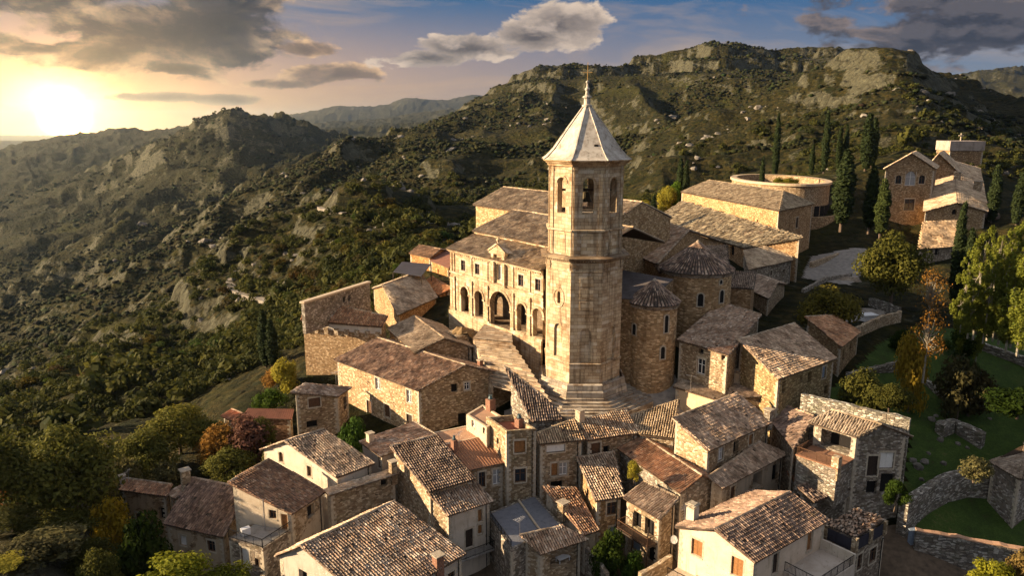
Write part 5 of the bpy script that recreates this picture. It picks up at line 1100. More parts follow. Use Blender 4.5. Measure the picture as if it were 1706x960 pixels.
villa_block('villa', 'long villa wing with broad pale roofs and a round porthole in its gable', 1538, 1646, 186, 353, 46, 25, 338, dz=(8, 0, 0, 8), wall='rubble_warm', wt=(.92, .84, .72), pal='pale', rt=(1., .93, .84), key='wing', base=1, ov=.5, wins=[(1, 1590, 353, 1.2, 1.3, 'o', True)])
villa_block('villa', 'higher rear villa block with pale gabled roof behind the arched window front', 1532, 1602, 214, 292, 16, 10.5, 256, t=.4, wall='rubble_warm', wt=(.88, .79, .67), pal='pale', rt=(.9, .86, .8), key='rear', base=1, ov=.5)
(s, z), (e_, _) = xy(1529, 416, 166), xy(1592, 403, 170); d = np.array([7.6, 13.])
house('villa', 'villa lean-to with lit sloping roof and small square window in patched white stone', [(*(s + d), 0), (*s, 0), (*e_, 0), (*(e_ + d), 0)], z, 'shed', 1, 4.4, wall='rubble_grey', wt=(1.05, .98, .9), pal='pale', rt=(1.05, .92, .75), pitch=.4, row=.55, cat='villa', key='leanto', base=-6, wins=[(1, 1561, 420, 1.3, 1.5, 'o'), (1, 1556, 458, 2.2, 2.8, 'gd')])
(s, z), (e_, _) = xy(1583, 251, 240), xy(1638, 251, 240)
vt = house('villa_tower', 'square stone villa tower topped by a small cross', [(*(s + [1, 9.5]), 0), (*s, 0), (*e_, 0), (*(e_ + [1, 9.5]), 0)], z, 'flat', par=-.02, wall='rubble', wt=(1, .82, .66), cat='tower', key='vtower', base=1)
q = MB(); z2 = ZAT(235, s)
c4 = [np.array([*p, z]) for p in vt['wc']]; cc = sum(c4) / 4
for i in range(4): a, b = cc + (c4[i] - cc) * 1.06, cc + (c4[(i + 1) % 4] - cc) * 1.06; q.quad(a, b, b + [0, 0, z2 - z], a + [0, 0, z2 - z])
q.face([cc + (p - cc) * 1.06 + [0, 0, z2 - z] for p in c4]); q.face([cc + (p - cc) * 1.06 for p in c4][::-1]); q.build('cornice', M['plaster_grey'], vt['root']).color = (1.2, 1.05, .95, 1)
q = MB(); top = cc + [0, 0, z2 - z]; q.cbox(top, .3, .3, 2.4); q.cbox(top + [0, 0, 1.5], 1.5, .3, .3); q.build('cross', M['frame_stone'], vt['root'])
(s, z), (e_, _) = xy(1646, 366, 190), xy(1760, 372, 196); d = np.array([4, 12.])
house('villa', 'dark roofed service range with a shaded arcade at the right edge', [(*(s + d), 0), (*s, 0), (*e_, 0), (*(e_ + d), 0)], z, 'shed', 1, 3.2, wall='plaster_grey', wt=(.7, .6, .52), pal='dark', rt=(.9, .9, .9), pitch=.4, row=.55, cat='villa', key='service', base=0,
      wins=[(1, 1657, 388, 2.6, 3.6, 'o', True), (1, 1680, 390, 2.6, 3.6, 'o', True), (1, 1700, 392, 2.6, 3.6, 'o', True)])
# ---- things on and around the houses
def drape(name, mat, pix, dz=.06, step=.8, z=None):
    """a sheet of ground cover following the land inside a surveyed outline"""
    pts = np.array([(P(a, b, c)[:2]) for a, b, c in pix]); lo_, hi = pts.min(0), pts.max(0)
    nx, ny = int((hi[0] - lo_[0]) / step) + 2, int((hi[1] - lo_[1]) / step) + 2
    gx, gy = np.meshgrid(lo_[0] + np.arange(nx) * step, lo_[1] + np.arange(ny) * step, indexing='ij'); gz = ground(gx, gy) + dz
    cx, cy_ = gx[:-1, :-1] + step / 2, gy[:-1, :-1] + step / 2; ins = np.zeros(cx.shape, bool)
    for (x0, y0), (x1, y1) in zip(pts, np.roll(pts, -1, 0)):
        c = ((y0 > cy_) != (y1 > cy_)) & (cx < (x1 - x0) * (cy_ - y0) / (y1 - y0 + 1e-9) + x0); ins ^= c
    i, j = np.where(ins); k = lambda a, b: a * ny + b
    q = MB(); q.add_np(np.stack([gx, gy, gz], -1).reshape(-1, 3), np.stack([k(i, j), k(i + 1, j), k(i + 1, j + 1), k(i, j + 1)], -1), np.ones((len(i), 3)))
    o = q.build(name, M[mat], smooth=True); return tag(o, kind='structure')
drape('garden_ground', 'grass', [(1415, 640, 0), (1470, 560, 3), (1560, 545, 2), (1760, 600, -1), (1800, 960, -9), (1640, 900, -9), (1505, 890, -8.5), (1515, 720, -3), (1340, 660, 0)], .1)
drape('lane', 'dirt', [(1500, 885, -9), (1760, 930, -10), (1700, 1010, -11), (1380, 1010, -12), (1440, 905, -10)], .06)
drape('street', 'plaza', [(840, 640, 1), (900, 640, 1), (1110, 640, 0), (1190, 650, 0), (1130, 720, -2), (960, 720, -1), (880, 720, -2)], .05)
drape('street', 'dirt', [(560, 745, -6.5), (720, 735, -5), (960, 760, -5), (1300, 760, -5), (1420, 900, -9), (1300, 1000, -12), (460, 1000, -14), (380, 930, -13)], .05, 1.)
drape('plaza', 'plaza', [(1335, 470, 3.5), (1352, 432, 4.5), (1440, 425, 5), (1452, 440, 5), (1415, 480, 3.5)], .12)
drape('plaza', 'plaza', [(1395, 545, 2.5), (1420, 515, 3), (1480, 520, 3), (1440, 545, 2)], .12)
def path(pix, w=2.2, mat='asphalt_path'):
    pp = []
    for (x0, y0), (x1, y1) in zip(pix[:-1], pix[1:]):
        k = max(1, int(math.hypot(x1 - x0, y1 - y0) / 5)); pp += [hit(x0 + (x1 - x0) * i / k, y0 + (y1 - y0) * i / k) for i in range(k)]
    runs = [[pp[0]]]
    for a, b in zip(pp[:-1], pp[1:]):
        if np.linalg.norm((b - a)[:2]) > .12 * math.hypot(*a[:2]): runs.append([])
        runs[-1].append(b)
    for pts in runs:
        if len(pts) < 4: continue
        pts = np.array(pts)
        for _ in range(3): pts[1:-1] = (pts[:-2] + pts[1:-1] + pts[2:]) / 3
        s = np.concatenate([[0], np.cumsum(np.linalg.norm(np.diff(pts[:, :2], axis=0), axis=1))]); t = np.arange(0, s[-1], 2.); pts = np.stack([np.interp(t, s, pts[:, 0]), np.interp(t, s, pts[:, 1])], 1)
        if len(pts) < 14: continue
        w_ = w * .75; d = np.gradient(pts, axis=0); nn = np.stack([d[:, 1], -d[:, 0]], 1) / (np.linalg.norm(d, axis=1)[:, None] + 1e-9); q = MB(); L = pts + nn * w_ / 2; Rr = pts - nn * w_ / 2; zl, zr = ground(L[:, 0], L[:, 1]), ground(Rr[:, 0], Rr[:, 1])
        z = (np.maximum(zl, zr) + zl + zr) / 3 + .2; ker = np.ones(5) / 5; z = np.convolve(np.pad(z, 2, 'edge'), ker, 'valid')
        for i in range(len(pts) - 1):
            j = i + 1; q.quad((*Rr[i], z[i]), (*L[i], z[i]), (*L[j], z[j]), (*Rr[j], z[j])); q.quad((*L[i], z[i]), (*L[i], z[i] - 1.2), (*L[j], z[j] - 1.2), (*L[j], z[j])); q.quad((*Rr[i], z[i] - 1.2), (*Rr[i], z[i]), (*Rr[j], z[j]), (*Rr[j], z[j] - 1.2))
        tag(q.build('path', M[mat]), kind='structure')
path([(452, 505), (425, 497), (400, 490), (385, 480), (381, 470), (395, 462)], 4); path([(200, 612), (240, 600), (290, 582), (342, 563)], 3.)
path([(350, 596), (362, 605), (368, 620), (378, 632), (386, 642)], 2.4); path([(575, 356), (550, 353), (535, 349), (529, 340), (536, 334)], 3); path([(90, 580), (120, 568), (140, 560)], 4); path([(452, 490), (500, 487), (540, 478)], 3)
path([(700, 262), (760, 250), (800, 240)], 5); path([(1040, 300), (1080, 292), (1110, 290)], 4)
g3 = lambda px, py, z: P(px, py, z)
# garden walls
stone_wall('bright-faced dry stone wall climbing behind the loggia house', [g3(1336, 656, 3.6), g3(1420, 676, 3.4), g3(1517, 698, 3.3)], w=.7, drop=3.5, tint=(1.3, 1.3, 1.25))
stone_wall('curved tall dry stone wall running from the loggia house up to the grey hut', [g3(1506, 838, -4.6), g3(1525, 824, -4.6), g3(1548, 808, -4.4), g3(1580, 791, -4.2), g3(1615, 780, -4), g3(1652, 776, -3.8)], w=1.0, drop=3.6)
stone_wall('dry stone wall with red tile coping along the lane at the bottom right', [g3(1526, 884, -7), g3(1580, 893, -7.2), g3(1640, 904, -7.4), g3(1760, 925, -7.6)], w=.6, drop=3.2, cap='terracotta_flat', tint=(.8, .82, .85))
stone_wall('pale retaining wall of the upper garden below the poplars', [g3(1604, 560, 2.2), g3(1640, 572, 1.8), g3(1680, 586, 1.4), g3(1760, 610, 1)], w=.6, drop=3.0, tint=(1.1, 1.1, 1.1))
stone_wall('low mossy wall from the small orange-flecked house to the bare tree', [g3(1412, 622, 1.6), g3(1450, 613, 1.7), g3(1505, 600, 2.0)], w=.6, drop=2.2)
stone_wall('tumbling garden wall below the bare tree ending in loose stones', [g3(1512, 610, 1.0), g3(1540, 628, .2), g3(1566, 648, -.6), g3(1578, 664, -1.6)], w=.6, drop=1.2)
stone_wall('sunlit rubble wall edging the small paved yard', [g3(1426, 546, 4.2), g3(1470, 526, 4.4), g3(1500, 519, 4.4)], w=.6, drop=2.5, mat='rubble_warm')
stone_wall('dark dry stone wall between the yard and the magnolia', [g3(1450, 496, 4.8), g3(1476, 504, 4.8), g3(1500, 512, 4.6)], w=.6, drop=2.2, tint=(.7, .7, .7))
stone_wall('low wall with pale top beside the monastery plaza', [g3(1352, 437, 5.8), g3(1400, 421, 6), g3(1432, 411, 6.2)], w=.8, drop=2, mat='rubble_warm')
stone_wall('low ruined foundation wall in the monastery yard', [g3(1358, 408, 6.4), g3(1395, 412, 6.3), g3(1428, 408, 6.4)], w=.7, drop=1.5, mat='rubble_grey')
stone_wall('pale boundary wall behind the big dark cypress', [g3(1356, 387, 7.5), g3(1400, 386, 7.5), g3(1460, 387, 7.5)], w=.6, drop=2, mat='rubble_grey', tint=(1.2, 1.1, 1))
stone_wall('retaining wall between the plaza and the outdoor steps', [g3(1338, 482, 4.6), g3(1376, 462, 5), g3(1418, 456, 5)], w=.6, drop=3, mat='rubble_grey')
stone_wall('broken old wall half buried in the dark grass slope', [g3(1566, 706, -2.2), g3(1590, 700, -2.2), g3(1640, 722, -2.8)], w=1.2, drop=1)
stone_wall('low ivy-grown wall at the bottom left below the round trees', [g3(76, 925, -13.5), g3(120, 918, -13.2), g3(160, 914, -13)], w=.7, drop=3, mat='rubble_warm', tint=(.8, .65, .5))
stone_wall('small parapet wall of the leafy courtyard', [g3(972, 905, -8.6), g3(990, 925, -9), g3(1012, 955, -9)], w=.4, drop=2.5, mat='rubble_grey')
stone_wall('stepped courtyard wall left of the flaking white house', [g3(1066, 955, -8), g3(1090, 944, -8), g3(1118, 925, -7.6)], w=.45, drop=3, mat='rubble_warm')
# outdoor steps in the monastery yard
sr = empty('garden_steps', P(1425, 480, 3), 'grey outdoor steps climbing to the monastery plaza', 'stairs'); q = MB()
a0 = P(1408, 500, 2.0); ax = nrm([1, -.15, 0]); ay = nrm([.15, 1, 0])
for k in range(12): q.box(a0 + ay * k * .9 + [0, 0, -2], ax * 5.2, ay * (12 - k) * .9, (0, 0, 2 + k * .24))
q.build('steps', M['ashlar_grey'], sr)
# courtyard wall of the bastion, seen from inside, with two slits
cw = empty('courtyard_wall', P(493, 540, 3), 'grey plastered courtyard wall with pale coping rising behind the bastion', 'wall')
pa, pb = P(507, 506, 9.4), P(616, 472, 9.4); zb_ = ZAT(472, pb)
q = MB(); e = nrm((pb - pa)[:2]); L = float(np.linalg.norm((pb - pa)[:2])); hs = [rect_pts(ONP(573, 499, pa, e)[0], ONP(573, 499, pa, e)[1] - .5, .6, 1.), rect_pts(ONP(582, 497, pa, e)[0], ONP(582, 497, pa, e)[1] - .5, .6, 1.)]
panel(q, pa, e, [(0, 4.6), (L, 4.6), (L, 9.4), (0, 9.4)], hs, depth=.55); n2 = np.array([e[1], -e[0]]); pc = pb[:2] - n2 * .6; panel(q, pc, -e, [(0, 4.6), (L, 4.6), (L, 9.4), (0, 9.4)], hs and [], depth=.1)
panel(q, pa[:2] - n2 * .6, n2 * 1., [(0, 4.6), (.6, 4.6), (.6, 9.4), (0, 9.4)]); panel(q, pb[:2], -n2, [(0, 4.6), (.6, 4.6), (.6, 9.4), (0, 9.4)])
q.build('wall', M['rubble_grey'], cw)
q = MB(); q.box((*(pa[:2] + n2 * .15 - e * .2), 9.404), (*(e * (L + .4)), 0), (*(-n2 * .9), 0), (0, 0, .3)); q.build('coping', M['plaster_cream'], cw)
pd = P(500, 545, 4.5); ee = nrm((pd - pa)[:2]); Ls = float(np.linalg.norm((pd - pa)[:2])); 
# bastion: white band and corbels under the eave
B_ = HOUSES['bastion']; a, e, L = B_['walls'][0]; n2 = np.array([e[1], -e[0]]); q = MB(); zt_ = B_['ze'] - .3
q.box((*(a + n2 * .003), zt_ - 1.0), (*(e * L), 0), (*(n2 * .06), 0), (0, 0, 1.0)); q.build('white_band', M['plaster_white'], B_['root'])
for k in range(8):
    u = .6 + k * (L - 1.2) / 7; q = MB(); q.box((*(a + e * (u - .35) + n2 * .004), zt_ - 1.6), (*(e * .7), 0), (*(n2 * .3), 0), (0, 0, 1.0)); q.build('corbel', M['rubble_warm'], B_['root'])
# dark canopy beside the ochre houses
cn = empty('canopy', P(690, 470, 4), 'dark blue sloping awning roof on posts beside the ochre house', 'awning')
c4 = [P(655, 453, 8.0), P(702, 460, 8.0), P(718, 440, 8.9), P(670, 436, 8.9)]; q = MB(); slab(q, c4, .12, 0); q.build('roof', M['canvas_dark'], cn)
for p in c4:
    q = MB(); q.tube((p[0], p[1], float(ground(p[0], p[1])) - .3), (p[0], p[1], p[2] - .13), .1); q.build('post', M['wood_dark'], cn)
# brown tarpaulin on the ruined corner near the steps
q = MB(); b0 = P(768, 560, 4.6); 
for k in range(6):
    for m in range(5):
        f = lambda i, j: b0 + np.array([-2.2 + i * .8, -1.6 + j * .8, 1.3 - .13 * ((i - 3) ** 2 + (j - 2) ** 2) + .3 * math.sin(i * 2.1 + j * 1.3)])
        q.quad(f(k, m), f(k + 1, m), f(k + 1, m + 1), f(k, m + 1))
tp = q.build('tarpaulin', M['canvas_brown']); tag(tp, 'crumpled brown tarpaulin over the ruined corner by the portico steps', 'tarpaulin')
q = MB(); q.cbox(b0 + [0, .2, -4], 4.2, 3.6, 4.6, .7); o = q.build('ruined_wall', M['rubble']); tag(o, 'roofless stump of wall under the brown tarpaulin', 'wall')
# roof terrace rails, chimneys, aerials, clutter
def top4(k): return HOUSES[k]['c']
A_ = HOUSES['annex']; c = A_['c']; up3 = np.array([0, 0, 1.])
rail(A_['root'], [c[0] + up3 * .0, c[1], c[2]], .95)
q = MB(); m_ = c[1] * .5 + c[0] * .5; ac = c[0] * .45 + c[3] * .3 + c[1] * .25; q.cbox(ac, .85, .5, .7, .7); q.cbox(ac + [0, 0, .7], .9, .55, .05, .7); o = q.build('cabinet_unit', M['white_body']); tag(o, 'white outdoor unit box on the railed roof terrace', 'box')
q = MB(); q.tube(c[3] * .5 + c[1] * .3 + c[2] * .2, c[3] * .5 + c[1] * .3 + c[2] * .2 + up3 * 3.4, .07); o = q.build('pole', M['steel']); tag(o, 'thin grey pole standing on the railed roof terrace', 'pole')
D_ = HOUSES['door']; a, e, L = D_['walls'][1]; n2 = np.array([e[1], -e[0]]); u, z = ONP(782, 918, a, e); q = MB(); q.box((*(a + e * .3 + n2 * .003), z - .25), (*(e * (L - .4)), 0), (*(n2 * 1.2), 0), (0, 0, .2)); q.build('balcony', M['concrete'], D_['root'])
b3 = lambda u, d: np.array([*(a + e * u + n2 * d), z - .05]); rail(D_['root'], [b3(.3, .05), b3(.3, 1.15), b3(L - .1, 1.15), b3(L - .1, .05)], .95)
G_ = HOUSES['gallery']; a, e, L = G_['walls'][0]; n2 = np.array([e[1], -e[0]]); u, z = ONP(1075, 893, a, e); q = MB(); q.box((*(a + e * .1 + n2 * .003), z - .2), (*(e * (L - .2)), 0), (*(n2 * 1.5), 0), (0, 0, .18)); q.build('balcony', M['wood_dark'], G_['root'])
b3 = lambda u, d: np.array([*(a + e * u + n2 * d), z]); rail(G_['root'], [b3(.15, .05), b3(.15, 1.42), b3(L - .15, 1.42), b3(L - .15, .05)], .95, mat='wood_brown', sp=.2)
for u in (.2, L / 2, L - .2): q = MB(); q.tube(b3(u, 1.4) - up3 * 3.2, b3(u, 1.3) + up3 * 2.2, .07, n=6); q.build('post', M['wood_dark'], G_['root'])
W_ = HOUSES['flaking']; a, e, L = W_['walls'][1]; n2 = np.array([e[1], -e[0]]); u0_, z = ONP(1345, 925, a, e); z = -6.0; u1_ = L - .2; u0_ = L * .42; q = MB()
q.box((*(a + e * u0_ + n2 * .003), z - 5), (*(e * (u1_ - u0_)), 0), (*(n2 * 3.6), 0), (0, 0, 5)); q.build('terrace', M['plaster_white'], W_['root']).color = (.9, .88, .9, 1)
q = MB(); q.box((*(a + e * (u1_ - .25) + n2 * .004), z + .004), (*(e * .24), 0), (*(n2 * 3.58), 0), (0, 0, 1.1)); q.build('terrace_parapet', M['plaster_white'], W_['root'])
b3 = lambda u, d: np.array([*(a + e * u + n2 * d), z]); rail(W_['root'], [b3(u0_ + .1, .1), b3(u0_ + .1, 3.5), b3(u1_, 3.5)], 1.0, mat='iron')
a, e, L = W_['walls'][0]; n2 = np.array([e[1], -e[0]]); q = MB(); q.box((*(a + n2 * .003), -12), (*(e * 4.5), 0), (*(n2 * 2.2), 0), (0, 0, 4.6)); q.build('lower_annex', M['plaster_white'], W_['root']).color = (.95, .86, .78, 1)
b3 = lambda u, d: np.array([*(a + e * u + n2 * d), -7.4]); rail(W_['root'], [b3(.2, 2.1), b3(4.4, 2.1), b3(4.4, .1)], 1.0)
chimney(W_['root'], on_roof(W_, 1153, 868), 1.5, .9, 'plaster_white', 'cap', .75)
for k, px, py, hh, w, mt, kd in (('front', 730, 945, 1.2, .8, 'brick_red', 'slab'), ('block', 655, 790, 1.5, .7, 'rubble', 'slab'), ('cream', 1228, 640, 1.6, .9, 'plaster_cream', 'cap'), ('ribbed', 757, 752, 1.4, .6, 'brick_red', 'pot'), ('back', 617, 738, 1.2, .7, 'plaster_cream', 'slab'),
                                 ('long', 310, 805, 1.6, .9, 'rubble', 'slab'), ('end', 205, 806, 1.0, .6, 'plaster_grey', 'slab'), ('row2', 966, 702, 1.4, .8, 'plaster_cream', 'slab'), ('loose', 938, 850, .9, .9, 'rubble', 'slab'), ('bright', 1280, 700, 1.3, .8, 'rubble_grey', 'slab'), ('wing', 1594, 300, 2.2, 1.4, 'rubble_warm', 'slab'), ('wing', 1628, 318, 2.6, 1.6, 'rubble_warm', 'slab'), ('lit', 800, 612, 1.0, .6, 'brick_red', 'slab')):
    chimney(HOUSES[k]['root'], on_roof(HOUSES[k], px, py), hh, w, mt, kd)
pq = HOUSES['parapet']; c = pq['c']; chimney(pq['root'], c[0] * .2 + c[2] * .5 + c[3] * .3 - up3 * .7, 1.1, .8, 'brick_red', 'pot', below=.0); chimney(HOUSES['annex2']['root'], HOUSES['annex2']['c'][3] * .6 + HOUSES['annex2']['c'][2] * .4 - up3 * .2, 1.5, .9, 'brick_red', 'pot', below=0.)
for k, px, py, h in (('ribbed', 765, 748, 2.2), ('dark', 870, 670, 2.4), ('row', 945, 705, 1.8), ('cream', 1150, 655, 2.6), ('slate', 866, 902, 2.8), ('end', 215, 805, 1.8), ('join', 1260, 652, 2.0), ('flaking', 1140, 866, 1.6), ('square', 560, 640, 2.), ('black', 1400, 800, 2.2)):
    antenna(HOUSES[k]['root'], on_roof(HOUSES[k], px, py) - up3 * .1, h, rng.uniform(0, 3))
# slate terrace: rail and seam
S_ = HOUSES['slate']; c = S_['c']; q = MB(); q.bar(c[0] * .35 + c[3] * .65 + up3 * .02, c[1] * .4 + c[2] * .6 + up3 * .02, .09); q.build('seam', M['plaster_cream'], S_['root']); rail(S_['root'], [c[0], c[0] * .0 + c[1]], .9, sp=.12)
# screened roof terrace
K_ = HOUSES['screen']; c = [p + up3 * 0 for p in K_['c']]; q = MB()
for p0, p1 in ((c[0], c[1]), (c[1], c[2])): d = p1 - p0; q.box(p0 + d * .04 + up3 * .0, d * .92, np.cross(nrm(d), up3) * -.06, up3 * 1.25)
q.build('screen', M['canvas_dark'], K_['root'])
for p in (c[0], c[1], c[2], (c[1] + c[2]) / 2): q = MB(); q.cbox(p * .97 + sum(c) / 4 * .03, .5, .5, 1.5, .7); q.build('pier', M['rubble'], K_['root'])
q = MB(); pl = [p * .96 + sum(c) / 4 * .04 + up3 * 1.5 for p in c]; slab(q, pl, .1); tile_plane(q, pl, .3, .4, 'brown', 6, .2); q.build('tile_cover', [M['tile'], M['wood_dark']], K_['root'])
# loggia terrace of the tall rubble house
L_ = HOUSES['loggia']; a, e, L = L_['walls'][0]; n2 = np.array([e[1], -e[0]]); zt_ = ONP(1395, 757, a, e)[1]; q = MB(); q.box((*(a + e * .1 + n2 * .004), zt_ - 4.5), (*(e * (L - .2)), 0), (*(n2 * 3.8), 0), (0, 0, 4.5)); o = q.build('terrace', M['rubble_grey'], L_['root'])
q = MB(); q.box((*(a + e * .0 + n2 * .01), zt_ + .004), (*(e * L), 0), (*(n2 * 3.9), 0), (0, 0, .12)); q.build('terrace_floor', M['terracotta_flat'], L_['root']).color = (.7, .6, .55, 1)
b3 = lambda u, d: np.array([*(a + e * u + n2 * d), zt_ + .12]); rail(L_['root'], [b3(.1, .3), b3(.1, 3.7), b3(L - .6, 3.7)], .9, mat='wood_brown'); q = MB(); q.cbox(b3(L - .4, 3.4) - up3 * 1.5, .8, .8, 2.7, .7); q.build('pier', M['rubble_warm'], L_['root'])
# table inside the shelter and a chair
tb = empty('table', P(930, 944, -9.4), 'pale garden table inside the open tiled shelter', 'table'); q = MB(); a, e, L = HOUSES['porch']['walls'][1]; n2 = np.array([e[1], -e[0]]); u, zc_ = ONP(938, 924, a, e); zc_ = min(zc_ + 1.15, HOUSES['porch']['ze'] - .35) - 2.3; t0 = np.array([*(a + e * (u + .5) - n2 * .8), zc_ + .01]); tb.location = Vector([float(k) for k in t0]); q.cbox(t0 + up3 * .72, 1.5, .8, .05, .6); q.build('table_top', M['white_body'], tb)
for sx in (-.65, .65):
    for sy in (-.32, .32): q = MB(); q.cbox(t0 + [sx * .82 - sy * .56, sx * .56 + sy * .82, 0], .06, .06, .72, .6); q.build('leg', M['white_body'], tb)
# dish
ds = empty('satellite_dish', P(1128, 905, -5), 'pale satellite dish on a bracket left of the flaking white house', 'satellite dish'); d0 = P(1124, 900, -5.2); nn = nrm([-.7, -.6, .35]); ux = nrm(np.cross(nn, up3)); uy = np.cross(ux, nn); q = MB()
for r0, r1, k0, k1 in ((0, .2, 0, .03), (.2, .42, .03, .11)):
    for k in range(16):
        f = lambda r, k_, t: d0 + (ux * math.cos(t) + uy * math.sin(t)) * r + nn * k_; t0_, t1_ = k * math.tau / 16, (k + 1) * math.tau / 16
        q.face([f(r0, k0, t0_), f(r1, k1, t0_), f(r1, k1, t1_), f(r0, k0, t1_)] if r0 else [f(0, 0, 0), f(r1, k1, t0_), f(r1, k1, t1_)])
q.build('dish', M['plaster_grey'], ds); q = MB(); q.tube(d0, d0 + nn * .6 - uy * .3, .02); q.build('feed_arm', M['steel'], ds); q = MB(); q.tube(d0 - nn * .02, d0 + np.array([.9, .4, -.5]), .03); q.build('bracket', M['steel'], ds)
# pale parasol between the round trees
pr = empty('parasol', P(322, 790, -13), 'pale blue parasol between the round green tree and the autumn tree', 'parasol'); p0 = P(321, 757, -10.0); q = MB(); q.tube(p0 - up3 * 3.4, p0 + up3 * .5, .05); q.build('pole', M['white_paint'], pr)
q = MB(); q.lathe(p0, [(2.0, -.25), (1.1, .2), (.0, .55)], 8); q.lathe(p0, [(0, .5), (1.1, .15), (2.0, -.3)], 8); q.build('canopy', M['canvas_blue'], pr)
# white garden table block and blue door panel
q = MB(); t0 = P(1445, 534, 3.1); q.cbox(t0, 2.4, 1.6, 1.0, .2); q.cbox(t0 + up3 * 1.0, 2.8, 2., .12, .2); o = q.build('garden_shed', M['white_body']); tag(o, 'small white box shed on the paved yard by the garden wall', 'shed')
q = MB(); t0 = P(1519, 912, -9.4); q.cbox(t0, .9, .5, 2.1, .3); q.cbox(t0 + up3 * 2.1, 1.0, .6, .06, .3); o = q.build('utility_cabinet', M['blue_grey']); tag(o, 'blue-grey utility cabinet at the end of the tile-coped wall', 'cabinet')
# loose field stones on the grass
for k, (px, py, z, s) in enumerate([(1567, 728, -3.6, .8), (1596, 735, -4, .6), (1612, 738, -4, .5), (1560, 690, -2.4, .6), (1552, 697, -2.6, .9), (1572, 768, -5, .7), (1540, 772, -5.2, .9), (1528, 786, -5.8, 1.1), (1520, 775, -5.4, .8), (1535, 800, -6, .6), (1590, 680, -2, .5), (1650, 690, -2.4, .5), (1546, 760, -5, .5)]):
    p = P(px, py, z); p[2] = float(ground(p[0], p[1])); q = MB(); an = rng.uniform(.7, 1.2, (5, 9))
    prof = [(s * .5, -.2), (s * .62, s * .2), (s * .5, s * .5), (s * .2, s * .66), (0, s * .68)]
    for i in range(4):
        for j in range(9):
            f = lambda i_, j_: p + np.array([prof[i_][0] * an[i_, j_ % 9] * math.cos(j_ * math.tau / 9), prof[i_][0] * an[i_, j_ % 9] * math.sin(j_ * math.tau / 9) * .8, prof[i_][1]])
            q.quad(f(i, j), f(i, j + 1), f(i + 1, j + 1), f(i + 1, j))
    tag(q.build('boulder', M['rock']), 'pale loose boulder lying on the dark garden grass', 'boulder', 'loose boulders on the garden grass')

# cables slung between houses and poles
for (ka, pa_, kb, pb_, lb) in (('dark', (862, 668), 'parapet', (880, 712), 'thin black cable slung from the dark mottled roof to the parapet house'), ('row', (930, 712), 'ochre', (1000, 770), 'thin black cable slung from the row house to the ochre walled house'), ('ridge', (1140, 800), 'flaking', (1150, 870), 'thin black cable slung to the flaking white house'), ('tall', (720, 760), 'door', (780, 815), 'thin black cable slung across the tall dark roof')):
    A, B = on_roof(HOUSES[ka], *pa_) + up3 * .8, on_roof(HOUSES[kb], *pb_) + up3 * .8; q = MB(); pr_ = None
    for t in np.linspace(0, 1, 13):
        c = A + (B - A) * t - up3 * 1.0 * 4 * t * (1 - t) * .35
        if pr_ is not None: q.tube(pr_, c, .022, n=4, cap=False)
        pr_ = c
    tag(q.build('cable', M['iron']), lb, 'cable')
# ---- trees and scrub
def cards(cl, n, size, asp=1.6, droop=0., seed=1, flat=.0):
    """leaf faces spread through clusters (x, y, z, rx, ry, rz)"""
    g = np.random.default_rng(seed); cl = np.array(cl, float); w = cl[:, 3] * cl[:, 4] * cl[:, 5]; w = w ** .75; k = g.choice(len(cl), n, p=w / w.sum())
    d = g.normal(size=(n, 3)); d /= np.linalg.norm(d, axis=1)[:, None]; rr = g.random(n) ** .38
    c = cl[k, :3] + d * rr[:, None] * cl[k, 3:6]
    nn = d + g.normal(0, .55, (n, 3)) + [0, 0, .35]; nn /= np.linalg.norm(nn, axis=1)[:, None]
    a = np.cross(nn, g.normal(size=(n, 3))); a /= np.linalg.norm(a, axis=1)[:, None]; b = np.cross(nn, a)
    s = size * g.uniform(.6, 1.35, n)[:, None]; a *= s * asp * .5; b *= s * .5
    v = np.stack([c - a, c - b * .9, c + a, c + b * .9], 1).reshape(-1, 3)
    cv = g.random(len(cl))[k]; t = np.clip(.25 * cv + .55 * g.random(n) + .2 * rr, 0, 1); t = np.stack([t, t, t], 1)  # leaves brighten outwards: the sunlit rim of the crown put into the tint
    return v, np.arange(n * 4).reshape(-1, 4), t
def limbs(mb, base, top, r, n, cl, seed=0):
    g = np.random.default_rng(seed); base, top = np.array(base, float), np.array(top, float); m = base + (top - base) * .45 + g.normal(0, .12, 3) * [1, 1, 0]
    mb.tube(base, m, r, r * .7, 7, False); mb.tube(m, top, r * .7, r * .25, 7, False)
    for k in range(n):
        c = np.array(cl[g.integers(len(cl))][:3]); s = m + (top - m) * g.uniform(0, .6); mid = (s + c) / 2 + g.normal(0, .2, 3) + [0, 0, -.2]
        mb.tube(s, mid, r * .38, r * .22, 5, False); mb.tube(mid, c, r * .22, r * .06, 5, False)
PROTO = {}
def proto(key, cl, n, size, leafm, barkm, th, r, nb, asp=1.6, seed=1):
    """a tree at the origin: trunk mesh and crown mesh, kept as data to be shared"""
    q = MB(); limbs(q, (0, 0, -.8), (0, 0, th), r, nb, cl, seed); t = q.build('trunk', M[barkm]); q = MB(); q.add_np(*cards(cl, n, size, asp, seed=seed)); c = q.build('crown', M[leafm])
    PROTO[key] = (t.data, c.data)
    for o in (t, c): bpy.data.objects.remove(o)
def tree(key, name, p, s, label, cat='tree', group=None, rz=None, sz=None, tint=(1, 1, 1)):
    root = empty(name, p, label, cat, group); root.scale = (s, s, sz or s); root.rotation_euler = (0, 0, rng.uniform(0, 6.28) if rz is None else rz)
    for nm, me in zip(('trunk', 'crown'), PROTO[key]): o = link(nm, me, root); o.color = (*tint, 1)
    return root
g = np.random.default_rng(11)
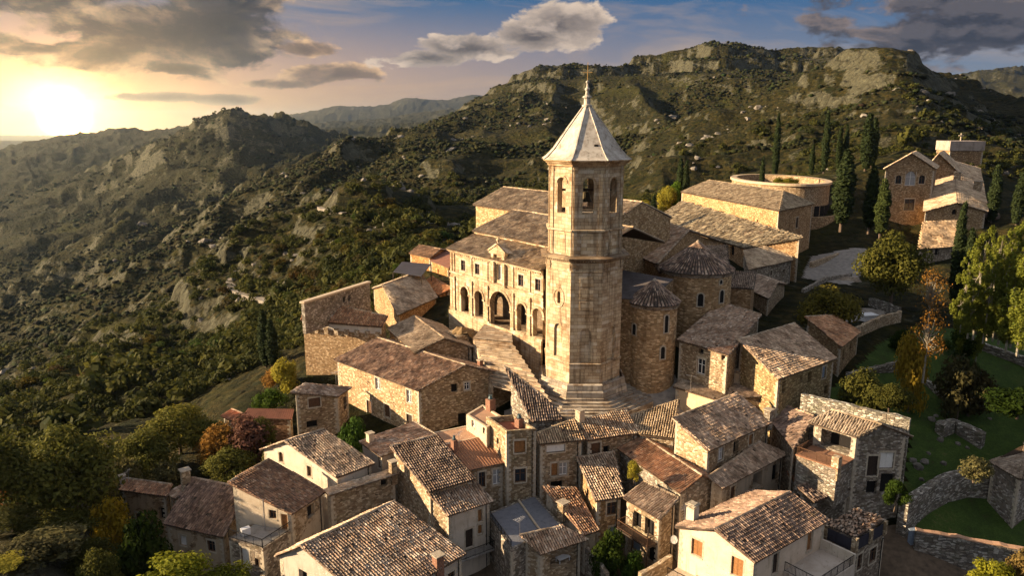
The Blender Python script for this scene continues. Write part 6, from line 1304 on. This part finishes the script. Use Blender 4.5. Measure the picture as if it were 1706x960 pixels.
def round_cl(h, w, k, seed, lo=.3):
    gg = np.random.default_rng(seed); out = []
    for i in range(k):
        t = gg.random() ** .8; a = gg.uniform(0, 6.28); z = h * (lo + (.92 - lo) * t); rad = w * .5 * math.sin(math.pi * min(1, .22 + .72 * t)) * gg.uniform(.35, .85); s = gg.uniform(.14, .26) * w
        out.append((rad * math.cos(a), rad * math.sin(a), z, s, s, s * .8))
    return out
def cyp_cl(h, w, k=16):
    return [(g.normal(0, .04) * w, g.normal(0, .04) * w, h * (.06 + .94 * (i + .5) / k), *( [w * .5 * (math.sin(math.pi * (.12 + .8 * (i + .5) / k)) ** .75) * (1 - .25 * (i / k))] * 2), h / k * .95) for i in range(k)]
for i in range(3): proto(f'round{i}', round_cl(10, 10, 30, 20 + i), 9000, .3, 'leaf_dark', 'bark', 6.5, .32, 14, seed=i)
proto('autumn', round_cl(7, 8, 24, 31), 3400, .34, 'leaf_autumn', 'bark', 4.5, .2, 14, seed=4); proto('plum', round_cl(7, 7, 22, 32), 2600, .32, 'leaf_plum', 'bark', 4.8, .18, 18, seed=5)
proto('olive', round_cl(6, 6.5, 20, 33, .14), 2600, .32, 'leaf_olive', 'bark', 4, .2, 12, seed=6); proto('yellow', round_cl(4, 5, 16, 34, .14), 3800, .2, 'leaf_yellow', 'bark', 2.5, .1, 8, seed=7); proto('green', round_cl(4, 5, 16, 35, .14), 4600, .2, 'leaf_green', 'bark', 2.5, .12, 8, seed=8)
proto('bare', round_cl(9, 7, 26, 36), 700, .22, 'leaf_autumn', 'bark_pale', 7, .2, 60, seed=9)
for i in range(2): proto(f'cypress{i}', cyp_cl(10, 2.0 + .25 * i), 8000, .19, 'leaf_cypress', 'bark', 8, .16, 6, 2.2, seed=40 + i)
def pop_cl(h, seed):
    gg = np.random.default_rng(seed); out = []
    for i in range(34):
        t = (i + .5) / 34; a = gg.uniform(0, 6.28); w = 1.6 * math.sin(math.pi * (.1 + .82 * t)) ** .8 * gg.uniform(.3, 1.1); s = gg.uniform(.5, .95) * (1.15 - .55 * t); out.append((w * math.cos(a), w * math.sin(a), h * (.1 + .9 * t), s, s, s * 1.7))
    return out
for i in range(3): proto(f'poplar{i}', pop_cl(16, 50 + i), 6500, .24, 'leaf_poplar', 'bark_pale', 14, .17, 16, seed=50 + i)
for i in range(4): proto(f'shrub{i}', [(g.normal(0, .5), g.normal(0, .5), g.uniform(.4, 1.1), *([g.uniform(.5, .85)] * 2), .55) for _ in range(6)], 420, .2, 'leaf_bush', 'bark', .8, .05, 4, seed=60 + i)
def at_px(px, pytop, pybot, r):
    """foot on the land under the pixel column at distance r, height to the top pixel"""
    p = PR(px, pybot, r); z = float(ground(p[0], p[1])); p[2] = z if abs(z - p[2]) < 6 else p[2]; return p, ZAT(pytop, p) - p[2]
CG = 'cypresses round the monastery'
for k, (px, t, b_, r, w, lb) in enumerate([(1290, 205, 296, 262, 1, 'tall slim cypress rising just left of the middle behind the oval court'), (1371, 200, 297, 258, .95, 'slim cypress behind the right rim of the oval court'), (1394, 222, 298, 262, .9, 'left one of the close pair of cypresses behind the great dark one'), (1404, 218, 298, 264, .8, 'right one of the close pair of cypresses behind the great dark one'),
        (1440, 203, 298, 250, 1.7, 'broad tall black cypress beside the villa, tallest on the skyline'), (1449, 208, 298, 254, 1.3, 'cypress merged into the right flank of the broad black one'), (1351, 248, 296, 260, .8, 'short cypress in the gap behind the oval court'), (1656, 289, 336, 225, 1.2, 'small cypress right of the square villa tower'), (1697, 299, 341, 222, 1.3, 'small cypress at the right edge above the service range'),
        (1401, 268, 377, 176, 1.8, 'great dark cypress standing in front of the oval court wall'), (1447, 291, 382, 178, 1.35, 'cypress at the left foot of the villa front'), (1466, 312, 392, 174, 1.2, 'lighter bushy cypress touching the villa front'), (1268, 272, 318, 226, .7, 'little cypress growing in the oval court near its left rim'), (1132, 276, 326, 232, 1.1, 'left one of two cypresses at the near end of the hipped monastery'), (1142, 278, 330, 230, .9, 'right one of two cypresses at the near end of the hipped monastery'),
        (1088, 336, 370, 190, .8, 'tiny cypress at the left end of the slab-roofed range'), (444, 530, 618, 135, 1.0, 'left one of two dark cypresses on the slope left of the bastion'), (455, 543, 612, 134, .9, 'right one of two dark cypresses on the slope left of the bastion'), (1590, 362, 478, 158, 1.0, 'slim cypress against the villa lean-to'), (1608, 400, 478, 157, .9, 'short cypress between the villa lean-to and the poplars')]):
    p, h = at_px(px, t, b_, r); tree(f'cypress{k % 2}', 'cypress_tree', p, w * h / 10 if False else max(.6, w * 1.3), lb, 'cypress', CG, sz=h / 8.7, tint=(1.5, 1.4, 1.1) if k == 11 else (1, 1, 1))
for k, (px, t, b_, r, s, lb) in enumerate([(1600, 420, 545, 132, .9, 'shorter yellow-green poplar, first of the row beside the villa lean-to'), (1622, 384, 558, 126, 1.1, 'poplar with the bright pointed top second in the row'), (1645, 398, 560, 124, 1., 'poplar third in the row with a pale bare stem'), (1664, 386, 566, 122, 1.1, 'slender poplar fourth in the row above the pale garden wall'), (1684, 372, 570, 120, 1.2, 'tall thick poplar fifth in the row near the right edge'), (1706, 382, 575, 118, 1.2, 'poplar cut by the right edge of the view'), (1638, 430, 566, 118, .9, 'low leafy poplar in front of the row'), (1612, 470, 560, 117, .9, 'lowest bushy poplar at the corner of the garden wall'), (1730, 380, 580, 120, 1.2, 'poplar at the far right end of the row'), (1676, 440, 580, 115, 1.1, 'leafy poplar in front of the tall thick one'), (1654, 415, 562, 128, .9, 'poplar peeping between the third and fourth of the row'), (1695, 410, 585, 113, 1.2, 'bushy foremost poplar above the pale wall end'), (1632, 400, 552, 132, .8, 'thin poplar behind the third of the row')]):
    p, h = at_px(px, t, b_, r); tree(f'poplar{k % 3}', 'poplar_tree', p, s * .85, lb, 'poplar', 'poplars above the garden', sz=h / 15.5)
def rt(key, name, px, t, b_, r, wpx, lb, cat='tree', grp=None, W=10., Hh=10., tint=(1, 1, 1)):
    p, h = at_px(px, t, b_, r); w = wpx / F * r; return tree(key, name, p, w / W, lb, cat, grp, sz=max(.1, h / Hh), tint=tint)
GB = 'trees below the village on the left'
rt('round0', 'broadleaf_tree', 135, 712, 905, 92, 150, 'big dense dark green round tree, largest at the lower left', grp=GB)
rt('round1', 'broadleaf_tree', 62, 745, 880, 100, 110, 'dark round tree left of the largest one', grp=GB); rt('round2', 'broadleaf_tree', 8, 730, 930, 90, 120, 'dark tree cut by the left edge of the view', grp=GB, tint=(.8, .8, .8))
rt('round2', 'broadleaf_tree', 305, 680, 800, 108, 110, 'round dark tree with sunlit yellow-green top', grp=GB, tint=(1.3, 1.2, 1)); rt('round1', 'broadleaf_tree', 248, 722, 815, 104, 95, 'dark bushy tree between the two big round ones', grp=GB); rt('round0', 'broadleaf_tree', 345, 700, 800, 106, 70, 'smaller dark tree behind the pale parasol', grp=GB)
rt('plum', 'plum_tree', 418, 698, 800, 100, 85, 'plum-leaved tree in front of the rusty red shed', grp=GB, W=7, Hh=7); rt('autumn', 'autumn_tree', 372, 715, 805, 101, 75, 'orange autumn tree beside the plum-leaved tree', grp=GB, W=8, Hh=7); rt('round1', 'broadleaf_tree', 385, 752, 815, 97, 90, 'low dark green tree at the foot of the autumn tree', grp=GB)
rt('olive', 'olive_tree', 90, 890, 990, 80, 120, 'grey-green tree at the bottom left', grp=GB, W=6.5, Hh=6); rt('autumn', 'autumn_tree', 28, 790, 900, 96, 70, 'reddish half-bare tree near the left edge', grp=GB, W=8, Hh=7, tint=(.7, .5, .5))
rt('yellow', 'bush', 185, 838, 915, 86, 70, 'golden leaved bush against the small end house', 'bush', W=5, Hh=4, tint=(1, .8, .5)); rt('green', 'bush', 232, 872, 970, 78, 110, 'dark ivy-like bush under the small end house', 'bush', W=5, Hh=4, tint=(.45, .36, .35)); rt('yellow', 'bush', 20, 935, 990, 76, 60, 'yellow-green bush in the bottom left corner', 'bush', W=5, Hh=4)
rt('yellow', 'hedge_bush', 290, 932, 985, 70, 130, 'bright sunlit hedge below the long stone house', 'hedge', W=5, Hh=4, tint=(.62, .75, .5)); rt('yellow', 'hedge_bush', 385, 948, 990, 68, 90, 'low hedge under the white double door', 'hedge', W=5, Hh=4, tint=(.4, .5, .35))
rt('green', 'bush', 448, 650, 690, 112, 60, 'green bush beside the square stone tower house', 'bush', W=5, Hh=4, tint=(.8, .7, .5)); rt('yellow', 'bush', 478, 600, 650, 118, 50, 'yellow sunlit bush at the foot of the bastion', 'bush', W=5, Hh=4); rt('autumn', 'autumn_tree', 465, 615, 660, 120, 50, 'rust-red bush tree left of the bastion foot', W=8, Hh=7)
rt('green', 'bush', 588, 700, 745, 92, 60, 'dark plants in the gap below the large sunlit house', 'bush', W=5, Hh=4, tint=(.7, .7, .7)); rt('green', 'courtyard_tree', 1010, 888, 965, 72, 75, 'leafy green tree in the dark courtyard', W=5, Hh=4, tint=(.5, .42, .4)); rt('green', 'bush', 1050, 925, 970, 71, 55, 'dark bush in the courtyard under the gallery balcony', 'bush', W=5, Hh=4, tint=(.6, .6, .6))
rt('yellow', 'bush', 1056, 770, 800, 76, 26, 'small golden potted shrub in the gutter gap between roofs', 'bush', W=5, Hh=4); rt('round0', 'magnolia_tree', 1484, 388, 500, 150, 95, 'large glossy dark magnolia-like tree before the villa', W=10, Hh=10, tint=(.8, .8, .75)); rt('round2', 'broadleaf_tree', 1382, 482, 545, 125, 95, 'spreading dark bush tree between the chapel and the yard', W=10, Hh=10, tint=(1.3, 1.1, .9))
rt('bare', 'bare_tree', 1538, 512, 628, 108, 62, 'half-bare tree with pale twigs and a few golden leaves', W=7, Hh=9, tint=(.85, .8, .7)); rt('yellow', 'bush', 1520, 555, 625, 109, 55, 'golden shrub at the foot of the half-bare tree', 'bush', W=5, Hh=4, tint=(1, .8, .7)); rt('bare', 'bare_tree', 1548, 445, 520, 140, 60, 'brown thicket tree below the villa lean-to', W=7, Hh=9)
rt('round1', 'hedge_bush', 1432, 622, 690, 98, 80, 'black-green hedge bush under the low mossy wall', 'hedge', W=10, Hh=10, tint=(.7, .7, .7)); rt('round0', 'hedge_bush', 1480, 640, 690, 96, 60, 'smaller black-green hedge bush right of the larger', 'hedge', W=10, Hh=10, tint=(.7, .7, .7))
rt('yellow', 'bush', 1645, 938, 985, 70, 70, 'yellow-green bush on the lane at the bottom right', 'bush', W=5, Hh=4, tint=(.8, .9, .6)); rt('olive', 'bush', 1700, 915, 975, 72, 50, 'orange-tipped bush in the bottom right corner', 'bush', W=6.5, Hh=6, tint=(1.3, 1, .8)); rt('olive', 'bush', 1622, 762, 800, 84, 50, 'grey-green shrub on top of the curved dry stone wall', 'bush', W=6.5, Hh=6)
rt('olive', 'bush', 1600, 592, 640, 112, 70, 'dark undergrowth bush below the lowest poplar', 'bush', W=6.5, Hh=6, tint=(.6, .6, .6)); rt('green', 'bush', 1695, 648, 690, 100, 100, 'dark bush on the grass slope at the right edge', 'bush', W=5, Hh=4, tint=(.3, .28, .25)); rt('green', 'bush', 1490, 800, 845, 76.5, 40, 'plant spilling from the opening in the tall grey rubble wall', 'bush', W=5, Hh=4, tint=(.5, .45, .4))
rt('yellow', 'bush', 1075, 335, 362, 222, 30, 'pale yellow shrub left of the slab-roofed range', 'bush', W=5, Hh=4); rt('yellow', 'bush', 1110, 312, 350, 225, 34, 'yellow-green shrub at the near end of the monastery', 'bush', W=5, Hh=4); rt('green', 'bush', 1122, 305, 348, 228, 26, 'green shrub beside the two monastery cypresses', 'bush', W=5, Hh=4, tint=(1.6, 1.4, 1))
for px, py, w, lb in ((1300, 306, 26, 'left green shrub on the floor of the oval court'), (1318, 304, 32, 'larger green shrub on the floor of the oval court')):
    p = PR(px, py + 10, 226); p[2] = 18.0; tree('yellow', 'bush', p, w / F * 226 / 5, lb, 'bush', sz=.75, tint=(.6, .65, .6))
for k, (px, t, b_, r, w, tn) in enumerate([(150, 905, 960, 80, 90, .6), (60, 905, 975, 78, 100, .5), (110, 860, 930, 86, 90, .7), (180, 800, 870, 94, 70, .8), (30, 850, 930, 86, 90, .5), (215, 760, 820, 100, 60, 1.), (165, 925, 985, 74, 70, .8), (280, 770, 815, 100, 60, .9), (440, 700, 745, 100, 50, .9), (455, 740, 780, 95, 40, 1.1)]):
    rt(('round1', 'olive')[k % 2], 'bush', px, t, b_, r, w, 'dark shaggy bush in the overgrown slope under the left trees', 'bush', 'dark bushes of the overgrown slope', W=(10, 6.5)[k % 2], Hh=(10, 6)[k % 2], tint=(tn, tn, tn))
for k, (x_, y_, s_) in enumerate([(62, 96, 1.1), (66, 104, .9), (72, 92, 1.2), (70, 112, 1.0), (78, 100, 1.3), (60, 112, .8), (76, 84, 1.0), (84, 110, 1.2), (66, 70, .9), (74, 74, 1.1)]):
    tree(('olive', 'green')[k % 2], 'bush', (x_, y_, float(ground(x_, y_))), s_, 'dark bush among the overgrown terraces right of the garden', 'bush', 'dark bushes right of the garden', tint=(.4, .36, .33))
# ---- wild scrub on the slopes: the nearest bushes one by one, the rest as one mass
vil = [(-52, 62), (-46, 92), (-38, 108), (-34, 122), (-24, 150), (-24, 182), (0, 182), (30, 215), (42, 245), (80, 262), (140, 240), (160, 150), (110, 60)]
def inside(x, y, poly=vil):
    r = np.zeros(x.shape, bool)
    for (x0, y0), (x1, y1) in zip(poly, poly[1:] + poly[:1]): r ^= ((y0 > y) != (y1 > y)) & (x < (x1 - x0) * (y - y0) / (y1 - y0 + 1e-9) + x0)
    return r
def scatter(n, r0, r1, seed, thr, sc):
    gg = np.random.default_rng(seed); a = np.radians(gg.uniform(-37, 37, n)); r = np.exp(gg.uniform(math.log(r0), math.log(r1), n)); x, y = r * np.sin(a), r * np.cos(a)
    k = ~inside(x, y) & (np.hypot(ground(x + 2, y) - ground(x - 2, y), ground(x, y + 2) - ground(x, y - 2)) / 4 < .75) & (fbm(x / sc, y / sc, 4) + .25 * fbm(x / 14, y / 14, 2) + gg.normal(0, .04, n) > thr); return x[k], y[k], r[k], gg
x, y, r, gg = scatter(900, 95, 260, 3, .6, 60); z = ground(x, y); o_ = np.argsort(r)[:230]
for i in o_: tree(f'shrub{i % 4}', 'shrub', (x[i], y[i], z[i]), gg.uniform(.9, 2.2), 'wild rounded shrub growing on the open hillside below and behind the village', 'shrub', 'wild shrubs on the hillside', tint=tuple(gg.uniform(.6, 1.3, 3) * [1.1, 1, .9]))
q = MB(); x, y, r, gg = scatter(13000, 120, 420, 5, .555, 50); z = ground(x, y); cl0 = PROTO['shrub0']
vv, ff, tt = cards([(0, 0, .7, .9, .9, .7), (.5, .3, .5, .6, .6, .5), (-.4, -.4, .6, .6, .6, .5)], 84, .36, 1.35, seed=5); m = len(x)
s = np.exp(gg.normal(.05, .42, m)); an = gg.uniform(0, 6.28, m); ca, sa = np.cos(an), np.sin(an); B = vv[None] * s[:, None, None]; B = np.stack([B[..., 0] * ca[:, None] - B[..., 1] * sa[:, None], B[..., 0] * sa[:, None] + B[..., 1] * ca[:, None], B[..., 2]], -1) + np.stack([x, y, z], -1)[:, None]
q.add_np(B.reshape(-1, 3), (ff[None] + (np.arange(m) * len(vv))[:, None, None]).reshape(-1, 4), np.clip(np.tile(tt, (m, 1)) * np.repeat(gg.uniform(.2, 1.2, m), len(ff))[:, None], 0, 1))
tag(q.build('scrub', M['leaf_bush']), kind='stuff')
# far bushes and boulders: knobbly little solids
t_ = (1 + 5 ** .5) / 2; IV = np.array([(-1, t_, 0), (1, t_, 0), (-1, -t_, 0), (1, -t_, 0), (0, -1, t_), (0, 1, t_), (0, -1, -t_), (0, 1, -t_), (t_, 0, -1), (t_, 0, 1), (-t_, 0, -1), (-t_, 0, 1)]) / 1.9
IF = np.array([(0, 11, 5), (0, 5, 1), (0, 1, 7), (0, 7, 10), (0, 10, 11), (1, 5, 9), (5, 11, 4), (11, 10, 2), (10, 7, 6), (7, 1, 8), (3, 9, 4), (3, 4, 2), (3, 2, 6), (3, 6, 8), (3, 8, 9), (4, 9, 5), (2, 4, 11), (6, 2, 10), (8, 6, 7), (9, 8, 1)])
def blobs(name, mat, x, y, z, s, gg, zs, jit, tl, th_, sm_):
    m = len(x); B = IV[None] * (1 + gg.normal(0, jit, (m, 12, 1))) * s[:, None, None] * np.array([1, 1, zs]); an = gg.uniform(0, 6.28, m); ca, sa = np.cos(an)[:, None], np.sin(an)[:, None]
    B = np.stack([B[..., 0] * ca - B[..., 1] * sa, B[..., 0] * sa + B[..., 1] * ca, B[..., 2]], -1) + np.stack([x, y, z], -1)[:, None]
    T = np.repeat(gg.uniform(tl, th_, (m, 1)) * (1 + gg.normal(0, .12, (m, 3))), 20, 0); q = MB(); q.add_np(B.reshape(-1, 3), (IF[None] + (np.arange(m) * 12)[:, None, None]).reshape(-1, 3), np.abs(T)); return tag(q.build(name, M[mat], smooth=sm_), kind='stuff')
x, y, r, gg = scatter(90000, 330, 1900, 8, .55, 110); s = np.minimum(np.exp(gg.normal(0, .42, len(x))), 2.1) * (.62 + r / 1300); blobs('bushes', 'scrub', x, y, ground(x, y) + s * .25, s, gg, .62, .24, .5, 1.6, True)
x, y, r, gg = scatter(2600, 230, 900, 9, .7, 45); s = np.abs(gg.normal(0, .7, len(x))) + .25; s = s * (.6 + r / 420); blobs('rocks', 'rock', x, y, ground(x, y), s, gg, .7, .22, .8, 1.2, False)
# ---- sun, sky, air, camera
SUN_AZ, SUN_EL = -90., 16.       # degrees from the viewing direction, and above the horizon
sv = Vector((math.sin(R(SUN_AZ)) * math.cos(R(SUN_EL)), math.cos(R(SUN_AZ)) * math.cos(R(SUN_EL)), math.sin(R(SUN_EL))))
L = bpy.data.lights.new('sun', 'SUN'); L.energy = 5.; L.angle = R(.6); L.color = (1, .75, .47)
lo = bpy.data.objects.new('sun', L); COL.objects.link(lo); lo.rotation_euler = (-sv).to_track_quat('-Z', 'Y').to_euler(); lo.location = sv * 100
W = bpy.data.worlds.new('World'); SC.world = W; W.use_nodes = True
n = NT.__new__(NT); n.t = W.node_tree; n.n = n.t.nodes; n.l = n.t.links
bg = n.n['Background']
tc = n.add('TexCoord').outputs['Generated']
d = n.sep(tc); az = n.math('ARCTAN2', d[0], d[1]); el = n.math('ARCSINE', d[2])
azd = n.math('MULTIPLY', az, 57.2958); eld = n.math('MULTIPLY', el, 57.2958)
sky = n.add('TexSky', sky_type='NISHITA', sun_disc=False); sky.sun_elevation = R(SUN_EL); sky.sun_rotation = R(SUN_AZ)
sky.air_density = 1.4; sky.dust_density = 2.; sky.ozone_density = 2.5; sky.altitude = 300
cb = n.add('CombineXYZ'); n.put(cb.inputs[0], d[0]); n.put(cb.inputs[1], d[1]); n.put(cb.inputs[2], n.math('MAXIMUM', n.math('ADD', d[2], .07), .012))
n.l.new(cb.outputs[0], sky.inputs[0])
SKYS = .085
base = n.mix(1., sky.outputs[0], (SKYS, SKYS, SKYS), 'MULTIPLY')
# evening blue above, amber towards the low sun on the left
zen = n.rmp(eld, 2, 22, 0, 1)
def gauss(da, de, wa, we):
    q = n.math('ADD', n.math('POWER', n.math('DIVIDE', n.math('SUBTRACT', azd, da), wa), 2.), n.math('POWER', n.math('DIVIDE', n.math('SUBTRACT', eld, de), we), 2.))
    return n.math('POWER', 2.71828, n.math('MULTIPLY', q, -1.))
GA, GE = -30.2, .5
far_ = n.rmp(azd, -34, 26, 1, 0)
lowc = n.mix(far_, (.165, .165, .18), (.55, .27, .08)); hic = n.mix(far_, (.005, .048, .13), (.012, .055, .125))
grad = n.mix(n.rmp(eld, -.5, 8.5, 0, 1), lowc, hic)
base = n.mix(.92, base, grad)
glow = n.math('ADD', n.math('ADD', n.math('ADD', n.math('MULTIPLY', gauss(GA, GE, .6, .56), 3400.), n.math('MULTIPLY', gauss(GA, GE, 2.6, 2.), 7.)), n.math('MULTIPLY', gauss(GA, GE, 7., 5.), .5)), n.math('MULTIPLY', gauss(GA, GE, 18, 6), .12))
base = n.mix(1., base, n.mix(1., (1., .47, .13), glow, 'MULTIPLY'), 'ADD')
# cloud sheets: a plane of cloud seen in perspective
inv = n.math('DIVIDE', 1., n.math('MAXIMUM', n.math('ADD', d[2], .10), .03))
pc = n.add('CombineXYZ'); n.put(pc.inputs[0], n.math('MULTIPLY', d[0], inv)); n.put(pc.inputs[1], n.math('MULTIPLY', d[1], inv))
pv = pc.outputs[0]
c_lo = n.noise(n.mapp(pv, (.75, 1.5, 1), (3.2, 1.3, 0)), 1.15, 9, .6, .5); 
ae = n.add('CombineXYZ'); n.put(ae.inputs[0], azd); n.put(ae.inputs[1], eld); aev = ae.outputs[0]
puff = n.noise(n.mapp(aev, (.22, .42, 1)), 1., 9, .62, .25); puff2 = n.noise(n.mapp(aev, (.22, .42, 1), (.0, .35, 0)), 1., 9, .62, .25)
wisp = n.noise(n.mapp(aev, (.05, .22, 1), (2, 5, 0)), 1., 8, .62, 1.2)
# thin high veil
veil = n.rmp(wisp, .48, .68, 0, .7)
vcol = n.mix(far_, (.22, .18, .16), (.5, .28, .11))
col = n.mix(veil, base, n.mix(n.rmp(eld, 3, 14), vcol, n.mix(far_, (.12, .125, .14), (.13, .125, .13))))
def blob(a0, e0, wa, we, k=1.3, thr=.0):
    q = n.math('ADD', n.math('POWER', n.math('DIVIDE', n.math('SUBTRACT', azd, a0), wa), 2.), n.math('POWER', n.math('DIVIDE', n.math('SUBTRACT', eld, e0), we), 2.))
    v = n.math('ADD', n.math('SUBTRACT', 1., n.math('SQRT', q)), n.math('MULTIPLY', n.math('SUBTRACT', puff, .5), k * 4.2))
    v2 = n.math('ADD', n.math('SUBTRACT', 1., n.math('SQRT', q)), n.math('MULTIPLY', n.math('SUBTRACT', puff2, .5), k * 4.2))
    return v, v2
def clouds(col, blobs, dark, mid, rim, soft=.22):
    A = B = None
    for bl in blobs:
        v, v2 = blob(*bl); A = v if A is None else n.math('MAXIMUM', A, v); B = v2 if B is None else n.math('MAXIMUM', B, v2)
    mask = n.rmp(A, .0, soft, 0, 1); body = n.rmp(A, .05, .8, 0, 1)
    top = n.rmp(n.math('SUBTRACT', A, B), -.1, .3, 0, 1)
    rim = n.mix(top, mid, rim); c = n.mix(body, rim, mid); c = n.mix(n.math('MULTIPLY', body, n.math('SUBTRACT', 1., top)), c, dark)
    return n.mix(mask, col, c)
def AZ(px): return math.degrees(math.atan((px - 853) / F * 1.02))
def EL(py): return math.degrees(math.atan((480 - py) / F)) - math.degrees(PIT)
nearsun = gauss(GA, GE, 7, 4.5)
dk = n.mix(nearsun, (.01, .012, .018), (.15, .07, .02)); md = n.mix(nearsun, (.03, .029, .036), (.3, .15, .05)); rm = n.mix(nearsun, (.4, .27, .16), (1.5, .9, .38))
col = clouds(col, [(AZ(330), EL(72), 9.2, 2.8, .5), (AZ(400), EL(62), 5, 2.0, .5), (AZ(210), EL(102), 5, 1.2, .5), (AZ(60), EL(20), 9, 1.5, .6), (AZ(400), EL(6), 5, 2.2, .6), (AZ(20), EL(90), 3, .7, .5), (AZ(120), EL(100), 3, .5, .5), (AZ(330), EL(120), 2.6, .55, .5)], dk, md, rm)
col = clouds(col, [(AZ(560), EL(126), 3.6, .75, .8), (AZ(480), EL(142), 2.6, .4, .7), (AZ(530), EL(85), 2.4, .6, .7), (AZ(300), EL(165), 3., .35, .5), (AZ(400), EL(168), 2.6, .4, .6)], (.075, .05, .04), (.14, .09, .065), (.5, .32, .17))
col = clouds(col, [(AZ(925), EL(42), 3.2, 1.9, .55), (AZ(890), EL(60), 3.4, 1.3, .6), (AZ(790), EL(80), 4.2, .95, .75), (AZ(720), EL(98), 3.6, .7, .75)], (.06, .05, .048), (.25, .2, .165), (.42, .33, .25), .16)
col = clouds(col, [(AZ(1590), EL(70), 12, 2.6, 1.), (AZ(1720), EL(30), 12, 3.2, 1.), (AZ(1520), EL(20), 8, 1.6, 1.)], (.022, .023, .03), (.055, .05, .055), (.17, .125, .105), .4)
# pale broken cloud added out of view, overhead and behind, to fill the shadows
over = n.math('MAXIMUM', n.rmp(eld, 20, 40, 0, 1), n.rmp(n.math('ABSOLUTE', azd), 45, 80, 0, .8)); col = n.mix(n.math('MULTIPLY', over, n.rmp(c_lo, .35, .6, .55, 1)), col, (.27, .27, .29))
n.l.new(col, bg.inputs[0]); bg.inputs[1].default_value = .62
# the air
HAZE = 5e-5
hb = MB(); hb.box((-25500, -25500, -520), (51000, 0, 0), (0, 51000, 0), (0, 0, 940))
hz = NT('air'); hz.n.remove(hz.b); pvn = hz.add('VolumePrincipled'); hz.l.new(pvn.outputs[0], hz.out.inputs['Volume'])
pvn.inputs['Color'].default_value = (.46, .69, 1., 1); pvn.inputs['Density'].default_value = HAZE; pvn.inputs['Anisotropy'].default_value = .8
if HAZE_ON: tag(hb.build('haze', M['air']), kind='stuff')
cam = bpy.data.cameras.new('camera'); co = bpy.data.objects.new('camera', cam); COL.objects.link(co); SC.camera = co
cam.sensor_fit = 'HORIZONTAL'; cam.sensor_width = 36; cam.lens = 36 * F / 1706; cam.clip_start = 1; cam.clip_end = 120000
co.location = (0, 0, HC); co.rotation_euler = (math.pi / 2 - PIT, 0, 0)
vs = SC.view_settings; vs.view_transform = 'Standard'; vs.look = 'None'; vs.gamma = 1; vs.exposure = EXPO; vs.use_curve_mapping = False
SC.render.engine = 'CYCLES'; cy = SC.cycles; cy.use_denoising = True; cy.max_bounces = 5; cy.diffuse_bounces = 2; cy.glossy_bounces = 2; cy.transmission_bounces = 2; cy.volume_bounces = 0; cy.transparent_max_bounces = 4
cy.sample_clamp_indirect = 4; cy.use_adaptive_sampling = True; cy.adaptive_threshold = .02; cy.caustics_reflective = False; cy.caustics_refractive = False
